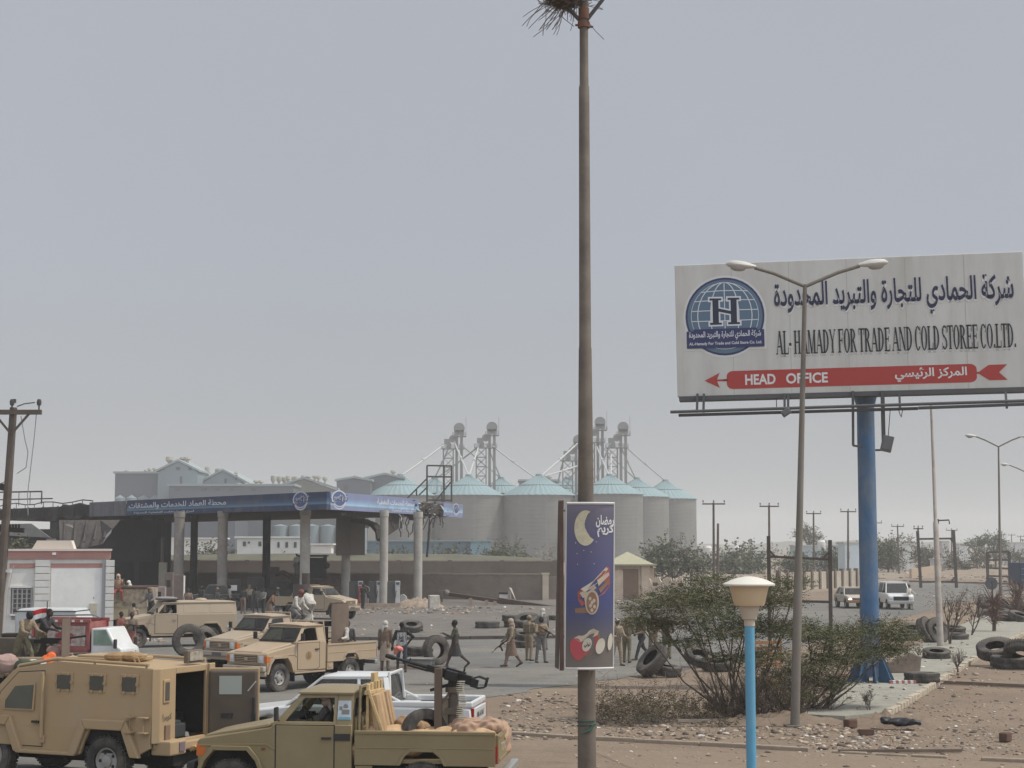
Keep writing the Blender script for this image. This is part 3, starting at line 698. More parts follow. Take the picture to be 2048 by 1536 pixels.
# ================================================================ filling station canopy
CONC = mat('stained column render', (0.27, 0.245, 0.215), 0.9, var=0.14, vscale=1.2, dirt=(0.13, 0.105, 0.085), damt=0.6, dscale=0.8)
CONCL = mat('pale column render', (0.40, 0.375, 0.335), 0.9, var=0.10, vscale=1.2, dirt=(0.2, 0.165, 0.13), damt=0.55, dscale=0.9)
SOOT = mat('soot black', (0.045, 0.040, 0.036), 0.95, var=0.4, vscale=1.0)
BURNT = mat('burnt metal sheet', (0.050, 0.042, 0.038), 0.9, var=0.35, vscale=1.2, dirt=(0.10, 0.086, 0.076), damt=0.6, dscale=1.0)
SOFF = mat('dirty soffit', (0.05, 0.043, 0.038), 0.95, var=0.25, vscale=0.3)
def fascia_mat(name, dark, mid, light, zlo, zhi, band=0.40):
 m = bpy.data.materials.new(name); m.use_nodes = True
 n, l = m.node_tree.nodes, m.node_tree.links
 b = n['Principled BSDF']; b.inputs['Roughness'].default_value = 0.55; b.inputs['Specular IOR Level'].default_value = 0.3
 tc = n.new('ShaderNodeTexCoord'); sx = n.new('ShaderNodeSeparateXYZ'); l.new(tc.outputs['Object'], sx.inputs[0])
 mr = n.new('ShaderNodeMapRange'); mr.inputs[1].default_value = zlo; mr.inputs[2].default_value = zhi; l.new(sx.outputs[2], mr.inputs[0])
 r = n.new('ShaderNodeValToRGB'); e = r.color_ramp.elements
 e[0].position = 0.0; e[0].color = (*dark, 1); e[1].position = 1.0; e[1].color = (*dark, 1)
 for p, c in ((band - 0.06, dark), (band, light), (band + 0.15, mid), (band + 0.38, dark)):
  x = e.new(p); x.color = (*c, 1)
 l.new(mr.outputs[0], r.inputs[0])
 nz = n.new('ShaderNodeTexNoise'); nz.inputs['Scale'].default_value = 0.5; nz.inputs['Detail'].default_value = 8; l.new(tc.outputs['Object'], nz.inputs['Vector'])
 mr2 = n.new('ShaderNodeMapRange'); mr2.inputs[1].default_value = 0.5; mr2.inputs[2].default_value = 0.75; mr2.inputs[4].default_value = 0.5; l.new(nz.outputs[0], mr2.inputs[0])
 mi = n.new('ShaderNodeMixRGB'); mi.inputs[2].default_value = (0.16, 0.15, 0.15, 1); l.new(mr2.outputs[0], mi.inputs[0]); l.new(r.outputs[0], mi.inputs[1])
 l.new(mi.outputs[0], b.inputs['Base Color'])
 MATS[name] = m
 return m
YC = 115.0
ZT, ZB = zat(983, YC), zat(1019, YC)
cC = P(656, 1000, YC); cC.z = 0
def dep_at(py): return YC * (HOR - 983) / (HOR - py)
YL = dep_at(1016); cL = GX(-70, YL)
YR = dep_at(1005.5); cR = GX(924, YR)
cB = cL + (cR - cC)
can = thing('filling_station', 'burnt filling station canopy with blue fascia on tall round columns', 'canopy', (cC.x, cC.y, 0))
def lp(p): return Vector((p.x - cC.x, p.y - cC.y, 0))
def edge(a, c):
 d = c - a; return d.length, math.atan2(d.y, d.x)
poly = [tuple(lp(p).xy) for p in (cC, cR, cB, cL)]
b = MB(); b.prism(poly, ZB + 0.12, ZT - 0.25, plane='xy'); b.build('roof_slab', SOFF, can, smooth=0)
L1, q1 = edge(cC, cL)
def along_left(px):
 lo, hi = 0, L1
 for _ in range(40):
  mid = (lo + hi) / 2; p = cC + (cL - cC) * (mid / L1)
  x = 1024 + F * p.x / p.y * 1.0046 if False else 1024 + F * p.x / (p.y * 1.0)
  if x > px: lo = mid
  else: hi = mid
 return (lo + hi) / 2
sB, sG, sE = along_left(258), along_left(182), L1
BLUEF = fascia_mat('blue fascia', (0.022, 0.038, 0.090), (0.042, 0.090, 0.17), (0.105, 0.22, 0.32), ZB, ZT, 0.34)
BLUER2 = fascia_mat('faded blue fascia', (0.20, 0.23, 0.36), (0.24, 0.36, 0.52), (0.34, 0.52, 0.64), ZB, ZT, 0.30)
WLET = mat('white lettering', (0.58, 0.60, 0.64), 0.6)
ZL = mat('letter outline', (0.11, 0.13, 0.22), 0.6)
M1 = Matrix.Rotation(q1, 4, 'Z')
def left_obj(b, name, m, par=can, **k):
 o = b.build(name, m, par, **k); o.rotation_euler = (0, 0, q1); return o
H1 = ZT - ZB
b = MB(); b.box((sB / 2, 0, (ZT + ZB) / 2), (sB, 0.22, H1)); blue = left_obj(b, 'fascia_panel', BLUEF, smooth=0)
b = MB()
def fl(a, c): return (a, 0.118, c)
x0, x1 = along_left(262), along_left(456)
add_text(b, arabic('محطة العماد للخدمات والمشتقات'), x0, x1, ZB + H1 * .38, ZB + H1 * .83, 0, bold=0.012, fn=fl)
x0, x1 = along_left(272), along_left(392)
b.build('lettering', WLET, blue, smooth=0); b = MB()
add_text(b, arabic('لبيع المشتقات النفطية الحديثة'), x0, x1, ZB + H1 * .06, ZB + H1 * .24, 0, bold=0.008, fn=fl); b.build('lettering', WLET, blue, smooth=0)
def emblem(par, x, zc, rx, rz, side, word, y):
 b = MB()
 def fe(a, c): return (a, y, c)
 for m, k, o in ((0, 1.0, 0.0), (1, 0.86, 0.004)):
  pts = [(x + rx * k * math.cos(a) * (1 + .08 * math.sin(3 * a)), y + side * o, zc + rz * k * math.sin(a)) for a in np.linspace(0, 2 * math.pi, 36)[:-1]]
  b.add(pts, [tuple(range(35))], m)
 a0, a1 = (x + rx * 1.15, x - rx * 1.15) if side > 0 else (x - rx * 1.15, x + rx * 1.15)
 vs, fs = text_geo(arabic(word), 0.03)
 for bo, m, o in ((0.075, 0, 0.008), (0.02, 2, 0.012)):
  add_text(b, arabic(word), a0, a1, zc - rz * .42, zc + rz * .62, 0, m, bo, fn=lambda p, c: (p, y + side * o, c))
 pts = [(x + rx * .8 * math.cos(a), zc + rz * .72 * math.sin(a)) for a in np.linspace(math.pi * 1.1, math.pi * 1.9, 12)]
 ribbon(b, pts, rz * .12, y + side * .012, 0)
 b.build('emblem', [mat('emblem white', (0.50, 0.51, 0.54), .6), mat('emblem blue', (0.07, 0.10, 0.21), .6), mat('emblem dark', (0.05, 0.06, 0.14), .6)], par, smooth=0)
emblem(blue, along_left(605), (ZT + ZB) / 2 + .05, 0.95, 0.66, 1, 'توتس', 0.122)
b = MB(); b.box(((sB + sG) / 2 + .15, 0.0, (ZT + ZB) / 2), (sG - sB - .3, 0.12, H1 * .98))
for k in range(4):
 xx = sB + .5 + (sG - sB - 1) * k / 3
 b.box((xx, 0.08, (ZT + ZB) / 2), (0.08, 0.06, H1))
left_obj(b, 'torn_panel', mat('scorched grey panel', (0.17, 0.17, 0.19), 0.85, var=.2, vscale=.7, dirt=(.06, .055, .05), damt=.85, dscale=.7), smooth=0)
b = MB()
n = 26
zt = [ZT - random.uniform(0, .25) - (0.25 if i > 5 else 0) for i in range(n + 1)]; zb = [ZB + random.uniform(-.15, .2) for i in range(n + 1)]
for i in range(n):
 xa, xb = sG + (sE - sG) * i / n, sG + (sE - sG) * (i + 1) / n
 b.add([(xa, 0, zb[i]), (xb, 0, zb[i + 1]), (xb, 0, zt[i + 1]), (xa, 0, zt[i]), (xa, -.2, zb[i]), (xb, -.2, zb[i + 1]), (xb, -.2, zt[i + 1]), (xa, -.2, zt[i])], [(0, 1, 2, 3), (7, 6, 5, 4), (3, 2, 6, 7), (1, 0, 4, 5)])
 if i % 3 == 0: b.box((xa, .04, (ZT + ZB) / 2 - .1), (0.10, 0.10, H1 * .85))
left_obj(b, 'burnt_fascia', BURNT, smooth=0)
b = MB()
pts = [(sG - .5 + (sE - sG + .5) * k / 14, 0.0, ZT + .12 + (.12 * math.sin(k * 1.7))) for k in range(15)]
b.tube(pts, .05, 6)
for p in pts: b.bar((p[0], 0, ZT - .4), p, .05)
left_obj(b, 'bent_rail', BURNT)
x0 = along_left(85)
b = MB(); b.tube([(x0, 0, ZT + .1), (x0, 0, ZT + 1.15), (L1 * 1.0, 0, ZT + 1.45)], .07, 6); b.tube([(x0, -1, ZT + .55), (L1, -1, ZT + .75)], .06, 6)
for k in range(8): b.bar((x0 + (L1 - x0) * k / 7, 0, ZT), (x0 + (L1 - x0) * k / 7, 0, ZT + 1.15 + .3 * k / 7), .05)
left_obj(b, 'roof_frame', BURNT)
L2, q2 = edge(cC, cR)
def along_right(px):
 lo, hi = 0, L2
 for _ in range(40):
  mid = (lo + hi) / 2; p = cC + (cR - cC) * (mid / L2)
  if 1024 + F * p.x / p.y < px: lo = mid
  else: hi = mid
 return (lo + hi) / 2
def right_obj(b, name, m, par=can, **k):
 o = b.build(name, m, par, **k); o.rotation_euler = (0, 0, q2); return o
sD, sD2 = along_right(836), along_right(884)
b = MB(); n = 10
b.box((sD / 2 + .12, 0, (ZT + ZB) / 2), (sD - .22, .22, H1));
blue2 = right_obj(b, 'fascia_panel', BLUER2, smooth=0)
b = MB()
def fr(a, c): return (a, -0.118, c)
add_text(b, arabic('محطة للخدمات النفطية'), along_right(752), along_right(826), ZB + H1 * .42, ZB + H1 * .82, 0, bold=.012, fn=fr); b.build('lettering', mat('bright lettering', (.62, .66, .72), .6), blue2, smooth=0); b = MB()
add_text(b, arabic('المشتقات النفطية'), along_right(782), along_right(830), ZB + H1 * .08, ZB + H1 * .26, 0, bold=.006, fn=fr)
b.build('lettering', mat('bright lettering', (.62, .66, .72), .6), blue2, smooth=0)
emblem(blue2, along_right(676), (ZT + ZB) / 2 + .1, 1.35, 0.66, -1, 'توتس', -0.122)
b = MB(); b.box(((sD2 + L2) / 2, 0, (ZT + ZB) / 2 - .1), (L2 - sD2 - .3, .2, H1 * .92))
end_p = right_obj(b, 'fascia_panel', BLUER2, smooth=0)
emblem(end_p, L2 - 2.0, (ZT + ZB) / 2, 0.8, 0.5, -1, 'توتس', -0.112)
b = MB()
for k in range(70):
 x = random.uniform(sD - 1.5, sD2 + 1.5); z = random.uniform(ZB - .3, ZT - .2); s = random.uniform(.15, .6)
 q = Matrix.Rotation(random.uniform(0, 6), 3, Vector((random.random(), random.random(), random.random())))
 pts = [q @ Vector((s * random.uniform(-1, 1), random.uniform(-.05, .05), s * random.uniform(-.5, .5))) + Vector((x, random.uniform(-.4, .6), z)) for _ in range(4)]
 b.add(pts + [p + Vector((0, .03, 0)) for p in pts], [(0, 1, 2, 3), (7, 6, 5, 4)], random.choice((0, 0, 0, 1, 2)))
for k in range(26):
 x = random.uniform(along_right(770), sD2 + 1.2); z = ZB - .05; pts = [Vector((x, random.uniform(-.3, .6), z))]
 for j in range(random.randint(3, 6)): pts.append(pts[-1] + Vector((random.uniform(-.35, .25), random.uniform(-.1, .1), -random.uniform(.1, .38))))
 b.tube(pts, .045, 5, random.choice((0, 0, 1)))
right_obj(b, 'shredded_sheet', [BURNT, mat('bare torn sheet', (.33, .31, .29), .8, var=.3), mat('bent pale sheet', (.5, .5, .5), .7)], smooth=0)
b = MB()
x0, x1 = along_right(776), along_right(806)
b.add([(x0, .5, ZB), (x1 + 1, .6, ZB), (x1, .3, ZB - 1.1), (x0 + .4, .2, ZB - 1.75), (x0, .6, ZB), (x1 + 1, .7, ZB), (x1, .4, ZB - 1.1), (x0 + .4, .3, ZB - 1.75)], [(0, 1, 2, 3), (7, 6, 5, 4), (0, 3, 7, 4), (1, 5, 6, 2), (3, 2, 6, 7)])
right_obj(b, 'hanging_soffit', SOFF, smooth=0)
b = MB(); b.tube([(along_right(868), .3, ZB), (along_right(866), .3, ZB - 1.4), (along_right(862), .3, ZB - 3.3)], .09, 6); right_obj(b, 'hanging_pipe', SOOT)
b = MB(); YF = 132
for px, m in ((854, 0), (903, 0), (888, 0)):
 b.bar(P(px, 1004, YF) - Vector((cC.x, cC.y, 0)), P(px, 931, YF) - Vector((cC.x, cC.y, 0)), .13)
for py in (931, 953, 1000):
 b.bar(P(854, py, YF) - Vector((cC.x, cC.y, 0)), P(903, py + 1, YF) - Vector((cC.x, cC.y, 0)), .12)
for (ax, ay, bx, by) in ((854, 957, 815, 996), (833, 979, 833, 992), (884, 988, 884, 1004), (905, 960, 868, 1006), (854, 975, 838, 990)):
 b.bar(P(ax, ay, YF) - Vector((cC.x, cC.y, 0)), P(bx, by, YF) - Vector((cC.x, cC.y, 0)), .11)
b.build('sign_frame', mat('rusted frame', (.11, .10, .09), .9), can, smooth=0)
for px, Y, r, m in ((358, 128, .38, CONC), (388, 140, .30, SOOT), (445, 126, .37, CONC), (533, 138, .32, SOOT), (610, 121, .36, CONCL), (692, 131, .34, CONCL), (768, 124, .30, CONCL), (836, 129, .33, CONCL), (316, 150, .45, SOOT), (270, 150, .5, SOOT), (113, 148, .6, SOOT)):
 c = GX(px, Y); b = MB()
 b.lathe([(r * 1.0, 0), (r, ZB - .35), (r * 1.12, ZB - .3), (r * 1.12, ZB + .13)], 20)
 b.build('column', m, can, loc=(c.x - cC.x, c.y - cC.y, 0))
pA, pB, pC2 = P(672, 1070, 126), P(702, 1070, 128.2), P(730, 1070, 133)
b = MB(); o = Vector((cC.x, cC.y, 0)); w0, w1 = zat(1032, 127), zat(1111, 127)
b.prism([(pA.x - o.x, pA.y - o.y), (pB.x - o.x, pB.y - o.y), (pC2.x - o.x, pC2.y - o.y), (pA.x + (pC2.x - pB.x) - o.x, pA.y + (pC2.y - pB.y) - o.y)], w1, w0, plane='xy')
b.build('price_sign', mat('brown sign box', (.105, .085, .07), .85, var=.12), can, smooth=0)
b = MB(); p = P(727, 1047, 140) - o; b.box(p, (.95, .1, .7)); b.build('hanging_sign', mat('pale blue sign', (.42, .52, .6), .7), can, smooth=0)
b = MB()
pts = [P(708, 1041, 127) - o, P(730, 1043, 126) - o, P(748, 1050, 125.5) - o, P(758, 1062, 125) - o, P(762, 1080, 124.5) - o]
for p, q_ in zip(pts[:-1], pts[1:]): b.bar(p, q_, .55, .3)
b.build('arched_brace', SOFF, can)
b = MB(); Y1 = 136
top = [P(x, 1040, Y1) - o for x in (118, 160, 200, 240)]; bot = [P(x, y, Y1 - 4) - o for x, y in ((120, 1090), (170, 1096), (205, 1088), (225, 1058))]
vs = top + bot + [p + Vector((0, .12, 0)) for p in top + bot]
b.add(vs, [(0, 1, 5, 4), (1, 2, 6, 5), (2, 3, 7, 6), (8, 12, 13, 9), (9, 13, 14, 10), (10, 14, 15, 11), (4, 5, 13, 12), (5, 6, 14, 13), (6, 7, 15, 14)])
for k in range(5): b.bar(P(130 + 22 * k, 1042, Y1 - .3) - o, P(128 + 20 * k, 1092 - 4 * k, Y1 - 4.2) - o, .12)
b.build('collapsed_ceiling', BURNT, can, smooth=0)
b = MB(); b.add([P(x, y, 132) - o for x, y in ((205, 1088), (212, 1070), (224, 1058), (222, 1066), (213, 1076))], [(0, 1, 2, 3, 4)]); b.add([P(x, y, 132) - o for x, y in ((130, 1048), (145, 1050), (147, 1056), (134, 1051))], [(0, 1, 2, 3)])
b.build('torn_strip', mat('pale torn strip', (.42, .40, .37), .8), can, smooth=0)
t = thing('burnt_shop', 'soot blackened shop building under the left end of canopy', 'building', GX(245, 143))
b = MB(); hw = 100 * 143 / F
b.box((-1.2, 4, 3.3), (hw * 1.75, 8, 6.6)); b.build('wall', mat('sooty wall', (.030, .028, .025), .95, var=.35, vscale=.35, dirt=(.075, .067, .06), damt=.5, dscale=.25), t, smooth=0)
for k, x in enumerate((-2.9, 0.1, 2.3)):
 b = MB(); b.box((x, -.06, 1.6), (1.7, .2, 3.0)); b.build('doorway', mat('black doorway', (.02, .019, .018), .95), t, smooth=0)
b = MB(); b.box((3.4, -.3, 2.6), (.22, .3, 5.2)); b.build('corner_post', mat('scorched post', (.2, .18, .16), .9), t, smooth=0)
t = thing('burnt_shop', 'blackened shop annex behind the guard house roof', 'building', GX(40, 140))
b = MB(); b.box((0, 3, 2.9), (9.5, 6, 5.8)); b.build('wall', MATS['sooty wall'], t, smooth=0)
b = MB(); b.box((.9, -.15, 4.5), (4.2, .2, .9)); b.build('shop_sign', mat('black sign band', (.03, .032, .03), .8), t, smooth=0)
b = MB(); b.box((2.6, -.28, 4.55), (.75, .1, .95)); b.build('sign_panel', mat('half burnt picture', (.36, .31, .26), .8, dirt=(.2, .1, .06), damt=.8, dscale=3), t, smooth=0)
b = MB(); b.prism([(-1.6, 5.3), (2.6, 5.1), (1.0, 6.25), (-1.8, 6.2)], -.5, -.3); b.build('bent_sheet', mat('grey bent sheet', (.2, .195, .185), .85, var=.2), t, smooth=0)
b = MB(); b.box((0, 0, 1.55), (.62, .4, 3.1)); tag(b.build('gate_pillar', mat('dusty cream post', (.40, .36, .28), .9, var=.12), loc=GX(327, 139), smooth=0), 'dusty cream pillar standing right of burnt shop', 'pillar')
t = thing('pump_island', 'raised pump island with crumbling edge under right canopy columns', 'island', GX(760, 124))
b = MB(); p0, p1 = GX(690, 122) - GX(760, 124), GX(872, 127) - GX(760, 124)
d = (p1 - p0); q = math.atan2(d.y, d.x)
b.box(((p0 + p1) / 2) + Vector((0, 0, .14)), (d.length, 1.7, .3), rz=q); b.build('plinth', mat('broken island', (.21, .165, .13), .95, var=.35, vscale=2, bump=.6), t, smooth=0)
def pump(label, px, py0, red):
 t = thing('fuel_pump', label, 'pump', GX(px, 124.2, .29), R(8), 'fuel pumps on the island')
 b = MB(); b.box((-.18, 0, .78), (.62, .55, 1.56)); b.build('cabinet', mat('dark pump side', (.075, .075, .072), .7, var=.2), t, smooth=0, bevel=.03)
 b = MB(); b.box((.3, -.02, .62), (.34, .58, 1.24)); b.build('front_panel', mat('red pump panel', (.38, .10, .08), .6, var=.2) if red else mat('white pump panel', (.46, .45, .43), .6, var=.15), t, smooth=0, bevel=.02)
 b = MB(); b.box((.3, -.02, 1.42), (.36, .6, .34)); b.build('display_head', mat('pump head', (.5, .5, .5), .5, var=.2), t, smooth=0, bevel=.02)
 b = MB(); b.box((.3, -.33, 1.42), (.26, .02, .18)); b.build('screen', WIND, t, smooth=0)
 b = MB(); b.tube([(.0, -.3, 1.3), (-.02, -.36, .8), (.12, -.38, .35), (.2, -.36, .9)], .025, 6); b.build('hose', SOOT, t)
pump('fuel pump with red front panel left on the island', 713, 0, True)
pump('white fronted fuel pump left of third canopy column', 750, 0, False)
pump('white fronted fuel pump right of third canopy column', 787, 0, False)
b = MB(); b.box((0, 0, .18), (.5, .4, .36)); b.tube([(0, 0, .36), (0, 0, .75)], .1, 8)
vs = [(.3 * math.cos(a), 0, .98 + .25 * math.sin(a)) for a in np.linspace(-.6, 3.7, 12)]; b.tube(vs, .045, 6)
tag(b.build('air_hose_stand', mat('grey stand', (.2, .19, .17), .8), loc=GX(731, 123.5, .29)), 'grey round air hose stand between two fuel pumps', 'stand')
b = MB(); b.prism([(-.5, 0), (.45, 0), (.3, .45), (.1, .62), (-.25, .55)], -.3, .3)
tag(b.build('pump_hood', mat('pale broken hood', (.36, .36, .34), .7, var=.2), loc=GX(805, 125, .29), smooth=0), 'tipped pale hood lying beside the pumps', 'debris')
b = MB(); b.box((0, 0, .45), (.75, .5, .95), rz=.3)
tag(b.build('masonry_block', mat('speckled block', (.44, .40, .35), .95, var=.3, vscale=4), loc=GX(868, 122), smooth=0, bevel=.05), 'speckled masonry block at the island end', 'block')
# ================================================================ white guard house on the left
YH = 84.0
hx0, hx1 = GX(-12, YH), GX(213, YH)
HW_ = hx1.x - hx0.x; HH = zat(1100, YH)
t = thing('guard_house', 'white guard house with pink parapet and barred window', 'building', (hx0.x, YH, 0), R(13))
HWH = mat('white stone facing', (.62, .605, .565), .85, var=.07, vscale=.9, dirt=(.36, .33, .30), damt=.4, dscale=.7)
b = MB(); b.box((HW_ / 2, 2.5, (HH - .3) / 2), (HW_, 5, HH - .3)); b.build('wall', HWH, t, smooth=0)
PINK = mat('pink band', (.36, .185, .155), .85, var=.10, vscale=1.5)
b = MB(); b.box((HW_ / 2, 2.5, HH - .24), (HW_ + .12, 5.16, .40)); b.build('parapet', PINK, t, smooth=0)
b = MB(); b.box((HW_ / 2, 2.5, HH + .0), (HW_ + .22, 5.3, .10)); b.build('coping', mat('pale pink coping', (.62, .52, .47), .85), t, smooth=0)
def hxz(px, py): p = P(px, py, YH); return p.x - hx0.x, p.z
def hb(name, x0, x1, y0, y1, m, dp=.05, par=t, off=0):
 a, z1 = hxz(x0, y0); c, z0 = hxz(x1, y1)
 b = MB(); b.box(((a + c) / 2, -dp / 2 + .01 - off, (z0 + z1) / 2), (c - a, dp + .02, z1 - z0)); return b.build(name, m, par, smooth=0)
hb('lintel_band', 18, 67, 1127, 1136, PINK, .04); hb('lintel_band', 98, 201, 1127, 1136, PINK, .04)
hb('lintel_band', 201, 206, 1122, 1136, PINK, .06)
for (x0, x1) in ((68, 97), (206, 223)):
 a, z1 = hxz(x0, 1120); c, _ = hxz(x1, 1120)
 n = 11
 b = MB()
 for k in range(n):
  z0 = z1 * k / n
  b.box(((a + c) / 2, -.07, z0 + z1 / n / 2), (c - a, .16, z1 / n - .03))
 b.build('stone_pilaster', HWH, t, smooth=0, bevel=.01)
hb('rolling_door', 99, 198, 1136, 1275, mat('white steel door', (.74, .725, .69), .7, var=.04, dirt=(.5, .49, .47), damt=.5, dscale=.6), .03)
hb('drain_pipe', 199, 204, 1120, 1270, mat('grey pipe', (.27, .27, .27), .7), .12)
hb('meter_box', 174, 187, 1208, 1231, mat('yellowed box', (.44, .40, .31), .8, var=.2, vscale=6), .12)
w = hb('window', 21, 61, 1176, 1228, WIND, .03)
for k in range(5): hb('window_bar', 23 + 9 * k, 24.6 + 9 * k, 1177, 1228, mat('grille bar', (.30, .28, .26), .7), .03, w, .04)
for k in range(6):
 hb('window_bar', 22 + (4 if k % 2 else 0), 60, 1178 + 9.4 * k, 1179.6 + 9.4 * k, MATS['grille bar'], .03, w, .045)
hb('window_frame', 18, 62, 1172, 1176, HWH, .10); hb('window_sill', 18, 62, 1228, 1232, HWH, .14)
hb('notice_plate', 21, 39, 1231, 1240, mat('grey notice', (.26, .25, .24), .8, var=.4, vscale=8), .03)
hb('wall_lamp', 101, 108, 1105, 1110, mat('lamp white', (.7, .7, .66), .5), .2)
hb('writing', 181, 182.5, 1195, 1199, mat('ink', (.15, .15, .15), .9), .035)
b = MB(); b.prism([(0, 0), (2.1, 0), (1.95, .42), (.25, .42)], 0, .5); tag(b.build('roof_tray', mat('cream tray', (.62, .55, .46), .8), loc=(P(50, 1100, YH).x, YH + 1.2, HH + .05), smooth=0), 'cream box tray lying on guard house roof', 'tray')
# ================================================================ billboard
YB = 52.8
pb = G(1742, 1372)
t = thing('billboard', 'large white company billboard with globe logo on blue column', 'billboard', (pb.x, pb.y, 0), R(0))
BW, BH = 10.75, 4.22
ctr = P(1696, 650, YB)
BLUEP = mat('blue column paint', (.056, .125, .235), .6, var=.18, vscale=1.6, dirt=(.24, .24, .20), damt=.5, dscale=1.4, streak=.4)
b = MB(); b.tube([(0, 0, .3), (0.0, 0, 9.3)], [.30, .27], 24); b.tube([(0, 0, 8.7), (0, 0, 9.25)], [.27, .42], 24)
b.build('column', BLUEP, t)
b = MB(); b.box((0, 0, .06), (1.5, 1.5, .12))
for k in range(8):
 a = k * math.pi / 4; c, s = math.cos(a), math.sin(a)
 b.add([(.27 * c, .27 * s, .1), (.78 * c, .78 * s, .1), (.30 * c, .30 * s, 1.15), (.27 * c - .03 * s, .27 * s + .03 * c, .1), (.78 * c - .03 * s, .78 * s + .03 * c, .1), (.30 * c - .03 * s, .30 * s + .03 * c, 1.15)], [(0, 1, 2), (5, 4, 3), (1, 4, 5, 2)])
b.build('base_gusset', mat('dark blue base', (.045, .10, .17), .6, var=.2), t, smooth=0)
BM = Matrix.Translation((ctr.x - pb.x, ctr.y - pb.y, ctr.z)) @ Matrix.Rotation(R(-9.5), 4, 'Z') @ Matrix.Rotation(R(-0.75), 4, 'Y')
def bobj(b, name, m, par=t, **k):
 o = b.build(name, m, par, **k)
 if par is t: o.matrix_local = BM
 return o
BWHITE = mat('billboard sheet', (.56, .55, .515), .6, var=.05, vscale=.5, dirt=(.40, .37, .32), damt=.6, dscale=.9, streak=.15)
b = MB(); b.box((0, .28, 0), (BW, .56, BH)); panel = bobj(b, 'panel', BWHITE, smooth=0, bevel=.02)
b = MB(); b.box((0, .3, -BH / 2 - .06), (BW - .1, .62, .14)); bobj(b, 'underside_beam', mat('dark beam', (.10, .10, .10), .8), smooth=0)
def u2x(px, py):
 best = None
 u, v = .5, .5
 for _ in range(20):
  xx = (1346 + 692 * u) + 7 * v; yt_ = 527 - 27 * u; yb_ = 795 - 17 * u; yy = yt_ + (yb_ - yt_) * v
  u += (px - xx) / 692; v += (py - yy) / (yb_ - yt_)
 return (u - .5) * BW, (.5 - v) * BH
def bbox(px0, py0, px1, py1):
 a = u2x(px0, py1); c = u2x(px1, py0); return a[0], c[0], a[1], c[1]
NAVY = mat('navy letter', (.020, .022, .060), .5); INK = mat('black letter', (.025, .027, .030), .5)
SHADW = mat('grey letter outline', (.64, .63, .61), .6)
RED = mat('red arrow', (.38, .045, .035), .55); WHT = mat('white print', (.66, .65, .63), .6)
LB = mat('logo blue', (.095, .15, .215), .5); LN = mat('logo navy', (.030, .035, .11), .5); LL = mat('logo line', (.62, .64, .66), .6)
a, z0 = u2x(1549, 624); c, z1 = u2x(2018, 545)
a0, zz0 = u2x(1549, 640);
for m, bo, y, dz in ((SHADW, .055, -.012, -.05), (NAVY, .022, -.03, 0)):
 b = MB(); add_text(b, arabic('شركة الحمادي للتجارة والتبريد المحدودة'), a, c, z0 - .22 + dz, z1 + dz, y, 0, bo); b.build('headline_lettering', m, panel, smooth=0)
a, z0 = u2x(1553, 707); c, z1 = u2x(2022, 655)
for m, y, dz, dx in ((SHADW, -.012, -.07, -.01), (INK, -.028, 0, 0)):
 b = MB();
 z0r = u2x(1553, 710)[1]; z1r = u2x(1553, 663)[1]
 add_serif(b, 'AL- HAMADY FOR TRADE AND COLD STOREE CO.LTD.', a + dx, c + dx, z0r + dz, z1r + dz + .01, y); b.build('company_lettering', m, panel, smooth=0)
b = MB()
x0, _ = u2x(1453, 760); x1, _ = u2x(1946, 752); zc = u2x(1700, 755)[1]; hh_ = .285
pts = []
for (cx, cz, s) in ((x1 - .2, zc + hh_ - .16, 0), (x0 + .2, zc + hh_ - .16, 90), (x0 + .2, zc - hh_ + .16, 180), (x1 - .2, zc - hh_ + .16, 270)):
 for k in range(6): pts.append((cx + .2 * math.cos(R(s + 18 * k)), -.008, cz + .16 * math.sin(R(s + 18 * k))))
b.add(pts, [tuple(range(len(pts)))])
xa = u2x(1408, 764)[0]; xb = u2x(2005, 750)[0]
b.add([(x0 + .05, -.008, zc - .035), (xa + .6, -.008, zc - .035), (xa + .6, -.008, zc + .035), (x0 + .05, -.008, zc + .035)], [(0, 1, 2, 3)])
b.add([(xa, -.008, zc), (xa + .48, -.008, zc - .24), (xa + .38, -.008, zc), (xa + .48, -.008, zc + .24)], [(0, 1, 2, 3)])
b.add([(xa + .36, -.008, zc - .03), (xa + .7, -.008, zc - .03), (xa + .7, -.008, zc + .03), (xa + .36, -.008, zc + .03)], [(0, 1, 2, 3)])
b.add([(x1 - .02, -.008, zc - .03), (xb - .6, -.008, zc - .03), (xb - .6, -.008, zc + .03), (x1 - .02, -.008, zc + .03)], [(0, 1, 2, 3)])
b.add([(xb - .9, -.0085, zc), (xb - .55, -.0085, zc + .24), (xb, -.0085, zc + .24), (xb - .25, -.0085, zc)], [(0, 1, 2, 3)])
b.add([(xb - .9, -.0085, zc), (xb - .25, -.0085, zc), (xb, -.0085, zc - .24), (xb - .55, -.0085, zc - .24)], [(0, 1, 2, 3)])
arrow = b.build('red_arrow', RED, panel, smooth=0)
b = MB()
add_text(b, 'HEAD', u2x(1490, 760)[0], u2x(1551, 760)[0], zc - .17, zc + .16, -.016, 0, .028); add_text(b, 'OFFICE', u2x(1572, 758)[0], u2x(1655, 758)[0], zc - .17, zc + .16, -.016, 0, .028); b.build('lettering', WHT, arrow, smooth=0); b = MB()
add_text(b, arabic('المركز الرئيسي'), u2x(1787, 752)[0], u2x(1927, 750)[0], zc - .21, zc + .22, -.016, 0, .025)
b.build('lettering', WHT, arrow, smooth=0)
lx, lz = u2x(1449, 632); rr = 80 * BW / 692
b = MB(); disc(b, lx, lz, rr + .07, rr + .07, -.006, 3)
b.box((lx, -.004, lz - rr * .57), (rr * 2.06, .012, .72), 3)
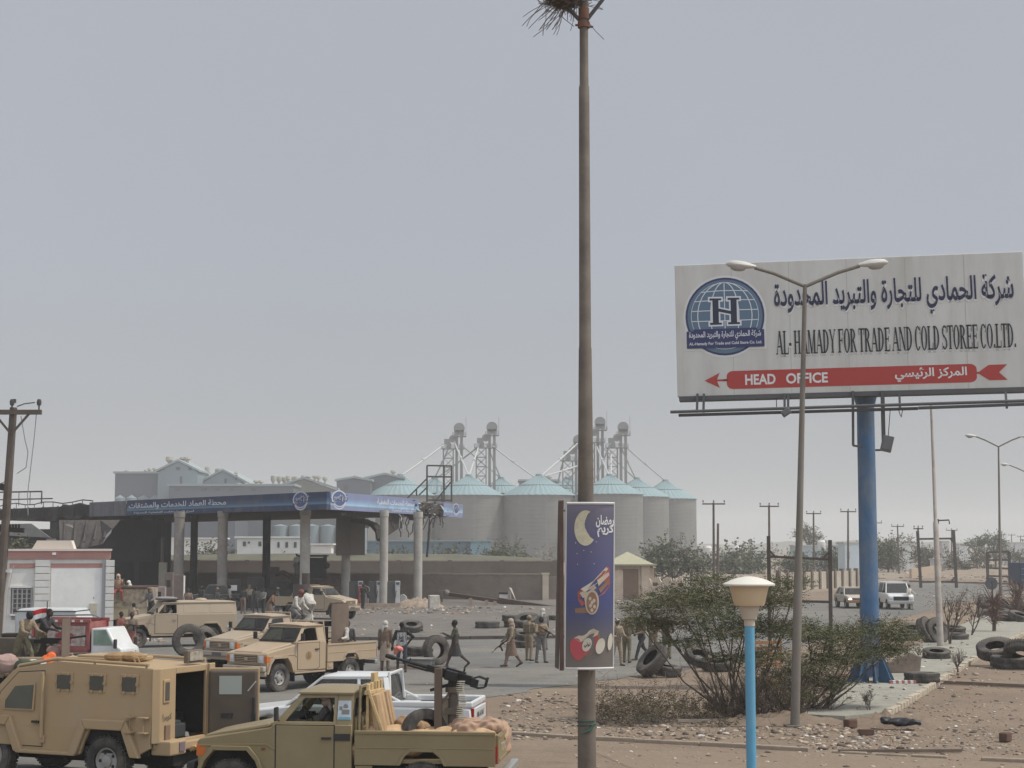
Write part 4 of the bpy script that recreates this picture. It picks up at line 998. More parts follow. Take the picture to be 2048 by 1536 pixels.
disc(b, lx, lz, rr, rr, -.014, 0); disc(b, lx, lz, rr * .95, rr * .95, -.018, 1)
gz = lz + .02; gr = rr * .86
disc(b, lx, gz, gr, gr, -.022, 2)
disc(b, lx, gz, gr * .985, gr * .985, -.026, 1)
for k in (-.80, -.42, 0, .42, .80):
 pts = [(lx + gr * k * math.cos(a), gz + gr * math.sin(a)) for a in np.linspace(-.75, math.pi / 2, 16)]
 ribbon(b, pts, .028, -.030, 2)
for q_ in (.72, .45, .16, -.14, -.42):
 hwid = gr * math.sqrt(1 - q_ * q_)
 ribbon(b, [(lx + hwid * s, gz + gr * q_ + .05 * (1 - s * s) * (1 if q_ > 0 else -1) * abs(q_)) for s in np.linspace(-1, 1, 12)], .026, -.030, 2)
b.build('globe_logo', [LN, LB, LL, mat('logo backing', (.62, .61, .59), .6)], panel, smooth=0)
b = MB()
for m, g, y in ((1, .05, -.034), (0, 0, -.040)):
 x_, z_ = lx - .40, gz - .36
 for (p, q_) in (((x_ + .02, z_), (.19, .92)), ((x_ + .59, z_), (.19, .92))):
  b.add([(p[0] - g, y, p[1] - g + .1), (p[0] + q_[0] + g, y, p[1] - g + .1), (p[0] + q_[0] + g, y, p[1] + q_[1] + g), (p[0] - g, y, p[1] + q_[1] + g)], [(0, 1, 2, 3)], m)
  for zz in (.08, .86): b.add([(p[0] - .09 - g, y - .001, p[1] + zz - g), (p[0] + .28 + g, y - .001, p[1] + zz - g), (p[0] + .28 + g, y - .001, p[1] + zz + .06 + g), (p[0] - .09 - g, y - .001, p[1] + zz + .07 + g)], [(0, 1, 2, 3)], m)
 b.add([(x_ + .2, y - .002, z_ + .50 - g), (x_ + .62, y - .002, z_ + .40 - g), (x_ + .62, y - .002, z_ + .50 + g), (x_ + .2, y - .002, z_ + .60 + g)], [(0, 1, 2, 3)], m)
b.build('monogram', [mat('monogram navy', (.02, .026, .05), .5), LL], panel, smooth=0)
b = MB()
zb0, zb1 = lz - rr * .80, lz - rr * .36
b.add([(lx - rr * .98, -.044, zb0), (lx + rr * .98, -.044, zb0), (lx + rr * .98, -.044, zb1), (lx + rr * .8, -.044, zb1), (lx + rr * .8, -.044, zb1 + .06), (lx - rr * .8, -.044, zb1 + .06), (lx - rr * .8, -.044, zb1), (lx - rr * .98, -.044, zb1)], [tuple(range(8))], 0)
add_text(b, arabic('شركة الحمادي للتجارة والتبريد المحدودة'), lx - rr * .92, lx + rr * .9, zb0 + .24, zb1 - .01, -.050, 1, .02)
add_text(b, 'AL-Hamady For Trade and Cold Store Co. Ltd.', lx - rr * .92, lx + rr * .92, zb0 + .07, zb0 + .19, -.050, 1, .02)
b.build('name_band', [LN, LL], panel, smooth=0)
b = MB()
for k in range(1, 6): b.box((-BW / 2 + BW * k / 6, -.001, 0), (.018, .006, BH - .06))
b.build('sheet_seam', mat('sheet seam', (.40, .385, .35), .7), panel, smooth=0)
FRM = mat('dark rail steel', (.085, .085, .085), .7)
b = MB()
def bz(px, py): return u2x(px, py)
for (ax, ay, bx, by) in ((1341, 828, 2042, 808), (1357, 834, 1830, 822), (1830, 822, 2038, 815)):
 a_, c_ = bz(ax, ay), bz(bx, by)
 b.tube([(a_[0], -.5 if ay < 830 else -.35, a_[1]), (c_[0], -.5 if ay < 830 else -.35, c_[1])], .05, 6)
for px, n in ((1394, 0), (1407, 0), (1569, 0), (1576, 0), (1795, 0), (2000, 0)):
 a_, c_ = bz(px, 790), bz(px, 828 if px < 1700 else 822)
 b.bar((a_[0], -.1, a_[1]), (c_[0], -.35, c_[1]), .07)
b.bar((bz(1704, 785)[0], -.1, bz(1704, 785)[1]), (bz(1704, 895)[0], -.1, bz(1704, 895)[1]), .08); b.bar((bz(1704, 895)[0], -.1, bz(1704, 895)[1]), (bz(1722, 897)[0], 0, bz(1722, 897)[1]), .06)
b.bar((bz(1762, 785)[0], -.1, bz(1762, 785)[1]), (bz(1764, 905)[0], -.1, bz(1764, 905)[1]), .12); b.bar((bz(1764, 904)[0], -.1, bz(1764, 904)[1]), (bz(1748, 904)[0], 0, bz(1748, 904)[1]), .06)
rails = bobj(b, 'lamp_rail', FRM)
def flood(px, py, s=1.0, tilt=.6):
 a_ = bz(px, py); b = MB(); q_ = Matrix.Rotation(tilt, 3, 'Y')
 b.box((a_[0], -.45, a_[1]), (.26 * s, .22, .38 * s), rot=q_); b.box((a_[0] + .0, -.57, a_[1]), (.20 * s, .03, .30 * s), rot=q_)
 o = b.build('floodlight', mat('lamp housing', (.13, .13, .13), .6), t, smooth=0, bevel=.02); o.matrix_local = BM
flood(1769, 893, 1.3, .25); flood(1572, 829, .8, 1.0)
b = MB(); a_, c_ = bz(1776, 823), bz(1771, 883); b.tube([(a_[0], -.45, a_[1]), (c_[0], -.45, c_[1])], .012, 4)
for (ax, ay, bx, by) in ((1553, 800, 1553, 825), (1800, 825, 1797, 840), (1792, 824, 1796, 838)): b.tube([(bz(ax, ay)[0], -.4, bz(ax, ay)[1]), (bz(bx, by)[0], -.4, bz(bx, by)[1])], .012, 4)
bobj(b, 'loose_cable', SOOT)
# ================================================================ street lamps
POLE = mat('grey lamp pole', (.165, .148, .125), .7, var=.12, vscale=1.5, dirt=(.16, .12, .09), damt=.5, dscale=1.2)
HEAD = mat('lamp head shell', (.52, .50, .46), .6, var=.1); LENS = mat('lamp glass', (.34, .33, .31), .25)
def lamp(label, base, top, r0, r1, armL, armR, m=POLE, name='street_lamp', heads=True):
 t = thing(name, label, 'street lamp', base, group='double armed street lamps along the median')
 tv = Vector(top) - Vector(base)
 b = MB(); b.tube([(0, 0, -.05), tv * .35, tv * .355, tv], [r0, r0 * .9, r0 * .78, r1], 12); b.box((0, 0, .02), (r0 * 4, r0 * 4, .05)); b.build('pole', m, t)
 for end, s in ((armL, -1), (armR, 1)):
  if end is None: continue
  e = Vector(end) - Vector(base)
  d = (e - tv);
  b = MB(); b.tube([tv - Vector((0, 0, .05)), tv + d * .5 + Vector((0, 0, .02)), tv + d * .82], .045, 8); arm = b.build('arm', m, t)
  if not heads: continue
  dd = d.normalized(); hd = Vector((d.x, d.y, 0)).normalized(); hv = (hd + Vector((0, 0, .10))).normalized()
  c = tv + d * .80
  q_ = hv.to_track_quat('X', 'Z').to_matrix().to_4x4(); q_.translation = c
  vs, fs = [], []
  prof = [(0, .05, .04), (.12, .09, .07), (.3, .15, .11), (.5, .16, .115), (.66, .12, .09), (.74, .03, .03)]
  b = MB(); n = 12
  for x, wy, wz in prof:
   for k in range(n):
    a = 2 * math.pi * k / n; vs.append((x, wy * math.cos(a), wz * math.sin(a) * (1.0 if math.sin(a) > 0 else .75) + .03))
  for i in range(len(prof) - 1):
   for k in range(n): fs.append((i * n + k, i * n + (k + 1) % n, (i + 1) * n + (k + 1) % n, (i + 1) * n + k))
  fs += [tuple(range(n)), tuple((len(prof) - 1) * n + k for k in range(n))]
  b.add(vs, fs, 0, q_); h_ = b.build('lamp_head', HEAD, t)
  b = MB(); b.ball((.44, 0, -.04), .2, 12, 0, q_, (1.0, .62, .42)); b.build('lens', LENS, h_)
 return t
Y1 = 41.6
lamp('double armed street lamp standing in front of the billboard', GX(1584, Y1), P(1610, 569, Y1), .115, .05, P(1487, 528, Y1), P(1743, 524, Y1))
Y2 = 75
pl = thing('street_lamp', 'leaning bare lamp pole without lamp heads on the paved median', 'street lamp', G(1881, 1292, .13), group='double armed street lamps along the median')
tv = P(1862, 808, Y2) - G(1881, 1292, .13)
b = MB(); b.tube([(0, 0, -.1), tv * .5, tv * .505, tv], [.15, .115, .085, .05], 12); b.build('pole', mat('pale rusty pole', (.34, .31, .275), .75, var=.15, dirt=(.2, .12, .08), damt=.6, dscale=2), pl)
o2 = pl.location; p = P(1873, 1040, Y2) - Vector(o2)
b = MB(); b.tube([p, P(1875, 1041, Y2) - Vector(o2), P(1898, 1040, Y2) - Vector(o2), P(1899, 1048, Y2) - Vector(o2)], .035, 6); b.box(P(1874, 1043, Y2) - Vector(o2), (.14, .14, .22)); b.build('bracket', FRM, pl)
b = MB(); b.box(P(1876, 1226, Y2) - Vector(o2) + Vector((0, -.12, 0)), (.12, .08, .42)); b.build('hatch', SOOT, pl)
Y3 = 108
lamp('double armed street lamp further along the road at right', GX(1998, Y3, .1), P(1997, 892, Y3), .11, .05, P(1942, 869, Y3), P(2050, 870, Y3))
Y4 = 141
lamp('farthest street lamp whose left arm enters from the right edge', GX(2058, Y4, .1), P(2062, 948, Y4), .11, .05, P(2008, 926, Y4), P(2112, 926, Y4))
YCp = 23.0
tp = thing('lamp_column', 'tall weathered lamp column with stick nest on its bracket arms', 'street lamp', GX(1172, YCp))
bz_ = tp.location
BRP = mat('weathered brown steel', (.155, .128, .102), .75, var=.14, vscale=2.5, dirt=(.075, .058, .048), damt=.75, dscale=1.6, detail=8)
ztop = P(1172, -60, YCp).z
b = MB(); b.tube([(0, 0, -.1), (0, 0, 4.4), (0, 0, 7.0), (0, 0, 7.02), (0, 0, P(1172, 175, YCp).z), (0, 0, P(1172, 170, YCp).z), (0, 0, ztop)], [.128, .112, .088, .082, .072, .062, .056], 20); b.build('pole', BRP, tp)
b = MB()
for py, h_, r_ in ((50, .08, .085), (28, .16, .075)):
 z = P(1172, py, YCp).z; b.tube([(0, 0, z - h_ / 2), (0, 0, z + h_ / 2)], r_, 16)
b.bar((-.12, 0, P(1172, 50, YCp).z), (.13, 0, P(1172, 54, YCp).z), .025); b.build('clamp', mat('rusty clamp', (.15, .075, .05), .85, var=.3), tp)
b = MB(); zz = P(1172, 42, YCp).z
b.tube([(.03, 0, zz), (.45, 0, zz + .55)], .028, 8); b.tube([(-.03, 0, zz - .02), (-.5, 0, zz + .50)], .028, 8); b.build('bracket_arm', mat('dark arm', (.075, .072, .07), .7), tp)
z = P(1172, 1455, YCp).z
b = MB(); b.tube([(.129 * math.cos(a), .129 * math.sin(a), z + .05 * a / 6) for a in np.linspace(0, 12, 30)], .008, 5); b.tube([(.1, -.1, z + .05), (.02, -.16, z - .03), (-.06, -.15, z - .06)], .014, 5)
b.build('green_tie', mat('green twine', (.03, .085, .06), .9), tp)
TWIG = mat('nest twig', (.125, .098, .078), .95, var=.3)
b = MB(); c = Vector((-.26, 0, zz + .33))
for k in range(620):
 a = random.gauss(0, 1); p = c + Vector((random.gauss(0, .13), random.gauss(0, .12), random.gauss(0, .055)))
 d = Vector((random.gauss(0, 1), random.gauss(0, 1), random.gauss(0, .38))).normalized() * random.uniform(.05, .17)
 b.tube([p - d, p + d * .2 + Vector((0, 0, random.uniform(-.02, .02))), p + d], random.uniform(.003, .007), 4)
for k in range(34):
 p = c + Vector((random.uniform(-.28, .2), random.uniform(-.1, .1), -.05)); pts = [p]
 d = Vector((random.uniform(-.10, .02), 0, -random.uniform(.04, .12)))
 for j in range(random.randint(2, 5)): d = d + Vector((random.uniform(-.04, .04), 0, random.uniform(-.02, .02))); pts.append(pts[-1] + d)
 b.tube(pts, .005, 4)
for k in range(3): b.tube([(.05, 0, zz + .42 - .1 * k), (.17 + .05 * k, 0, zz + .40 - .12 * k)], .005, 4)
for x0_, x1_ in ((-.36, -.62), (-.3, -.52), (-.24, -.44)):
 b.tube([c + Vector((x0_ + .26, 0, -.12)), c + Vector((x1_ + .36, 0, -.32)), c + Vector((x1_ + .26, 0, -.44 + .06 * x0_))], .007, 4)
tag(b.build('bird_nest', TWIG, loc=tp.location, smooth=0), 'untidy stick nest wedged on bracket at top of tall column', 'nest')
YBN = YCp - .22
def bp(px, py): p = P(px, py, YBN); return p.x - bz_.x, p.z
t = thing('banner_sign', 'blue banner with crescent moon and snack rolls tied to the tall column', 'banner', (bz_.x, YBN, 0))
xl, zt_ = bp(1134, 1006); xr, zb_ = bp(1231, 1338)
Wb, Hb = xr - xl, zt_ - zb_
def bcurve(x):
 u = (x - xl) / Wb
 return -.05 * math.sin(u * math.pi * .9) + .10 * u ** 3
def fnb(off): return lambda a, c: (a - .012 * (zt_ - c), bcurve(a) - off, c)
m = bpy.data.materials.new('banner print'); m.use_nodes = True; n_, l_ = m.node_tree.nodes, m.node_tree.links
bs = n_['Principled BSDF']; bs.inputs['Roughness'].default_value = .5
tc_ = n_.new('ShaderNodeTexCoord'); sx_ = n_.new('ShaderNodeSeparateXYZ'); l_.new(tc_.outputs['Object'], sx_.inputs[0])
mr_ = n_.new('ShaderNodeMapRange'); mr_.inputs[1].default_value = zb_; mr_.inputs[2].default_value = zt_; l_.new(sx_.outputs[2], mr_.inputs[0])
rp_ = n_.new('ShaderNodeValToRGB'); e_ = rp_.color_ramp.elements
e_[0].position = 0; e_[0].color = (.155, .125, .105, 1); e_[1].position = 1; e_[1].color = (.165, .145, .20, 1)
for p_, c_ in ((.16, (.125, .11, .10)), (.30, (.068, .072, .135)), (.42, (.056, .066, .175)), (.60, (.082, .081, .175)), (.80, (.098, .093, .165)), (.93, (.125, .113, .15))):
 x_ = e_.new(p_); x_.color = (*c_, 1)
l_.new(mr_.outputs[0], rp_.inputs[0]); l_.new(rp_.outputs[0], bs.inputs['Base Color'])
b = MB(); nx, nz = 16, 12
vs = []
for j in range(nz + 1):
 for i in range(nx + 1): vs.append(fnb(0)(xl + Wb * i / nx, zb_ + Hb * j / nz))
fs = [(j * (nx + 1) + i, j * (nx + 1) + i + 1, (j + 1) * (nx + 1) + i + 1, (j + 1) * (nx + 1) + i) for j in range(nz) for i in range(nx)]
b.add(vs, fs); b.add([(x, y + .012, z) for x, y, z in vs], [f[::-1] for f in fs])
sheet = b.build('printed_sheet', m, t)
b = MB()
for z in (zt_ - .005, zb_ + .005): b.tube([fnb(0)(xl + Wb * i / nx, z) for i in range(nx + 1)], .018, 6)
b.tube([fnb(0)(xr, zt_ - Hb * k / 6) for k in range(7)], .010, 6); b.tube([fnb(-.01)(xl - .008, zt_ - Hb * k / 6) for k in range(7)], .012, 6)
b.build('hem', mat('white hem', (.55, .54, .52), .6), t)
b = MB(); b.box((xl - .075, .06, (zt_ + zb_) / 2), (.055, .11, Hb * 1.02)); b.build('frame_post', mat('rusted frame wood', (.105, .066, .05), .85, var=.3, vscale=5), t, smooth=0)
b = MB()
def old(u, v): x, z = bp(u, v); return (x, .11, z)
vs = [old(1117, 1000), old(1128, 1000), old(1118, 1340), old(1110, 1336)]
b.add(vs + [(x, y + .03, z) for x, y, z in vs], [(0, 1, 2, 3), (7, 6, 5, 4), (0, 3, 7, 4), (1, 5, 6, 2)]); b.build('rear_sheet', mat('faded rear sheet', (.16, .135, .115), .8, var=.2), t, smooth=0)
CRE = mat('moon cream', (.52, .47, .33), .6, var=.15, vscale=14)
b = MB()
cx_, cz_ = bp(1176, 1056); ro = .235
outer = [(cx_ + .150 * math.cos(a) - .03, cz_ + ro * math.sin(a)) for a in np.linspace(R(66), R(318), 26)]
inner = []
p_a, p_b = outer[0], outer[-1]
for k in range(26):
 u = k / 25; w_ = math.sin(u * math.pi) ** .75; m_x, m_z = p_a[0] + (p_b[0] - p_a[0]) * u, p_a[1] + (p_b[1] - p_a[1]) * u
 inner.append((m_x - .095 * w_ + random.uniform(-.005, .005), m_z + random.uniform(-.004, .004)))
for k in range(25): b.add([fnb(.006)(*q_) for q_ in (outer[k], outer[k + 1], inner[k + 1], inner[k])], [(0, 1, 2, 3)])
b.v = b.v; b.build('crescent', CRE, sheet, smooth=0)
b = MB()
x0_, z1_ = bp(1192, 1030); x1_, z0_ = bp(1229, 1074)
add_text(b, arabic('رمضان'), x0_, x1_, (z0_ + z1_) / 2 - .02, z1_, 0, 0, .03, fn=fnb(.006)); add_text(b, arabic('كريم'), x0_ + .02, x1_, z0_, (z0_ + z1_) / 2 + .03, 0, 0, .03, fn=fnb(.007)); b.build('calligraphy', WHT, sheet, smooth=0)
PK = [mat('roll red', (.33, .085, .07), .5), mat('roll cream', (.46, .38, .29), .6), mat('roll brown', (.24, .135, .085), .6), mat('roll pale', (.52, .47, .38), .6), mat('pack red', (.42, .075, .085), .5), mat('pack dark', (.05, .05, .05), .6)]
b = MB()
def quad(pix, m_, off): b.add([fnb(off)(*bp(x, y)) for x, y in pix], [tuple(range(len(pix)))], m_)
def oval(px, py, rx, ry, m_, off, n=22, rot=0): quad([(px + rx * math.cos(a) * math.cos(rot) - ry * math.sin(a) * math.sin(rot), py + rx * math.cos(a) * math.sin(rot) + ry * math.sin(a) * math.cos(rot)) for a in np.linspace(0, 2 * math.pi, n + 1)[:-1]], m_, off)
quad([(1157, 1184), (1166, 1175), (1200, 1154), (1216, 1131), (1221, 1136), (1222, 1172), (1210, 1188), (1190, 1198), (1165, 1212), (1158, 1200)], 0, .006)
quad([(1163, 1178), (1188, 1162), (1214, 1134), (1218, 1138), (1200, 1164), (1172, 1184)], 3, .009)
quad([(1161, 1186), (1190, 1168), (1195, 1176), (1168, 1196)], 1, .009)
quad([(1196, 1160), (1219, 1144), (1221, 1150), (1199, 1172)], 1, .009)
quad([(1199, 1178), (1220, 1158), (1221, 1166), (1203, 1186)], 2, .009)
oval(1186, 1204, 14, 25, 1, .012, rot=.0); oval(1186, 1205, 11, 21, 2, .015)
for dx, dy in ((-4, -8), (4, -4), (-3, 6), (5, 8), (0, 15), (0, 0)): oval(1186 + dx, 1205 + dy, 3, 4, 1, .018, 10)
quad([(1170, 1192), (1184, 1180), (1190, 1184), (1178, 1208), (1172, 1206)], 1, .0135)
quad([(1152, 1217), (1178, 1214), (1178, 1226), (1153, 1226)], 2, .005)
b.build('snack_roll_print', PK, sheet, smooth=0); b = MB()
quad([(1143, 1285), (1150, 1276), (1190, 1258), (1200, 1262), (1203, 1275), (1200, 1296), (1186, 1308), (1164, 1321), (1154, 1318), (1144, 1304)], 2, .006)
quad([(1143, 1284), (1150, 1276), (1160, 1277), (1170, 1290), (1172, 1312), (1160, 1321), (1152, 1317), (1144, 1304)], 4, .009)
quad([(1150, 1276), (1190, 1257), (1201, 1262), (1198, 1270), (1164, 1284)], 1, .009)
quad([(1166, 1284), (1199, 1269), (1201, 1290), (1172, 1312)], 0, .008)
oval(1177, 1289, 9, 14, 3, .012, rot=.35);
x0_, z1_ = bp(1171, 1284); x1_, z0_ = bp(1184, 1295); add_text(b, arabic('تولي'), x0_, x1_, z0_, z1_, 0, 5, .03, fn=fnb(.016))
oval(1204, 1292, 9, 16, 3, .012, rot=.25); oval(1224, 1284, 5, 17, 3, .012, rot=.1)
b.build('snack_roll_print', PK, sheet, smooth=0); b = MB()
for k in range(9): oval(1142 + random.uniform(4, 60), 1080 + random.uniform(0, 60), .9, 1.2, 3, .005, 8)
b.build('star_print', PK, sheet, smooth=0)
b = MB()
for z in (zt_ - .1, zb_ + .12): b.tube([(xl - .08, .05, z), (0, .25, z), (xr - .1, bcurve(xr - .1) + .03, z)], .012, 5)
b.build('mounting_strap', FRM, t)
# ================================================================ blue garden lantern, near
YN = 20.0
t = thing('garden_lamp', 'short sky blue lamp post with cream mushroom shaped lantern', 'lamp post', GX(1497, YN))
def lz(py): return P(1497, py, YN).z
b = MB(); b.tube([(0, 0, -.1), (0, 0, lz(1252))], .058, 20); b.build('post', mat('sky blue paint', (.10, .31, .46), .5, var=.06, vscale=3, dirt=(.35, .38, .38), damt=.22, dscale=3.5), t)
CR = mat('cream plastic', (.56, .42, .27), .45, var=.05, vscale=3, dirt=(.40, .30, .20), damt=.4, dscale=3)
b = MB(); b.lathe([(.064, lz(1252)), (.064, lz(1240)), (.085, lz(1238)), (.118, lz(1214)), (.125, lz(1210))], 28); b.build('neck', mat('grey beige collar', (.46, .39, .31), .6), t)
b = MB(); b.lathe([(.0, lz(1213)), (.170, lz(1211)), (.182, lz(1206)), (.230, lz(1172)), (.226, lz(1168)), (0, lz(1168))], 36); b.build('lantern_bowl', CR, t)
b = MB(); b.lathe([(.0, lz(1173)), (.225, lz(1172.5)), (.30, lz(1171)), (.303, lz(1168)), (.285, lz(1166)), (.21, lz(1160)), (.13, lz(1155.5)), (.05, lz(1153)), (0, lz(1152.5))], 40); b.build('cap', mat('ivory cap', (.64, .60, .52), .45, var=.03), t)
# ================================================================ utility poles
WOODP = mat('old pole wood', (.115, .092, .076), .9, var=.25, vscale=2.5)
def upole(label, base, top, r, arm, ins=3, braces=False, name='utility_pole', grp='wooden utility poles on the plain'):
 t = thing(name, label, 'utility pole', base, group=grp)
 tv = Vector(top) - Vector(base)
 b = MB(); b.tube([(0, 0, -.1), tv], [r, r * .72], 10); b.build('pole', WOODP, t)
 if arm:
  b = MB(); z = tv.z - .15; b.box((tv.x, -r, z), (arm, .12, .14))
  if braces:
   for s in (-1, 1): b.bar((tv.x + s * .55, -r, z), (tv.x, -r, z - .65), .06)
  b.build('crossarm', WOODP, t, smooth=0)
  for k in range(ins):
   x = tv.x + (-arm / 2 + .08) + (arm - .16) * k / max(1, ins - 1); b = MB(); b.tube([(x, -r, z), (x, -r, z + .22)], .025, 6); b.lathe([(0, .2), (.06, .2), (.075, .3), (.05, .38), (0, .38)], 8, M=Matrix.Translation((x, -r, z))); b.build('insulator', mat('brown insulator', (.06, .05, .05), .4), t)
 return t
YU = 50
u = upole('leaning wooden utility pole with crossarm at the left edge', GX(-4, YU), P(27, 815, YU), .155, 1.75, 3, True, grp='utility poles near and far')
ub = u.location
b = MB(); tvu = P(27, 815, YU) - Vector(ub)
b.box((tvu.x + .05, -.1, tvu.z + .18), (.09, .09, .12)); b.tube([(tvu.x + .14, -.12, tvu.z + .02), (tvu.x + .35, -.12, tvu.z + .1), (tvu.x + .66, -.12, tvu.z + .14)], .018, 5)
b.build('fuse_bracket', FRM, u)
b = MB()
def rel(px, py): return P(px, py, YU) - Vector(ub)
for pts in (((73, 828), (68, 880), (55, 990)), ((42, 832), (50, 880), (56, 905), (52, 935), (34, 947)), ((0, 968), (22, 958)), ((0, 975), (18, 985)), ((55, 990), (56, 1030))):
 b.tube([rel(*q_) for q_ in pts], .014, 5)
b.build('hanging_wire', mat('pale wire', (.26, .26, .26), .7), u)
b = MB()
for k in range(7): b.box(rel(2 + 6 * k, 1056), (.05, .08, .22))
b.bar(rel(-5, 1058), rel(48, 1061), .10, .14); b.bar(rel(0, 973), rel(18, 977), .14, .2)
for pts in (((0, 1100), (6, 1105), (10, 1125), (14, 1145)), ((0, 1112), (8, 1130), (10, 1150))): b.tube([rel(*q_) for q_ in pts], .03, 5)
b.build('meter_bracket', SOOT, u)
b = MB(); b.box(rel(8, 1142), (.42, .12, .08)); b.build('cable_clamp', PW, u, smooth=0)
b = MB(); b.tube([rel(17, 1146), rel(8, 1200), rel(2, 1290)], .055, 8); b.tube([rel(28, 1130), rel(17, 1180), rel(12, 1240)], .01, 4); b.build('conduit', mat('pale conduit', (.40, .36, .33), .8), u)
for px, py, top, ytop, Yp, arm, lb in ((1427, 0, 1427, 1005, 172, 2.3, 'utility pole with three insulators left of the bush lantern'), (1538, 0, 1538, 1010, 184, 2.1, 'utility pole rising behind left post of low bare frame'), (1627, 0, 1627, 1025, 226, 2.0, 'utility pole just right of the near double lamp'),
  (1695, 0, 1696, 1021, 214, 2.0, 'utility pole close to the left side of billboard column'), (1797, 0, 1795, 1051, 281, 2.1, 'utility pole among green trees right of billboard column'), (1839, 0, 1836, 1055, 210, 1.2, 'thin utility pole merging with left post of the tall sign frame'),
  (1903, 0, 1903, 1059, 330, 2.2, 'utility pole inside the tall bare sign frame'), (1752, 0, 1752, 1044, 280, 1.9, 'utility pole mostly hidden by the billboard column'), (2003, 0, 2003, 1067, 430, 1.6, 'small far utility pole just right of the double lamp'),
  (2023, 0, 2023, 1069, 450, 1.9, 'second small far utility pole near right edge'), (2040, 0, 2041, 1072, 470, 1.9, 'farthest small utility pole at the right edge'), (1362, 0, 1362, 1065, 420, .8, 'tiny far pole before the right end silo')):
 upole(lb, GX(px, Yp), P(top, ytop, Yp), .15, arm, 3, grp='utility poles near and far')
upole('dark cut off pole leaning against the three insulator pole', GX(1434, 171), P(1436, 1047, 171), .16, 0, 0, grp='utility poles near and far')
def sframe(label, posts, bars, Y, w=.14, braces=()):
 t = thing('sign_frame', label, 'frame', GX(posts[0][0], Y)); o_ = Vector(t.location)
 for (xt, yt, xb, _) in posts:
  b = MB(); b.bar(P(xt, yt, Y) - o_, GX(xb, Y, -.1) - o_, w); b.build('post', FRAMEM, t, smooth=0)
 for (x0, y0, x1, y1) in bars:
  b = MB(); b.bar(P(x0, y0, Y) - o_, P(x1, y1, Y) - o_, w * .75); b.build('crossbar', FRAMEM, t, smooth=0)
 for (x0, y0, x1, y1) in braces:
  b = MB(); b.bar(P(x0, y0, Y) - o_, P(x1, y1, Y) - o_, w * .55); b.build('brace', FRAMEM, t, smooth=0)
FRAMEM = mat('rust brown frame', (.085, .068, .058), .85, var=.2)
sframe('bare rusty sign frame behind the bush left of billboard column', [(1537, 1072, 1537, 0), (1660, 1080, 1658, 0)], [(1537, 1113, 1660, 1119), (1537, 1201, 1658, 1204)], 68, .13, [(1540, 1102, 1550, 1113), (1656, 1106, 1646, 1117)])
sframe('tall bare rusty sign frame beyond the white off-road car', [(1835, 1062, 1840, 0), (1907, 1060, 1911, 0)], [(1835, 1078, 1907, 1077), (1840, 1164, 1910, 1163)], 183, .27, [(1901, 1078, 1907, 1085), (1910, 1155, 1902, 1163)])
sframe('ladder like bare sign frame near the right edge of road', [(1974, 1104, 1974, 0), (2018, 1104, 2018, 0)], [(1974, 1105, 2018, 1103), (1974, 1120, 2018, 1120), (1974, 1136, 2018, 1137), (1974, 1152, 2018, 1153)], 195, .27, [(1975, 1104, 1980, 1116)])
t = thing('road_sign', 'dark round road sign seen from its back by tyre heap', 'sign', GX(1984, 104, .1)); o_ = Vector(t.location)
b = MB(); b.bar((0, 0, 0), P(1984, 1165, 104) - o_, .06); b.build('post', FRM, t)
b = MB(); b.lathe([(0, 0), (.38, 0), (.38, .03), (0, .03)], 24, axis='Y', M=Matrix.Translation(P(1983, 1167, 104) - o_)); b.build('sign_disc', mat('sign back', (.09, .10, .11), .6, var=.3), t)
t = thing('lorry', 'dark blue lorry rear entering at the right edge of the road', 'lorry', GX(2052, 170))
b = MB(); b.box((0, 1.5, 1.75), (1.6, 4, 2.1)); b.build('cargo_box', mat('dark blue paint', (.035, .055, .09), .6, var=.3), t, smooth=0, bevel=.05)
for k in range(3):
 b = MB(); b.box((-.1, -.53, 1.1 + .55 * k), (1.2, .04, .07)); b.build('box_bar', mat('grey bar', (.15, .19, .24), .6), t, smooth=0)
b = MB(); b.lathe([(.0, -.15), (.42, -.15), (.42, .15), (0, .15)], 16, M=Matrix.Translation((-.6, 0, .42)) @ Matrix.Rotation(math.pi / 2, 4, 'Y')); b.build('wheel', SOOT, t)
t = thing('fallen_gantry', 'toppled dark steel lamp mast resting on short legs by brown wall', 'mast', GX(888, 136)); o_ = Vector(t.location)
b = MB()
RB = mat('brown mast steel', (.105, .072, .055), .85, var=.2)
b.bar(P(890, 1187, 136) - o_, P(1108, 1218, 126) - o_, .28); b.bar(P(1000, 1201, 131) - o_, P(1150, 1224, 124) - o_, .42); b.build('mast_beam', RB, t, smooth=0)
b = MB(); b.bar(P(932, 1219, 126) - o_, P(1150, 1226, 124) - o_, .28)
for px, ya, yb in ((941, 1199, 1219), (973, 1203, 1219), (990, 1205, 1220), (1040, 1212, 1222)): b.bar(P(px, ya, 129) - o_, P(px, yb, 127) - o_, .25)
b.build('base_frame', RB, t, smooth=0)
b = MB(); b.bar(P(884, 1213, 136) - o_, P(883, 1184, 136) - o_, .16); b.bar(P(877, 1182, 136) - o_, P(887, 1182, 136) - o_, .14); b.ball(P(893, 1186, 135.5) - o_, .28, 10); b.build('lamp_stub', mat('grey stub', (.19, .17, .15), .8), t)
b = MB(); b.box((0, 0, .35), (.75, .5, .5)); b.box((0, 0, .66), (.85, .6, .15), 1); tag(b.build('crate', [PW, SOOT], loc=GX(1008, 137), smooth=0), 'white crate with dark lid beside the toppled mast', 'crate')
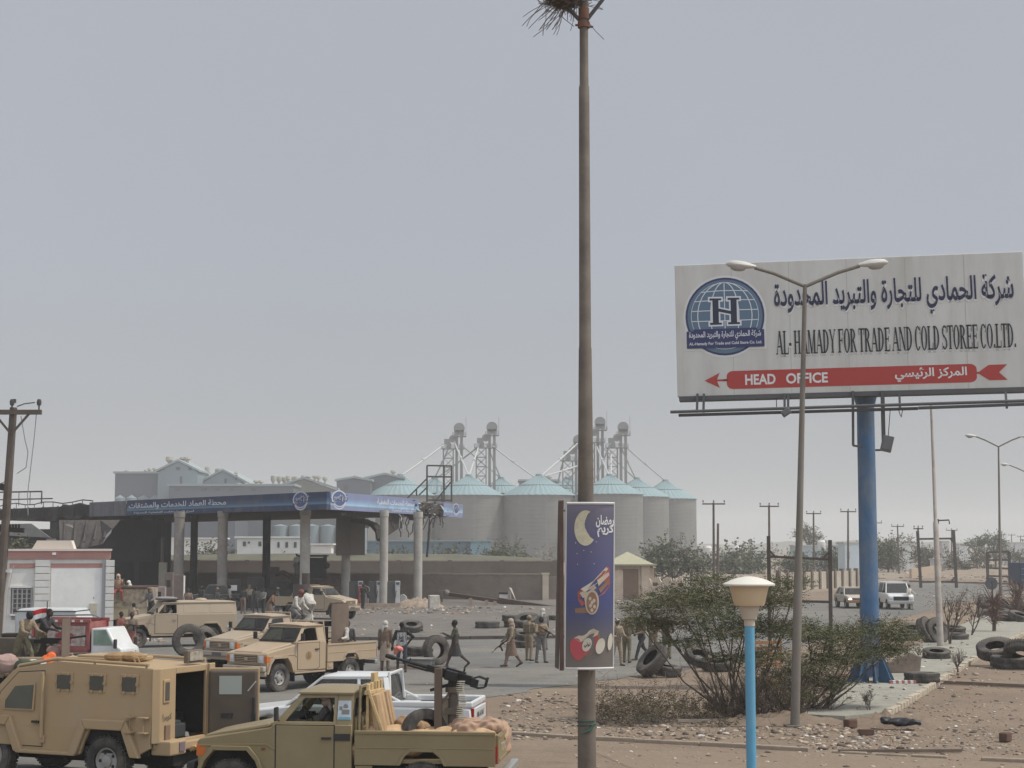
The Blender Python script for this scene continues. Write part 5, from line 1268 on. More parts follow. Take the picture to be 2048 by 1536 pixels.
b = MB(); b.add([(-.35, 0, 0), (-.15, -.2, 1.15), (.05, 0, 1.1), (.45, 0, 0), (.1, .3, 0)], [(0, 1, 2), (2, 1, 3), (0, 2, 4), (2, 3, 4)]); b.box((-.05, 0, .5), (.12, .12, 1.0)); tag(b.build('folded_board', mat('pale sheet', (.42, .37, .32), .9), loc=GX(1022, 136), smooth=0), 'pale leaning board right of the white crate', 'board')
# ================================================================ vehicles
def paint(name, col, dust=.5, rough=.45, dcol=(.33, .26, .185)):
 return mat(name, col, rough, var=.05, vscale=1.5, dirt=dcol, damt=dust, dscale=1.3, spec=.4)
TAN = paint('desert tan paint', (.385, .288, .19), .5)
TAN2 = paint('pale tan paint', (.355, .278, .195), .55)
OLIVE = paint('olive tan paint', (.222, .172, .088), .35, .38, (.30, .24, .15))
SANDP = paint('armour sand paint', (.365, .255, .14), .35, .6)
RUB = mat('tyre rubber', (.040, .038, .036), .9, var=.25, vscale=3, dirt=(.16, .135, .11), damt=.75, dscale=2.5)
RUBD = mat('dusty tyre rubber', (.055, .051, .047), .95, var=.25, vscale=3, dirt=(.17, .145, .12), damt=.8, dscale=2.0)
DARK = mat('underbody black', (.022, .021, .020), .9)
TRIMK = mat('black trim', (.028, .027, .026), .6)
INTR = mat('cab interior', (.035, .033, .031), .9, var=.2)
CHR = mat('dull chrome', (.42, .41, .39), .35, metal=.6)
AMB = mat('amber lens', (.50, .13, .025), .3); REDL = mat('red lens', (.30, .02, .015), .3)
HLG = mat('headlamp glass', (.55, .56, .56), .15)
GLS = glass('dusty glass', (.34, .38, .36), .22); GLD = glass('dark glass', (.16, .18, .18), .35)
RIMT = mat('steel rim', (.20, .165, .125), .6, var=.2); RIMG = mat('grey rim', (.30, .285, .265), .55, var=.15)
def tyre_prof(R_, w, ri):
 return [(ri, -w * .40), (ri + (R_ - ri) * .35, -w * .52), (R_ * .93, -w * .50), (R_ * .985, -w * .36), (R_, -w * .12), (R_ * .985, -w * .06), (R_, 0), (R_ * .985, w * .06), (R_, w * .12), (R_ * .985, w * .36), (R_ * .93, w * .50), (ri + (R_ - ri) * .35, w * .52), (ri, w * .40)]
def wheel(par, x, y, R_=.42, w=.24, rimm=None, spokes=5, ry=0.0):
 s = 1 if y > 0 else -1
 rimm = rimm or RIMT; ri = R_ * .56
 b = MB(); M = Matrix.Translation((0, 0, 0))
 b.lathe([(ri * 1.02, -w * .40 * s), (ri * .97, w * .30 * s), (ri * .90, w * .36 * s), (ri * .80, w * .22 * s), (ri * .42, w * .20 * s), (ri * .40, w * .34 * s), (ri * .22, w * .40 * s), (0, w * .40 * s)], 24, axis='Y')
 if spokes:
  for k in range(spokes):
   a = 2 * math.pi * k / spokes
   b.lathe([(0, w * .23 * s), (ri * .13, w * .23 * s), (ri * .13, w * .20 * s)], 8, 1, M=Matrix.Translation((ri * .62 * math.cos(a), 0, ri * .62 * math.sin(a))) , axis='Y')
 wh = b.build('wheel', [rimm, DARK], par, loc=(x, y, R_))
 if ry: wh.rotation_euler = (0, 0, ry)
 b = MB(); b.lathe(tyre_prof(R_, w, ri), 36, axis='Y')
 n = 44
 for k in range(n):
  a = 2 * math.pi * k / n
  for yy in (-.30, .30):
   q = Matrix.Rotation(-a - (.07 if yy > 0 else 0), 3, 'Y'); c = Vector((math.cos(a + (.07 if yy > 0 else 0)) * R_ * 1.0, yy * w, math.sin(a + (.07 if yy > 0 else 0)) * R_ * 1.0))
   b.box(c, (.022, w * .30, R_ * .085), 0, rot=q)
 b.build('tyre', RUB, wh, smooth=40)
 return wh
def ring_panel(b, outer, inner, ymap, th, m=0):
 """side panel with a window: outer and inner loops of (x,z), ymap gives y of the skin, th thickness inwards"""
 n = len(outer); s = 1 if ymap(0) > 0 else -1
 vs = [(x, ymap(z), z) for x, z in outer] + [(x, ymap(z), z) for x, z in inner] + [(x, ymap(z) - s * th, z) for x, z in outer] + [(x, ymap(z) - s * th, z) for x, z in inner]
 fs = []
 for i in range(n):
  j = (i + 1) % n
  fs += [(i, j, n + j, n + i), (2 * n + i, 3 * n + i, 3 * n + j, 2 * n + j), (i, 2 * n + i, 2 * n + j, j), (n + i, n + j, 3 * n + j, 3 * n + i)]
 b.add(vs, fs, m)
def quadsolid(b, pts, th, m=0):
 p = [Vector(q) for q in pts]; nrm = (p[1] - p[0]).cross(p[2] - p[0]).normalized() * th
 n = len(p); vs = p + [q - nrm for q in p]
 b.add(vs, [tuple(range(n)), tuple(range(2 * n - 1, n - 1, -1))] + [(i, n + i, n + (i + 1) % n, (i + 1) % n) for i in range(n)], m)
def off_roader(name, label, loc, rz, body, hard=False, front='tan', driver_open=True, steer=0.0, cat='pickup', group=None, bedlen=2.78, poster=False, tail_text=None, rimm=None, roofcol=None, flare=True, bumperm=None, mesh_ws=False, bed=True, spare_roof=False):
 t = thing(name, label, cat, loc, rz, group)
 roofcol = roofcol or body
 hw = .83
 fa, ra = 1.60, -1.58
 arch = lambda c, w, z0, z1: [(c - w, z0), (c - w * .80, z0 + (z1 - z0) * .62), (c - w * .52, z1), (c + w * .52, z1), (c + w * .80, z0 + (z1 - z0) * .62), (c + w, z0)]
 rear = -.42 if not hard else -2.72
 poly = [(2.14, .60), (2.17, 1.12), (2.12, 1.17), (.95, 1.36), (.88, 1.42), (rear, 1.42), (rear, .58)]
 if hard: poly += arch(ra, .52, .58, 1.0)
 poly += [(1.04, .55)] + arch(fa, .53, .55, .99)[0:]
 seen, pp = set(), []
 for p in poly:
  k = (round(p[0], 3), round(p[1], 3))
  if k in seen: continue
  seen.add(k); pp.append(p)
 b = MB(); b.prism(pp, -hw, hw); bodyo = b.build('body', body, t, bevel=.03)
 b = MB()
 b.add([(2.13, -.60, 1.15), (2.13, .60, 1.15), (.98, .72, 1.36), (.98, -.72, 1.36), (2.10, -.56, 1.21), (2.10, .56, 1.21), (1.9, .60, 1.255), (1.9, -.60, 1.255), (.98, .70, 1.425), (.98, -.70, 1.425)],
   [(0, 1, 5, 4), (4, 5, 6, 7), (7, 6, 8, 9), (0, 4, 7, 9, 3), (1, 2, 8, 6, 5), (3, 9, 8, 2), (0, 3, 2, 1)])
 b.build('bonnet', body, t, bevel=.02)
 for s in (-1, 1):
  b = MB()
  yo = s * (hw + .012)
  b.prism([(2.12, 1.08), (1.0, 1.11), (.86, 1.02), (.86, .99), (1.0, 1.07), (2.12, 1.045)], min(yo, s * hw), max(yo, s * hw))
  if flare:
   a = arch(fa, .53, .55, .99); o = arch(fa, .60, .55, 1.06)
   for i in range(5):
    y0, y1 = s * (hw - .02), s * (hw + .06)
    b.prism([a[i], a[i + 1], o[i + 1], o[i]], min(y0, y1), max(y0, y1))
   b.build('fender_flare', body, t, smooth=30, bevel=.012)
   if hard:
    b = MB(); a = arch(ra, .52, .58, 1.0); o = arch(ra, .59, .58, 1.07)
    for i in range(5): b.prism([a[i], a[i + 1], o[i + 1], o[i]], min(s * (hw - .02), s * (hw + .06)), max(s * (hw - .02), s * (hw + .06)))
    b.build('fender_flare', body, t, smooth=30, bevel=.012)
 for s in (-1, 1):
  y0, y1 = sorted((s * (hw - .01), s * (hw + .006)))
  b = MB(); b.prism([(.86, .605), (.86, 1.415), (-.14, 1.415), (-.14, .65), (-.01, .585)], *sorted((s * (hw - .01), s * (hw + .002)))); b.build('door_seam', TRIMK, t, smooth=0)
  b = MB(); b.prism([(.84, .62), (.84, 1.40), (-.12, 1.40), (-.12, .66), (.0, .60)], y0, y1); d_ = b.build('door', body, t, smooth=0, bevel=.008)
  b = MB(); b.box((-.0, s * (hw + .025), 1.20), (.16, .03, .035)); b.build('handle', TRIMK if not hard else body, d_, smooth=0)
 ym = lambda s: (lambda z: s * (.80 - .13 * max(0, z - 1.42) / .5))
 gx = -.42 if not hard else -2.70
 for s in (-1, 1):
  b = MB()
  ring_panel(b, [(.90, 1.42), (.46, 1.90), (-.16, 1.93), (-.16, 1.42)], [(.70, 1.46), (.40, 1.83), (-.10, 1.84), (-.10, 1.46)], ym(s), .05)
  ym_ = ym(s)
  b.add([(-.16, ym_(1.42), 1.42), (gx, ym_(1.42), 1.42), (gx + .03, ym_(1.93), 1.93), (-.16, ym_(1.93), 1.93), (-.16, ym_(1.42) - s * .06, 1.42), (gx, ym_(1.42) - s * .06, 1.42), (gx + .03, ym_(1.93) - s * .06, 1.93), (-.16, ym_(1.93) - s * .06, 1.93)],
    [(0, 1, 2, 3), (7, 6, 5, 4), (0, 4, 5, 1), (2, 6, 7, 3), (1, 5, 6, 2), (0, 3, 7, 4)])
  b.build('window_frame', body, t, smooth=0, bevel=.012)
  if hard:
   for (xa, xb) in ((-.40, -1.42), (-1.55, -2.55)):
    b = MB(); quadsolid(b, [(xa, ym_(1.47) + s * .008, 1.47), (xb, ym_(1.47) + s * .008, 1.47), (xb, ym_(1.83) + s * .008, 1.83), (xa, ym_(1.83) + s * .008, 1.83)], .012); b.build('blind_window', TAN2, t, smooth=0, bevel=.01)
  if not driver_open or s < 0:
   b = MB(); b.add([(.70, ym_(1.46) - s * .025, 1.46), (.40, ym_(1.83) - s * .025, 1.83), (-.10, ym_(1.84) - s * .025, 1.84), (-.10, ym_(1.46) - s * .025, 1.46)], [(0, 1, 2, 3)]); b.build('side_window', GLS, t, smooth=0)
 b = MB()
 for z0, z1, h_ in ((1.42, 1.46, .80), (1.855, 1.93, .68)):
  x0, x1 = .90 - (z0 - 1.42) * .917, .90 - (z1 - 1.42) * .917
  quadsolid(b, [(x0 + .01, -h_, z0), (x0 + .01, h_, z0), (x1 + .01, h_ - .01, z1), (x1 + .01, -h_ + .01, z1)], .05)
 b.build('windscreen_frame', body, t, smooth=0)
 b = MB(); b.add([(.875, -.75, 1.45), (.875, .75, 1.45), (.505, .66, 1.86), (.505, -.66, 1.86)], [(0, 1, 2, 3)]); b.build('windscreen', mat('mud smeared glass', (.27, .225, .16), .8, var=.25, vscale=4) if mesh_ws else GLS, t, smooth=0)
 b = MB()
 for y in (-.35, .12): b.tube([(.90, y, 1.445), (.74, y + .28, 1.63)], .008, 4)
 b.build('wiper', TRIMK, t)
 b = MB()
 x = gx
 if not hard:
  out = [(-.80, 1.42), (-.67, 1.93), (.67, 1.93), (.80, 1.42)]; inn = [(-.62, 1.52), (-.55, 1.82), (.55, 1.82), (.62, 1.52)]
  vs = [(x, y, z) for y, z in out] + [(x, y, z) for y, z in inn] + [(x + .05, y, z) for y, z in out] + [(x + .05, y, z) for y, z in inn]
  fs = []
  for i in range(4):
   j = (i + 1) % 4; fs += [(i, j, 4 + j, 4 + i), (8 + i, 12 + i, 12 + j, 8 + j), (i, 8 + i, 8 + j, j), (4 + i, 4 + j, 12 + j, 12 + i)]
  b.add(vs, fs)
 else: quadsolid(b, [(x, -.80, 1.42), (x, .80, 1.42), (x + .03, .67, 1.93), (x + .03, -.67, 1.93)], .05)
 b.build('rear_panel', body, t, smooth=0)
 b = MB()
 xa, xb = .50, gx + .0; nx, ny = 6, 8; vs, fs = [], []
 for i in range(nx + 1):
  u = i / nx; x = xa + (xb - xa) * u
  for j in range(ny + 1):
   v = j / ny * 2 - 1; y = v * .70
   z = 1.925 + .075 * (1 - abs(v) ** 3.0) * (1 - (abs(2 * u - 1)) ** 6 * .7)
   vs.append((x, y, z))
 fs = [(i * (ny + 1) + j, i * (ny + 1) + j + 1, (i + 1) * (ny + 1) + j + 1, (i + 1) * (ny + 1) + j) for i in range(nx) for j in range(ny)]
 b.add(vs, fs); b.box(((xa + xb) / 2, 0, 1.915), (xa - xb + .01, 1.41, .02))
 for s in (-1, 1): b.bar((xa - .02, s * .705, 1.915), (xb, s * .705, 1.915), .03, .03)
 b.build('roof', roofcol, t, smooth=50)
 b = MB(); b.box((.72, 0, 1.44), (.36, 1.45, .10)); b.box((-.20, -.38, 1.55), (.14, .50, .46)); b.box((-.20, .38, 1.55), (.14, .50, .46)); b.box((-.2, -.38, 1.82), (.1, .26, .14)); b.box((-.2, .38, 1.82), (.1, .26, .14))
 b.lathe([(.17, -.012), (.185, 0), (.17, .012)], 16, M=Matrix.Translation((.42, .36, 1.52)) @ Matrix.Rotation(R(-60), 4, 'Y')); b.build('interior', INTR, t, smooth=30)
 b = MB(); b.box((2.165, 0, .98), (.05, .92, .25))
 b.build('grille', mat('grille brown', (.085, .066, .05), .7), t, smooth=0)
 b = MB()
 for k in range(5): b.box((2.195, 0, .885 + .05 * k), (.02, .88, .02))
 b.box((2.20, 0, 1.115), (.03, .98, .035)); b.box((2.20, 0, .845), (.03, .98, .03)); b.box((2.20, -.49, .98), (.03, .03, .28)); b.box((2.20, .49, .98), (.03, .03, .28)); b.box((2.205, 0, .985), (.02, .13, .10))
 b.build('grille_bar', body if front == 'tan' else CHR, t, smooth=0, bevel=.006)
 for s in (-1, 1):
  b = MB(); b.box((2.165, s * .60, .985), (.05, .20, .22)); b.ball((2.18, s * .60, .985), .085, 12, 1, None, (.35, 1, 1)); b.build('headlight', [HLG, HLG], t, smooth=30, bevel=.01)
  b = MB(); b.box((2.10, s * .775, .985), (.16, .12, .20)); b.build('indicator', AMB, t, smooth=0, bevel=.015)
  b = MB(); b.bar((.80, s * .80, 1.47), (.80, s * .98, 1.52), .025); b.box((.80, s * 1.0, 1.60), (.05, .15, .22)); b.build('mirror', TRIMK if front != 'pale' else TAN2, t, smooth=0, bevel=.02)
 bm_ = bumperm or body
 b = MB(); b.box((2.27, 0, .71), (.14, 1.70, .16)); b.box((2.2, -.62, .55), (.10, .42, .14)); b.box((2.2, .62, .55), (.10, .42, .14)); b.box((2.2, 0, .58), (.08, .9, .16)); b.build('bumper', bm_, t, bevel=.025)
 b = MB(); b.box((2.345, 0, .70), (.012, .46, .11)); b.build('number_plate', mat('blank plate', (.10, .10, .10), .6), t, smooth=0)
 if not hard and bed:
  xe = -bedlen
  z0, z1 = .78, 1.29
  ar = arch(ra, .36, z0, 1.0)
  for s in (-1, 1):
   y0, y1 = sorted((s * .79, s * .855))
   b = MB(); b.prism([(-.47, z1), (xe, z1), (xe, z0)] + ar + [(-.47, z0)], y0, y1)
   y2, y3 = sorted((s * .77, s * .885)); b.box(((-.47 + xe) / 2, s * .825, z1 + .015), (bedlen - .47, .10, .05));
   b.prism([(-.5, 1.07), (-.5, 1.05), (xe + .03, 1.05), (xe + .03, 1.07)], *sorted((s * .85, s * .865)))
   for i in range(5):
    o = arch(ra, .41, z0, 1.05); b.prism([ar[i], ar[i + 1], o[i + 1], o[i]], *sorted((s * .85, s * .875)))
   b.build('bed_side', body, t, smooth=0, bevel=.012)
   b = MB(); b.box((xe - .01, s * .80, .98), (.05, .09, .26)); b.build('tail_light', REDL, t, smooth=0)
   b = MB(); b.box((-.62, s * .81, .66), (.28, .05, .22)); b.box((-.62, s * .84, .66), (.20, .02, .10)); b.build('step_box', [body, DARK][0], t, smooth=0)
  b = MB(); b.box(((-.47 + xe) / 2, 0, .84), (bedlen - .47, 1.58, .06)); b.box((-.49, 0, 1.06), (.05, 1.60, .46)); b.build('bed_floor', body, t, smooth=0)
  b = MB(); b.box((xe - .025, 0, 1.05), (.05, 1.60, .46)); b.box((xe - .055, 0, 1.24), (.02, 1.5, .03)); b.box((xe - .055, 0, .88), (.02, 1.5, .03)); tg = b.build('tailgate', body, t, smooth=0, bevel=.012)
  if tail_text:
   b = MB(); add_text(b, tail_text, -.52, .52, .98, 1.13, 0, 0, .02, fn=lambda a, c: (xe - .058, -a, c)); b.build('lettering', mat('pale lettering', (.52, .46, .34), .6), tg, smooth=0)
  b = MB(); b.box((xe - .14, 0, .66), (.14, 1.5, .14)); b.build('rear_bumper', CHR, t, smooth=0, bevel=.03)
  b = MB(); b.tube([(-.52, -.72, 1.3), (-.52, -.62, 2.02), (-.52, .62, 2.02), (-.52, .72, 1.3)], .025, 8); b.build('rack_bar', body if not spare_roof else DARK, t)
 if poster:
  s = 1; ym_ = ym(s)
  b = MB(); quadsolid(b, [(-.17, ym_(1.50) + .012, 1.50), (-.40, ym_(1.50) + .012, 1.50), (-.385, ym_(1.80) + .012, 1.80), (-.17, ym_(1.80) + .012, 1.80)], .006); po = b.build('poster', mat('poster paper', (.42, .46, .48), .6), t, smooth=0)
  b = MB(); b.ball((-.30, ym_(1.70) + .014, 1.70), .045, 8, 0, None, (1, .1, 1.2)); b.box((-.30, ym_(1.6) + .014, 1.61), (.13, .006, .10)); b.box((-.22, ym_(1.67) + .014, 1.68), (.05, .006, .06)); b.build('poster_print', mat('poster grey', (.24, .23, .22), .7), po, smooth=0)
  b = MB(); b.box((-.285, ym_(1.5) + .016, 1.525), (.20, .004, .04)); b.build('poster_print', mat('poster blue', (.20, .42, .52), .7), po, smooth=0)
  b = MB(); b.box((-.26, .845, 1.22), (.27, .012, .11)); b.build('side_vent', TRIMK, t, smooth=0)
  b = MB(); b.box((1.05, .845, 1.02), (.06, .02, .035)); b.build('side_repeater', mat('dark amber', (.2, .06, .02), .4), t, smooth=0)
 b = MB(); b.box((-.2, 0, .52), (4.6, .9, .22)); b.box((-.25, 0, .70), (4.4, 1.3, .26)); b.tube([(fa, -.7, .42), (fa, .7, .42)], .07, 8); b.tube([(ra, -.7, .42), (ra, .7, .42)], .07, 8)
 b.box((ra, 0, .9), (1.0, 1.1, .3)); b.box((fa, 0, .85), (1.0, 1.25, .4)); b.build('chassis', DARK, t, smooth=0)
 for s in (-1, 1):
  wheel(t, fa, s * .73, ry=steer, rimm=rimm); wheel(t, ra, s * .73, rimm=rimm)
  b = MB(); b.bar((1.0, s * .80, .53), (-.40, s * .80, .53), .08, .05); b.build('side_step', body, t, smooth=0)
  b = MB(); b.box((1.03, s * .76, .45), (.02, .26, .34)); b.build('mud_flap', TRIMK, t, smooth=0); b = MB(); b.box((-2.12, s * .76, .48), (.02, .26, .34)); b.build('mud_flap', TRIMK, t, smooth=0)
 return t
def place(px, Y): return GX(px, Y)
near = off_roader('pickup_truck', 'olive tan pickup with mounted gun and blankets in its bed, nearest vehicle', GX(690, 29.0) + Vector((-.10, 0, 0)), R(173.5), OLIVE, poster=True, tail_text='TOYOTA', bumperm=TRIMK)
pk2 = off_roader('pickup_truck', 'clean tan pickup with tall brown gun shield standing in its bed', GX(596, 53.2), R(180 + 54), TAN, front='tan', cat='pickup', bumperm=mat('pale bumper', (.37, .31, .25), .6, var=.1), rimm=RIMG)
pk3 = off_roader('pickup_truck', 'tan pickup parked behind the shielded pickup, only cab and bonnet showing', GX(536, 60.3), R(180 + 52), TAN2, driver_open=False, bumperm=MATS['pale bumper'])
trp = off_roader('troop_carrier', 'tan closed off-road car with blanked side windows and open driver window', GX(344, 75.0), R(180 + 23), TAN2, hard=True, cat='off-road car', mesh_ws=True, bumperm=mat('dark bull bumper', (.12, .105, .095), .7))
stp = off_roader('pickup_truck', 'tan pickup facing right below the canopy with round gun shield', GX(642, 104), R(-28), TAN2, cat='pickup')
tec = off_roader('pickup_truck', 'tan gun pickup behind the armoured truck, bed full of soldiers and gear', GX(20, 47.5) + Vector((-1.15, 0, 0)), R(184), TAN, cat='pickup')
b = MB(); b.box((.20, .05, 2.04), (.75, 1.2, .06)); b.ball((.2, 0, 2.09), .5, 10, 1, None, (1.0, .9, .16)); b.build('roof_hatch', [TRIMK, mat('grey bundle', (.24, .22, .21), .9, var=.2)], trp)
b = MB(); b.ball((-1.3, .1, 2.01), .28, 12, 0, None, (1, .8, .32)); b.build('roof_vent', TAN2, trp)
b = MB(); b.ball((-2.2, .1, 2.0), .12, 8, 0, None, (1, .8, .6)); b.build('roof_beacon', TRIMK, trp)
b = MB(); b.tube([(2.42, -.9, .80), (2.42, .9, .80)], .07, 8); b.tube([(2.40, -.85, .56), (2.40, .85, .56)], .07, 8)
for s in (-.5, .5): b.bar((2.2, s, .6), (2.42, s, .8), .08)
b.build('bull_bar', MATS['dark bull bumper'], trp)
def plate(label, par_t, xc, yc, r, a0, a1, z0, z1, m, th=.015, name='gun_shield'):
 b = MB(); n = 14; vs = []
 for a in np.linspace(a0, a1, n): vs += [(xc + r * math.cos(a), yc + r * math.sin(a), z0), (xc + r * math.cos(a), yc + r * math.sin(a), z1)]
 for a in np.linspace(a0, a1, n): vs += [(xc + (r - th) * math.cos(a), yc + (r - th) * math.sin(a), z0), (xc + (r - th) * math.cos(a), yc + (r - th) * math.sin(a), z1)]
 fs = []; o = 2 * n
 for i in range(n - 1):
  k = 2 * i; fs += [(k, k + 2, k + 3, k + 1), (o + k + 1, o + k + 3, o + k + 2, o + k), (k + 1, k + 3, o + k + 3, o + k + 1), (k, o + k, o + k + 2, k + 2)]
 fs += [(0, 1, o + 1, o), (2 * n - 2, o + 2 * n - 2, o + 2 * n - 1, 2 * n - 1)]
 b.add(vs, fs); o_ = b.build(name, m, None, loc=par_t.location, rz=par_t.rotation_euler[2], smooth=40)
 return tag(o_, label, 'gun shield')
SHLD = mat('brown primer shield', (.145, .105, .080), .75, var=.10, vscale=2, dirt=(.24, .19, .14), damt=.35)
plate('tall curved brown shield plate standing in clean tan pickup bed', pk2, -1.35, .0, .70, R(55), R(200), .88, 2.55, SHLD)
plate('rounded dark shield on the pickup under the canopy', stp, -.75, -.75, .62, R(215), R(330), 1.25, 2.1, mat('dark shield', (.075, .06, .052), .75, var=.15))
plate('narrow upper shield plate of gun on the canopy pickup', stp, -.6, -.6, .30, R(200), R(340), 1.9, 2.75, MATS['dark shield'])
plate('brown flat shield plate beside crouching soldier and red flag', tec, -1.95, .15, .9, R(150), R(205), .95, 2.35, SHLD)
b = MB(); b.lathe([(0, 0), (.13, 0), (.13, .006), (0, .006)], 20, axis='Y', M=Matrix.Translation((.36, .838, 1.02))); b.prism([(.30, .94), (.42, .94), (.36, 1.13)], .844, .848, 1)
b.build('door_emblem', [mat('faded emblem', (.27, .17, .085), .7), mat('emblem brown', (.19, .11, .055), .7)], pk2, smooth=0)
def armoured():
 c = GX(224, 31.3)
 t = thing('armoured_truck', 'sand coloured armoured truck with open rear door, cut by left edge', 'armoured truck', c, R(180 - 24))
 m = SANDP; hw = 1.0
 off = Matrix.Rotation(R(180 - 24), 3, 'Z') @ Vector((0, .92, 0)); t.location = c - Vector((off.x, off.y, 0))
 arch = lambda cx: [(cx - .56, .55), (cx - .46, .80), (cx - .34, 1.02), (cx + .34, 1.02), (cx + .46, .80), (cx + .56, .55)]
 poly = [(-.98, .72), (-1.0, 2.12), (1.20, 2.20), (2.10, 2.06), (2.20, 2.0), (2.75, 1.50), (3.65, 1.32), (3.72, .65), (3.3, .58)] + arch(2.62)[::-1] + [(1.9, .52)] + arch(0)[::-1] + [(-.65, .55)]
 ymap = lambda z: hw - max(0, z - 1.25) * .09
 for s in (-1, 1):
  n = len(poly)
  vs = [(x, s * ymap(z), z) for x, z in poly] + [(x, s * (ymap(z) - .07), z) for x, z in poly]
  b = MB(); b.add(vs, [tuple(range(n)), tuple(range(2 * n - 1, n - 1, -1))] + [(i, n + i, n + (i + 1) % n, (i + 1) % n) for i in range(n)])
  b.build('side_armour', m, t, smooth=0, bevel=.012)
  b = MB()
  for cx in (0, 2.62):
   a = [(cx - .60, .55), (cx - .40, 1.02), (cx + .40, 1.02), (cx + .60, .55)]; o = [(cx - .80, .55), (cx - .50, 1.20), (cx + .50, 1.20), (cx + .80, .55)]
   b = MB()
   for i in range(3): b.prism([a[i], a[i + 1], o[i + 1], o[i]], *sorted((s * .98, s * 1.09)))
   b.build('arch_moulding', m, t, smooth=0, bevel=.02)
  for x in (.98, .24, -.48):
   z = 1.84; y = s * ymap(z)
   b = MB(); b.box((x, y - s * .0, z), (.40, .04, .36)); fw = b.build('window_surround', m, t, smooth=0, bevel=.02)
   b = MB(); b.box((x, y + s * .012, z), (.30, .04, .26)); b.build('window', mat('armour glass', (.075, .072, .060), .35, var=.2), fw, smooth=0)
   b = MB()
   for dx in (-.1, .1):
    for dz in (-.15, .15): b.box((x + dx, y + s * .03, z + dz), (.05, .03, .05))
   for dx in (-.18, .18): b.box((x + dx, y + s * .03, z), (.05, .03, .05))
   b.build('window_clamp', m, fw, smooth=0)
  ys = lambda z, o: s * (ymap(z) + o)
  dp = [(2.42, .66), (2.55, 1.30), (2.42, 1.62), (2.05, 1.98), (1.45, 2.02), (1.42, .66)]
  cx, cz = 1.95, 1.3; sp_ = [(cx + (x - cx) * 1.03, cz + (z - cz) * 1.025) for x, z in dp]; n = len(dp); b = MB(); b.add([(x, ys(z, .004), z) for x, z in sp_], [tuple(range(n))]); b.build('door_seam', TRIMK, t, smooth=0)
  b = MB(); vs = [(x, ys(z, .012), z) for x, z in dp] + [(x, ys(z, -.02), z) for x, z in dp]; b.add(vs, [tuple(range(n)), tuple(range(2 * n - 1, n - 1, -1))] + [(i, n + i, n + (i + 1) % n, (i + 1) % n) for i in range(n)]); d_ = b.build('cab_door', m, t, smooth=0, bevel=.01)
  for nm, k, o, mm in (('window_surround', 1.0, .026, m), ('window', .88, .034, mat('green armour glass', (.085, .088, .068), .3, var=.15))):
   wp = [(2.33, 1.30), (2.33, 1.46), (2.10, 1.76), (1.62, 1.80), (1.62, 1.30)]; cx, cz = 1.95, 1.52
   wp = [(cx + (x - cx) * k, cz + (z - cz) * k) for x, z in wp]; n = len(wp)
   b = MB(); vs = [(x, ys(z, o), z) for x, z in wp] + [(x, ys(z, 0), z) for x, z in wp]; b.add(vs, [tuple(range(n)), tuple(range(2 * n - 1, n - 1, -1))] + [(i, n + i, n + (i + 1) % n, (i + 1) % n) for i in range(n)]); b.build(nm, mm, d_, smooth=0)
  b = MB(); b.box((1.56, s * (hw + .03), 1.10), (.16, .04, .04)); b.build('handle', TRIMK, d_, smooth=0)
  b = MB(); b.bar((2.42, s * 1.0, 1.45), (2.50, s * 1.16, 1.50), .03); b.box((2.5, s * 1.2, 1.38), (.10, .14, .34)); b.build('mirror', m, t, smooth=0, bevel=.02)
  b = MB(); b.tube([(1.40, s * (hw + .05), .82), (1.40, s * (hw + .05), 2.0)], .035, 8); b.box((1.40, s * (hw + .02), .80), (.12, .06, .14)); b.build('snorkel', m, t)
  b = MB(); b.tube([(-.85, s * (ymap(2.1) - .03), 2.19), (1.2, s * (ymap(2.1) - .03), 2.25), (2.1, s * (ymap(2.1) - .06), 2.10)], .03, 8)
  for x, z in ((-.8, 2.15), (.35, 2.2), (1.2, 2.2), (2.1, 2.06)): b.bar((x, s * (ymap(2.1) - .03), z - .06), (x, s * (ymap(2.1) - .03), z + .05), .03)
  b.build('roof_rail', m, t)
  b = MB()
  for (x0, x1) in ((-.50, -.66), (-.78, -.96)):
   for z in (1.0, 1.27): b.box(((x0 + x1) / 2, s * (hw + .06), z), (abs(x1 - x0), .14, .02))
   b.bar(((x0 + x1) / 2, s * (hw + .06), 1.0), ((x0 + x1) / 2, s * (hw + .06), 1.27), .012)
  b.build('can_bracket', m, t, smooth=0)
  b = MB(); b.box((1.3, s * .98, .56), (1.35, .22, .07)); b.build('side_step', m, t, smooth=0, bevel=.02)
  wheel(t, 0, s * .86, .45, .27, RIMG, 5); wheel(t, 2.62, s * .86, .45, .27, RIMG, 5)
 yt = ymap(2.15) - .01
 b = MB()
 for (xa, za, xb, zb) in ((-1.0, 2.12, 1.2, 2.20), (1.2, 2.20, 2.1, 2.06), (2.1, 2.06, 2.2, 2.0)):
  ya, yb = ymap(za) - .005, ymap(zb) - .005
  b.add([(xa, -ya, za), (xb, -yb, zb), (xb, yb, zb), (xa, ya, za), (xa, -ya, za - .06), (xb, -yb, zb - .06), (xb, yb, zb - .06), (xa, ya, za - .06)], [(0, 1, 2, 3), (7, 6, 5, 4), (0, 4, 5, 1), (2, 6, 7, 3), (1, 5, 6, 2), (0, 3, 7, 4)])
 b.build('roof', m, t, smooth=0)
 b = MB(); b.add([(2.2, -.9, 2.0), (2.2, .9, 2.0), (2.75, .95, 1.5), (2.75, -.95, 1.5)], [(0, 1, 2, 3)]); b.build('windscreen', MATS['green armour glass'], t, smooth=0)
 b = MB(); b.add([(2.75, -.96, 1.5), (2.75, .96, 1.5), (3.65, .96, 1.32), (3.65, -.96, 1.32), (3.72, -.96, .65), (3.72, .96, .65)], [(0, 1, 2, 3), (3, 2, 5, 4)]); b.build('bonnet', m, t, smooth=0)
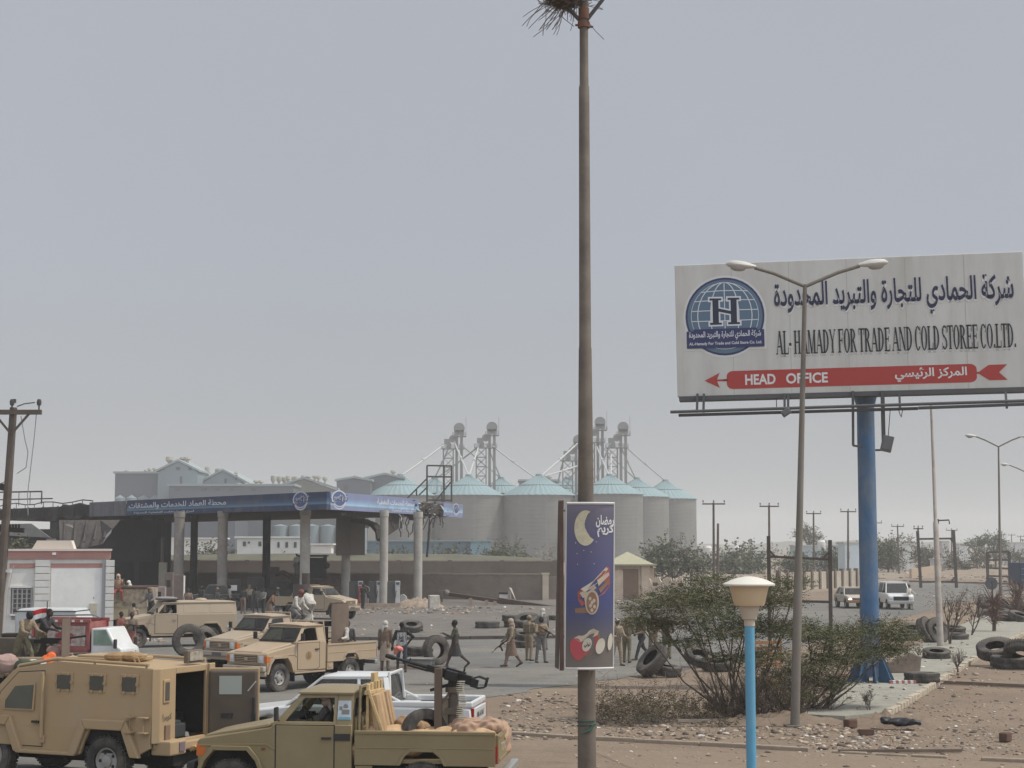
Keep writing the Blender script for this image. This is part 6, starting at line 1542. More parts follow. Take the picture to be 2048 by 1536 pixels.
 b = MB(); b.box((.9, 0, .64), (3.6, 1.84, .1)); b.box((1.0, 0, .48), (4.2, .9, .24)); b.box((-.4, 0, .58), (1.1, 1.2, .2)); b.build('chassis', DARK, t, smooth=0)
 b = MB(); b.box((.2, .86, 1.45), (2.3, .02, 1.25)); b.box((.2, -.86, 1.45), (2.3, .02, 1.25)); b.box((.1, 0, 2.04), (2.0, 1.7, .02)); b.box((.2, 0, .72), (2.3, 1.7, .03)); b.box((.4, 0, .95), (1.6, 1.7, .5)); b.box((.2, 0, 1.45), (.3, 1.5, .8)); b.box((-.35, -.35, .90), (.5, .55, .28)); b.build('interior', INTR, t, smooth=0)  # dark lining boxes added, their colour stands in for shade inside the sunlit hull
 b = MB(); b.box((-.55, -.1, .92), (.45, .6, .25)); b.box((-.5, -.1, 1.06), (.4, .5, .08)); b.build('stowage_box', mat('black crate', (.045, .05, .05), .7), t, smooth=0, bevel=.02)
 b = MB(); b.box((1.18, .0, 1.80), (.04, .55, .32)); b.build('front_opening', mat('bright glazing', (.42, .47, .45), .5), t, smooth=0)
 b = MB(); X = -1.0
 def rb(y0, y1, z0, z1, d=.06): b.box((X - .0, (y0 + y1) / 2, (z0 + z1) / 2), (d, y1 - y0, z1 - z0))
 rb(.30, .90, .70, 2.12); rb(-.90, -.66, .70, 2.12); rb(-.66, .30, 2.0, 2.12); rb(-.66, .30, .70, .82)
 b.build('rear_armour', m, t, smooth=0, bevel=.015)
 b = MB()
 b.prism([(-1.0, .995), (-1.10, .88), (-1.10, .50), (-1.0, .40)], .80, 2.13, plane='xy'); b.build('corner_armour', m, t, smooth=0, bevel=.015); b = MB(); b.prism([(-1.0, -.995), (-1.0, -.70), (-1.08, -.70), (-1.08, -.88)], .80, 2.13, plane='xy'); b.build('corner_armour', m, t, smooth=0, bevel=.015)
 b = MB(); b.box((-1.11, .70, 1.72), (.03, .20, .42)); w_ = b.build('window_surround', m, t, smooth=0, bevel=.015)
 b = MB(); b.box((-1.125, .70, 1.72), (.02, .12, .32)); b.build('window', MATS['armour glass'], w_, smooth=0)
 b = MB(); b.box((-1.115, .66, .94), (.03, .15, .36)); b.build('tail_light', mat('brown tail lens', (.20, .13, .09), .4), t, smooth=0, bevel=.01)
 b = MB(); add_text(b, arabic('كوبرا'), -.80, -.52, 1.18, 1.32, 0, 0, .03, fn=lambda a, c: (-1.105, -a, c)); b.build('lettering', mat('brown stencil', (.14, .10, .07), .8), t, smooth=0)
 b = MB(); b.box((-1.10, .0, .72), (.30, 1.7, .16)); b.box((-1.12, .62, .72), (.42, .5, .26)); b.box((-1.22, -.35, .66), (.34, .9, .08)); b.build('rear_bumper', m, t, smooth=0, bevel=.03)
 b = MB(); b.box((-1.34, .52, .73), (.02, .16, .16)); b.build('reflector', mat('dull purple lens', (.17, .13, .15), .5), t, smooth=0)
 b = MB(); b.tube([(-1.3, .2, .62), (-1.4, .2, .70), (-1.42, .12, .70), (-1.3, .12, .62)], .02, 6); b.build('shackle', mat('orange shackle', (.42, .27, .12), .6), t)
 db = MB(); W_ = .92
 db.box((-W_ / 2, 0, 1.40), (W_, .09, 1.22));
 hinge = thing('open_door', None, None, (-1.04, -.66, 0)); hinge.parent = t
 dm = mat('door lining', (.105, .082, .062), .8, var=.12)
 do = db.build('open_door_leaf', dm, None, smooth=0, bevel=.05); bpy.data.objects.remove(hinge)
 do.name = 'rear_door'; do.parent = t; do.location = (-1.06, -.70, 0); do.rotation_euler = (0, 0, R(24))
 b = MB(); b.box((-W_ / 2, -.04, 1.40), (W_ + .07, .05, 1.30)); b.build('door_skin', m, do, smooth=0, bevel=.06)
 b = MB(); b.box((-.42, .05, 1.73), (.42, .02, .34)); b.build('window', mat('pale door glass', (.36, .38, .34), .3), do, smooth=0)
 b = MB(); b.box((-.36, .055, 1.17), (.22, .04, .08)); b.box((-.86, .02, 1.12), (.08, .14, .16)); b.box((-.86, .03, 1.35), (.05, .12, .3)); b.build('door_latch', TRIMK, do, smooth=0)
 b = MB(); b.tube([(-.75, .06, 1.62), (-.90, .07, 1.80)], .015, 6); b.tube([(-.62, .06, .8), (-.62, .06, .9)], .03, 6); b.build('grab_handle', mat('bare handle', (.45, .42, .36), .5), do)
 b = MB(); b.box((.7, 0, 2.22), (1.3, 1.0, .08)); b.box((.55, .1, 2.28), (1.1, .7, .05)); b.build('roof_hatch', m, t, smooth=0, bevel=.02)
 b = MB(); b.box((-.95, -.35, 2.28), (.10, .50, .24)); lt = b.build('roof_light', mat('searchlight box', (.14, .11, .08), .7), t, smooth=0, bevel=.02)
 b = MB(); b.box((-1.01, -.35, 2.29), (.02, .42, .17)); b.build('roof_light_glass', mat('speckled glass', (.32, .28, .22), .4, var=.5, vscale=12), lt, smooth=0)
 b = MB(); b.tube([(-.3, .55, 2.20), (-.3, .62, 2.30), (-.4, .62, 2.30), (-.4, .55, 2.20)], .018, 6); b.ball((-1.03, .75, 2.06), .06, 8); b.build('lifting_eye', m, t)
 for k, (x, y) in enumerate(((.05, .2), (-.10, .35), (.2, .45))):
  b = MB(); b.ball((0, 0, .09), .18, 10, 0, None, (1.3, .8, .5));
  tag(b.build('sandbag', mat('brown canvas', (.30, .195, .10), .95, var=.25, vscale=8), loc=Vector(t.location) + Matrix.Rotation(R(156), 3, 'Z') @ Vector((x, y, 2.2))), ['brown canvas bag lying on armoured truck roof, middle of three', 'brown canvas bag on armoured truck roof, nearest the searchlight', 'brown canvas bag on armoured truck roof, nearest the cab'][k], 'bag', 'bags on the truck roof')
 return t
arm = armoured()
def sleek_pickup(label, loc, rz, col, cabx=(.55, -.75), name='pickup_truck', open_door=False):
 t = thing(name, label, 'pickup', loc, rz)
 poly = [(2.50, .50), (2.55, .80), (2.42, .96), (1.25, 1.10), (.95, 1.12), (-2.55, 1.08), (-2.60, .62), (-2.30, .52)]
 a = [(1.62 - .48, .50), (1.62 - .36, .80), (1.62, .90), (1.62 + .36, .80), (1.62 + .48, .50)]; r = [(-1.45 - .48, .50), (-1.45 - .36, .80), (-1.45, .90), (-1.45 + .36, .80), (-1.45 + .48, .50)]
 pp = poly[:7] + [(-2.35, .5)] + r + a
 b = MB(); b.prism(pp, -.86, .86); b.build('body', col, t, bevel=.05)
 xr, xe = cabx
 b = MB()
 ym = lambda z: .80 - .16 * (z - 1.1) / .6
 gl = [(1.25, 1.12), (xr - .0, 1.64), (xe, 1.66), (xe - .1, 1.12)]
 n = 4; vs = [(x, -ym(z), z) for x, z in gl] + [(x, ym(z), z) for x, z in gl]; b.add(vs, [(0, 1, 2, 3), (7, 6, 5, 4), (0, 4, 5, 1), (2, 6, 7, 3)]); b.build('cab_glass', GLD, t, smooth=0)
 b = MB()
 for s in (-1, 1):
  for (x0, z0, x1, z1, w_) in ((1.27, 1.1, xr + .02, 1.65, .09), (xe, 1.66, xe - .1, 1.1, .12), ((xr + xe) / 2 - .1, 1.66, (xr + xe) / 2 - .12, 1.1, .07)):
   b.bar((x0, s * (ym(z0) + .005), z0), (x1, s * (ym(z1) + .005), z1), w_, .05)
  b.bar((xr + .03, s * ym(1.65), 1.65), (xe - .02, s * ym(1.66), 1.66), .07, .07)
 b.build('pillar', col, t, smooth=0, bevel=.015)
 b = MB(); vs, fs = [], []
 for i in range(7):
  u = i / 6; x = xr + .05 + (xe - .03 - xr) * u
  for j in range(9):
   v = j / 4 - 1; vs.append((x, v * .66, 1.66 + .07 * (1 - abs(v) ** 3) * (1 - abs(2 * u - 1) ** 4 * .8)))
 fs = [(i * 9 + j, i * 9 + j + 1, (i + 1) * 9 + j + 1, (i + 1) * 9 + j) for i in range(6) for j in range(8)]
 b.add(vs, fs); b.build('roof', col, t, smooth=60)
 b = MB(); b.box((-1.75, 0, 1.085), (1.55, 1.45, .02)); b.build('bed_well', DARK, t, smooth=0)
 b = MB();
 for s in (-1, 1): b.box((-1.72, s * .80, 1.15), (1.66, .10, .12))
 b.box((-2.54, 0, 1.15), (.08, 1.7, .12)); b.build('bed_rail', col, t, smooth=0, bevel=.03)
 b = MB(); b.box((-2.585, 0, .92), (.04, 1.5, .30)); tg = b.build('tailgate', col, t, smooth=0, bevel=.02)
 for s in (-1, 1):
  b = MB(); b.box((-2.57, s * .78, .92), (.06, .12, .3)); b.build('tail_light', REDL, t, smooth=0)
  b = MB(); b.box((2.46, s * .62, .86), (.10, .34, .16)); b.build('headlight', HLG, t, smooth=0, bevel=.03)
  b = MB(); b.box((.95, s * 1.0, 1.20), (.12, .2, .16)); b.build('mirror', col, t, smooth=0, bevel=.03)
  for x in (.5, -.3):
   b = MB(); b.box((x, s * .87, .98), (.18, .03, .04)); b.build('handle', CHR, t, smooth=0)
  wheel(t, 1.62, s * .74, .38, .24, CHR); wheel(t, -1.45, s * .74, .38, .24, CHR)
 b = MB(); b.box((2.54, 0, .72), (.05, 1.0, .24)); b.build('grille', TRIMK, t, smooth=0)
 b = MB(); b.box((0, 0, .5), (4.6, 1.2, .2)); b.build('chassis', DARK, t, smooth=0)
 b = MB(); b.box((.3, 0, 1.2), (1.2, 1.2, .2)); b.box((.1, -.36, 1.35), (.14, .5, .4)); b.box((.1, .36, 1.35), (.14, .5, .4)); b.build('interior', INTR, t, smooth=0)
 return t
WPNT = mat('white car paint', (.62, .62, .61), .3, var=.02, dirt=(.45, .40, .33), damt=.3, dscale=1.5, coat=.3)
wp = sleek_pickup('white modern pickup half hidden behind the olive pickup', GX(716, 35.8), R(180 - 8), WPNT)
b = MB(); b.tube([(-.86, -.70, 1.15), (-.82, -.62, 1.74), (-.82, .62, 1.74), (-.86, .70, 1.15)], .03, 8); b.tube([(-.84, .7, 1.3), (-1.15, .74, 1.15)], .025, 6); b.tube([(-.84, -.7, 1.3), (-1.15, -.74, 1.15)], .025, 6); b.build('roll_bar', WPNT, wp)
b = MB(); add_text(b, 'M A N I', -.42, .42, .86, .98, 0, 0, .02, fn=lambda a, c: (-2.612, -a, c)); b.build('lettering', TRIMK, wp, smooth=0)
t = thing('pickup_truck', 'red pickup with painted side boards and white cab beside guard house', 'pickup', GX(176, 58), R(-10))
REDP = mat('faded red paint', (.27, .062, .058), .6, var=.2, vscale=3, dirt=(.34, .24, .2), damt=.4)
b = MB()
for s in (-.72, .72): b.box((-.55, s, 1.35), (1.9, .05, .95))
b.box((-1.5, 0, 1.35), (.05, 1.44, .95)); b.box((.4, 0, 1.35), (.05, 1.44, .95)); b.box((-.55, 0, .85), (1.9, 1.44, .08)); b.build('stake_bed', REDP, t, smooth=0)
b = MB()
for s in (-.76, .76):
 b.bar((-1.6, s, 1.86), (.5, s, 1.86), .10, .12); b.bar((-1.55, s, .9), (-1.55, s, 1.9), .08); b.bar((.44, s, .9), (.44, s, 1.9), .08)
b.build('bed_rail', REDP, t, smooth=0, bevel=.01)
b = MB(); b.box((-.55, -.752, 1.36), (1.72, .012, .66)); pnl = b.build('painted_panel', mat('flowery panel', (.40, .33, .29), .7, var=.45, vscale=9, dirt=(.16, .09, .08), damt=.7, dscale=8), t, smooth=0)
b = MB(); pts = [(-.42 + .30 * math.cos(a) * (1 + .2 * math.sin(5 * a)), -.764, 1.30 + .26 * math.sin(a)) for a in np.linspace(0, 2 * math.pi, 30)[:-1]]; b.add(pts, [tuple(range(29))]); b.build('painted_flower', mat('flower red', (.26, .05, .055), .7), pnl, smooth=0)
b = MB()
for k in range(6): b.box((-1.3 + .3 * k, -.826, 1.86), (.09, .012, .07))
b.build('rail_stud', PW, t, smooth=0)
b = MB(); b.tube([(-1.6, -.3, 2.02), (.4, -.3, 2.05), (.62, -.3, 1.95)], .03, 6); b.build('rope_rail', mat('grey tube', (.2, .21, .21), .6), t)
b = MB(); b.prism([(.50, .45), (.50, 1.62), (1.08, 1.64), (1.40, 1.05), (1.60, .95), (1.64, .45)], -.74, .74); b.build('cab', WPNT, t, bevel=.05)
for s in (-1, 1):
 b = MB(); b.prism([(.60, 1.06), (.60, 1.55), (1.03, 1.57), (1.30, 1.06)], *sorted((s * .735, s * .752))); b.build('side_window', mat('greenish glass', (.20, .27, .22), .2, var=.3), t, smooth=0)
 b = MB(); b.box((1.42, s * .86, 1.12), (.08, .16, .3)); b.build('mirror', TRIMK, t, smooth=0, bevel=.02)
 wheel(t, 1.05, s * .66, .33, .2, CHR); wheel(t, -.95, s * .66, .33, .2, CHR)
 b = MB(); b.box((1.63, s * .5, .78), (.05, .25, .16)); b.build('headlight', HLG, t, smooth=0)
b = MB(); b.box((0, 0, .5), (3.0, .9, .25)); b.build('chassis', DARK, t, smooth=0)
redp = t
t = thing('van', 'pale van with grey roof behind red pickup', 'van', GX(118, 64), R(-4))
b = MB(); b.prism([(-1.3, .4), (-1.35, 1.9), (-1.2, 2.05), (.9, 2.05), (1.3, 1.4), (1.8, 1.2), (1.85, .4)], -.8, .8); b.build('body', mat('pale van paint', (.46, .47, .46), .5, var=.08), t, bevel=.08)
b = MB(); b.box((-.2, 0, 1.96), (2.35, 1.66, .03)); b.build('window_band', TRIMK, t, smooth=0)
for s in (-1, 1): wheel(t, 1.1, s * .68, .32, .2); wheel(t, -.8, s * .68, .32, .2)
t = thing('cargo_lorry', 'tan cargo truck with mud smeared side boards carrying men by guard house', 'lorry', GX(250, 88), R(176))
b = MB(); b.box((-.2, 0, 1.75), (2.6, 1.9, 1.0)); b.build('cargo_side', mat('mud smeared board', (.36, .30, .22), .9, var=.4, vscale=4, dirt=(.10, .085, .07), damt=.8, dscale=3.5), t, smooth=0)
b = MB(); b.box((-.2, 0, .95), (2.6, 1.8, .6)); b.build('lower_body', mat('cream tan panel', (.44, .37, .25), .7, var=.1), t, smooth=0)
b = MB(); b.tube([(-1.5, .97, 2.28), (1.2, .97, 2.28)], .07, 8); b.tube([(-1.5, -.97, 2.28), (1.2, -.97, 2.28)], .07, 8); b.build('side_rail', mat('dark padded rail', (.09, .06, .05), .9), t)
for x in (-1, .8):
 for s in (-1, 1): wheel(t, x, s * .8, .42, .25)
def wreck(label, px, Y, rz, name='burnt_car'):
 t = thing(name, label, 'car', GX(px, Y), rz, 'sooty vehicles under the canopy')
 m = mat('sooty green paint', (.042, .043, .040), .75, var=.3, dirt=(.09, .085, .075), damt=.5)
 b = MB(); b.prism([(2.1, .5), (2.1, 1.0), (.9, 1.15), (-2.1, 1.1), (-2.1, .5), (-1.7, .5), (-1.55, .8), (-1.05, .8), (-.9, .5), (.9, .5), (1.05, .8), (1.55, .8), (1.7, .5)], -.85, .85); b.build('body', m, t, bevel=.04)
 b = MB(); b.prism([(.9, 1.13), (.45, 1.75), (-.7, 1.75), (-.9, 1.12)], -.75, .75); b.build('cab', m, t, bevel=.05)
 for s in (-1, 1):
  b = MB(); b.prism([(.72, 1.18), (.40, 1.66), (-.1, 1.66), (-.1, 1.18)], *sorted((s * .745, s * .756))); b.build('side_window', mat('sooty glass', (.03, .032, .032), .3), t, smooth=0)
  wheel(t, 1.3, s * .72, .38, .22, DARK); wheel(t, -1.3, s * .72, .38, .22, DARK)
 return t
wreck('dark pickup parked between the left canopy columns', 432, 118, R(190))
wreck('dark low vehicle in the shade behind the brown door panel', 560, 132, R(185))
for k, (px, Y, w_, h_, m_, lb) in enumerate(((470, 119, .9, 2.1, SOOT, 'sooty dispenser box with white notice under the canopy'), (512, 122, 1.2, 2.2, SOOT, 'tall sooty cabinet beside the third dark column'), (340, 116, .55, 2.6, mat('brown cabinet', (.17, .13, .11), .85, var=.2), 'brown upright cabinet left of the first grey column'),
           (360, 113, .62, 2.5, MATS['brown cabinet'], 'brown upright cabinet with pale edge in front of first grey column'), (318, 114, 1.0, 1.7, mat('pinkish crate', (.33, .26, .23), .9, var=.2), 'pinkish stacked crate beside the brown cabinets'))):
 t = thing('cabinet', lb, 'cabinet', GX(px, Y))
 b = MB(); b.box((0, 0, h_ / 2), (w_, .5, h_)); b.build('case', m_, t, smooth=0, bevel=.02)
 b = MB(); b.box((w_ / 2 + .03, -.1, h_ / 2), (.05, .4, h_ * .95)) if k == 3 else b.box((0, -.27, h_ * .72), (w_ * .5, .03, h_ * .18)); b.build('edge_panel', PW if k in (0, 3) else SOOT, t, smooth=0)
t = thing('loader', 'dark bulldozer cab standing behind the pale canopy column', 'loader', GX(626, 134))
LD = mat('dark loader', (.05, .055, .048), .7, var=.2)
b = MB()
for x in (-.95, .95):
 for y in (-.5, .5): b.bar((x, y, 1.9), (x, y, 3.6), .16)
b.box((0, 0, 3.65), (2.3, 1.4, .15)); b.box((0, .3, 2.7), (1.9, .1, 1.6)); b.build('cab', LD, t, smooth=0)
b = MB(); b.box((0, 0, 1.3), (3.2, 2, 1.1)); b.box((2.1, -.2, 1.75), (1.6, 1.2, .9)); b.build('body', mat('rusty loader', (.10, .07, .055), .85, var=.3), t, smooth=0, bevel=.05)
b = MB(); b.tube([(-1.0, -.8, 1.6), (-2.2, -.9, 2.4), (-2.8, -.9, 2.2)], .18, 8); b.box((-2.9, -.9, 2.5), (.8, .4, .6), rz=.2); b.build('boom', MATS['rusty loader'], t, bevel=.02)
for x in (-1.1, 1.1):
 for s in (-1, 1): wheel(t, x, s * .95, .7, .45, DARK)
b = MB(); b.ball((1.2, -.9, 2.9), .24, 10); b.bar((1.2, -.9, 2.9), (.95, -.5, 2.9), .06); b.build('lamp', SOOT, t)
def far_car(label, px, Y, rz, suv, lights):
 t = thing('car' if not suv else 'off_road_car', label, 'car', GX(px, Y), rz)
 col = WPNT if suv else mat('dusty cream car', (.42, .37, .30), .5, var=.1)
 H_ = 1.85 if suv else 1.45; z1 = 1.05 if suv else .88
 pp = [(2.2, .42), (2.22, z1 - .12), (2.05, z1), (.95, z1 + .08), (-2.1, z1 + .08), (-2.2, .42), (-1.85, .42), (-1.7, .7), (-1.1, .7), (-.95, .42), (.95, .42), (1.1, .7), (1.7, .7), (1.85, .42)]
 b = MB(); b.prism(pp, -.88, .88); b.build('body', col, t, bevel=.06)
 ym = lambda z: .82 - .14 * (z - z1) / (H_ - z1)
 gl = [(1.0, z1 + .06), (.45, H_ - .06), (-2.0 if suv else -1.1, H_ - .06), (-2.1 if suv else -1.7, z1 + .06)]
 b = MB(); vs = [(x, -ym(z), z) for x, z in gl] + [(x, ym(z), z) for x, z in gl]; b.add(vs, [(0, 1, 2, 3), (7, 6, 5, 4), (0, 4, 5, 1), (2, 6, 7, 3)]); b.build('window_band', GLD, t, smooth=0)
 b = MB(); b.box(((.47 + gl[2][0]) / 2, 0, H_ - .03), (.5 - gl[2][0], 2 * ym(H_) + .06, .10))
 for s in (-1, 1):
  b.bar((gl[0][0] + .02, s * ym(z1), z1 + .05), (gl[1][0] + .02, s * ym(H_ - .06), H_ - .05), .07); b.bar((gl[3][0], s * ym(z1), z1 + .05), (gl[2][0], s * ym(H_ - .06), H_ - .05), .12); b.bar((-.4, s * ym(z1), z1 + .05), (-.4, s * ym(H_), H_ - .05), .07)
 b.build('roof', col, t, smooth=0, bevel=.02)
 b = MB(); b.box((2.22, 0, z1 - .28), (.05, 1.05, .28)); b.build('grille', TRIMK, t, smooth=0)
 b = MB(); b.box((2.27, 0, .52), (.16, 1.78, .22)); b.build('bumper', CHR if suv else mat('rusty red bumper', (.26, .14, .09), .7), t, smooth=0, bevel=.03)
 for s in (-1, 1):
  b = MB(); b.ball((2.22, s * .68, z1 - .25), .13, 10, 0, None, (.3, 1.3 if suv else 1, 1)); b.build('headlight', lights, t)
  b = MB(); b.box((.9, s * .98, z1 + .18), (.1, .18, .16)); b.build('mirror', TRIMK, t, smooth=0)
  wheel(t, 1.4, s * .76, .36 if suv else .31, .22, CHR); wheel(t, -1.4, s * .76, .36 if suv else .31, .22, CHR)
 b = MB(); b.box((-.3, 0, z1 - .1), (1.5, 1.4, .5)); b.box((0, .38, z1 + .3), (.15, .45, .5)); b.box((0, -.38, z1 + .3), (.15, .45, .5)); b.build('interior', INTR, t, smooth=0)
 return t
far_car('white off-road car driving towards us on the far road', 1788, 121, R(-92), True, HLG)
far_car('dusty saloon with lit headlamps beside the billboard column', 1703, 123, R(-88), False, emit('lit headlamp', (1.0, .93, .78), 3.0))
# ================================================================ people
SKIN = mat('brown skin', (.115, .068, .045), .65); SKIND = mat('dark skin', (.055, .034, .024), .65)
HAIR = mat('black hair', (.014, .013, .012), .9)
def cloth(name, col, var=.2, vs=9, dirt=None): return mat(name, col, .95, var=var, vscale=vs, dirt=dirt, damt=.8, dscale=vs)
CAMO = cloth('desert camouflage', (.27, .21, .14), .25, 6, (.13, .105, .07)); CAMOG = cloth('green camouflage', (.17, .15, .095), .3, 6, (.085, .075, .045))
KHA = cloth('khaki cloth', (.26, .20, .14)); DKC = cloth('dark cloth', (.045, .042, .042)); GRYC = cloth('grey cloth', (.16, .15, .14)); WHC = cloth('off white cloth', (.46, .43, .38))
BRC = cloth('brown cloth', (.165, .115, .085)); REDC = cloth('red cloth', (.25, .06, .05)); BOOT = mat('boot', (.05, .04, .03), .8); VEST = cloth('load vest', (.15, .12, .085))
BLK = mat('black cap', (.02, .02, .022), .9); SCF = cloth('checked scarf', (.40, .33, .27), .4, 30, (.22, .08, .06))
def _rot(v, ang, ax): return Matrix.Rotation(ang, 3, ax) @ Vector(v)
def person(label, loc, rz=0.0, legs=((4, 4, 4), (-4, 4, 4)), arms=((5, 10, 15, 0), (5, 10, 15, 0)), lean=0, head=(0, 0), skin=SKIN, shirt=KHA, trousers=KHA, shoes=BOOT, hair='hair', sleeve=True, skirt=None, vest=None, scale=1.0, pelvis=None, hem=.55, shorts=False, group=None, headcol=None, side=0, stripes=False):
 """facing local -y. legs/arms: left (+x) then right.  legs (hip forward, knee bend, out)  arms (forward, out, elbow, inward)"""
 caps = []
 J = {}
 hipz = .0
 up = lambda v: _rot(_rot(v, R(lean), 'X'), R(side), 'Y')
 ank = []
 for i, s in enumerate((1, -1)):
  a, k, ab = legs[i]
  hp = Vector((s * .085, 0, -.02)); d1 = Vector((s * math.sin(R(ab)), -math.sin(R(a)), -math.cos(R(a)))).normalized(); kn = hp + d1 * .43
  d2 = Vector((s * math.sin(R(ab)) * .5, -math.sin(R(a - k)), -math.cos(R(a - k)))).normalized(); an = kn + d2 * .40
  leg_lo = 'skin' if shorts else 'leg'
  caps += [(hp, kn, .100, .072 if not shorts else .064, 'leg'), (kn, an, .068 if not shorts else .060, .056 if not shorts else .042, leg_lo), (hp + Vector((0, .03, 0)), hp.lerp(kn, .5), .098, .082, 'leg'), (kn.lerp(an, .2) + Vector((0, .012, 0)), kn.lerp(an, .6), .06, .048, leg_lo)]
  pit = max(0, k - a) if k - a > 25 else 0
  fd = Vector((s * .12, -math.cos(R(pit)), -math.sin(R(pit)))).normalized()
  heel = an + Vector((0, .035, -.045)); toe = an + fd * .19 + Vector((0, 0, -.055))
  caps += [(heel, toe, .043, .034, 'shoe'), (an, heel, .044, .044, 'shoe')]
  ank.append(min(toe.z - .034, heel.z - .043))
 base = -min(ank) if pelvis is None else pelvis / scale
 sp = [Vector((0, 0, -.02)), Vector((0, .0, .12)), Vector((0, -.01, .30)), Vector((0, .0, .44)), Vector((0, .01, .52))]
 sp = [up(p) for p in sp]
 rings = [(.180, .128), (.168, .122), (.195, .132), (.175, .108), (.078, .072)]
 neck = up((0, -.005, .54)); hc = neck + _rot(up((0, -.025, .135)), R(head[1] * -1), 'X') ;
 caps.append((up((0, .01, .50)), hc, .056, .055, 'skin'))
 hands = []
 for i, s in enumerate((1, -1)):
  f, ab, el, inn = arms[i]
  sh = up((s * .185, 0, .455));
  d1 = up(Vector((s * math.sin(R(ab)), -math.sin(R(f)) * math.cos(R(ab)), -math.cos(R(f)) * math.cos(R(ab))))).normalized(); elb = sh + d1 * .28
  d2 = up(Vector((s * math.sin(R(ab - inn)), -math.sin(R(f + el)) * math.cos(R(ab - inn)), -math.cos(R(f + el)) * math.cos(R(ab - inn))))).normalized(); wr = elb + d2 * .25
  st = 'shirt'
  caps += [(up((s * .12, 0, .44)), sh, .080, .073, 'shirt'), (sh, elb, .070, .056, st), (elb, wr, .052 if sleeve else .044, .036, st if sleeve else 'skin'), (wr, wr + d2 * .075, .034, .038, 'hand')]
  hands.append((wr, d2, s))
 J['hands'] = [w + d * .1 for w, d, s in hands]
 b = MB()
 for p0, p1, r0, r1, tg_ in caps:
  n = 10; pts, rr = [], []
  d = (p1 - p0); L = max(d.length, 1e-4); d = d / L
  for u in (-.98, -.7, -.35): pts.append(p0 + d * r0 * u); rr.append(r0 * math.sqrt(1 - u * u))
  for u in (0, .33, .66, 1): pts.append(p0.lerp(p1, u)); rr.append(r0 + (r1 - r0) * u)
  for u in (.35, .7, .98): pts.append(p1 + d * r1 * u); rr.append(r1 * math.sqrt(1 - u * u))
  b.tube(pts, rr, n)
 vs, fs = [], []; n = 16
 full = [(sp[0] + (sp[0] - sp[1]) * .45, (.10, .08))] + list(zip(sp, rings))
 ax = up((1, 0, 0)); ay = up((0, 1, 0))
 for p, (rx, ry) in full:
  for k in range(n): a = 2 * math.pi * k / n; vs.append(p + ax * rx * math.cos(a) + ay * ry * math.sin(a))
 for i in range(len(full) - 1):
  for k in range(n): fs.append((i * n + k, i * n + (k + 1) % n, (i + 1) * n + (k + 1) % n, (i + 1) * n + k))
 fs += [tuple(range(n - 1, -1, -1)), tuple((len(full) - 1) * n + k for k in range(n))]
 b.add(vs, fs)
 hq = Matrix.Rotation(R(head[0]), 3, 'Z')
 def H(x, y, z): return hc + hq @ Vector((x, y, z))
 b.ball(hc, .098, 14, 0, None, (.78, .95, 1.12)); b.ball(H(0, -.035, -.045), .062, 12, 0, None, (.9, .9, 1.0))
 b.tube([H(0, -.085, .03), H(0, -.108, -.012), H(0, -.09, -.028)], [.012, .017, .012], 6)
 for s in (-1, 1): b.ball(H(s * .078, .005, -.005), .026, 8, 0, None, (.45, .8, 1.2))
 me = b.mesh('raw', SKIN, 0); tmp = bpy.data.objects.new('tmp', me); COL.objects.link(tmp)
 rm = tmp.modifiers.new('r', 'REMESH'); rm.mode = 'VOXEL'; rm.voxel_size = .0165; rm.use_smooth_shade = True
 smo = tmp.modifiers.new('s', 'SMOOTH'); smo.factor = .5; smo.iterations = 3
 dg = bpy.context.evaluated_depsgraph_get(); body = bpy.data.meshes.new_from_object(tmp.evaluated_get(dg))
 bpy.data.objects.remove(tmp); bpy.data.meshes.remove(me)
 V = np.array([v.co for v in body.vertices], dtype=np.float64)
 Fq = [tuple(p.vertices) for p in body.polygons]; bpy.data.meshes.remove(body)
 C = np.array([V[list(f)].mean(0) for f in Fq])
 segs = caps + [(sp[k], sp[k + 1], rings[k][0], rings[k + 1][0], 'leg' if k == 0 else 'shirt') for k in range(4)] + [(hc, hc + Vector((0, 0, .01)), .11, .11, 'skin')]
 best = np.full(len(C), 9.0); lab = np.zeros(len(C), int); TG = ['skin', 'shirt', 'leg', 'shoe', 'hand']
 for p0, p1, r0, r1, tg_ in segs:
  a = np.array(p0); d = np.array(p1) - a; L2_ = (d * d).sum() + 1e-9
  u = np.clip(((C - a) @ d) / L2_, 0, 1); dist = np.linalg.norm(C - (a + u[:, None] * d), axis=1) / (r0 + (r1 - r0) * u)
  m_ = dist < best; best[m_] = dist[m_]; lab[m_] = TG.index(tg_)
 lab[lab == 4] = 0
 V = V + (np.sin(V[:, [2]] * 61 + V[:, [0]] * 37) * .004 * np.sin(V[:, [1]] * 43 + 1)) * np.array([[1, 1, .3]])
 mi = list(lab)
 fb = MB()
 for wr, d2, s in hands:
  side_ = d2.cross(Vector((0, 0, 1))); side_ = side_.normalized() if side_.length > .1 else Vector((1, 0, 0))
  curl = side_.cross(d2).normalized() * (-1)
  for k, ln in enumerate((.062, .072, .068, .052)):
   r0 = wr + d2 * .085 + side_ * (k - 1.5) * .017
   p1 = r0 + d2 * ln * .5 + curl * .006; p2 = p1 + d2 * ln * .35 + curl * .02; p3 = p2 + d2 * ln * .15 + curl * .022
   fb.tube([r0 - d2 * .02, p1, p2, p3], [.0095, .009, .008, .006], 6)
  r0 = wr + d2 * .04 + side_ * s * -.028; p1 = r0 + d2 * .03 - side_ * s * .02 + curl * .01; fb.tube([r0, p1, p1 + d2 * .03 + curl * .012], [.012, .010, .007], 6)
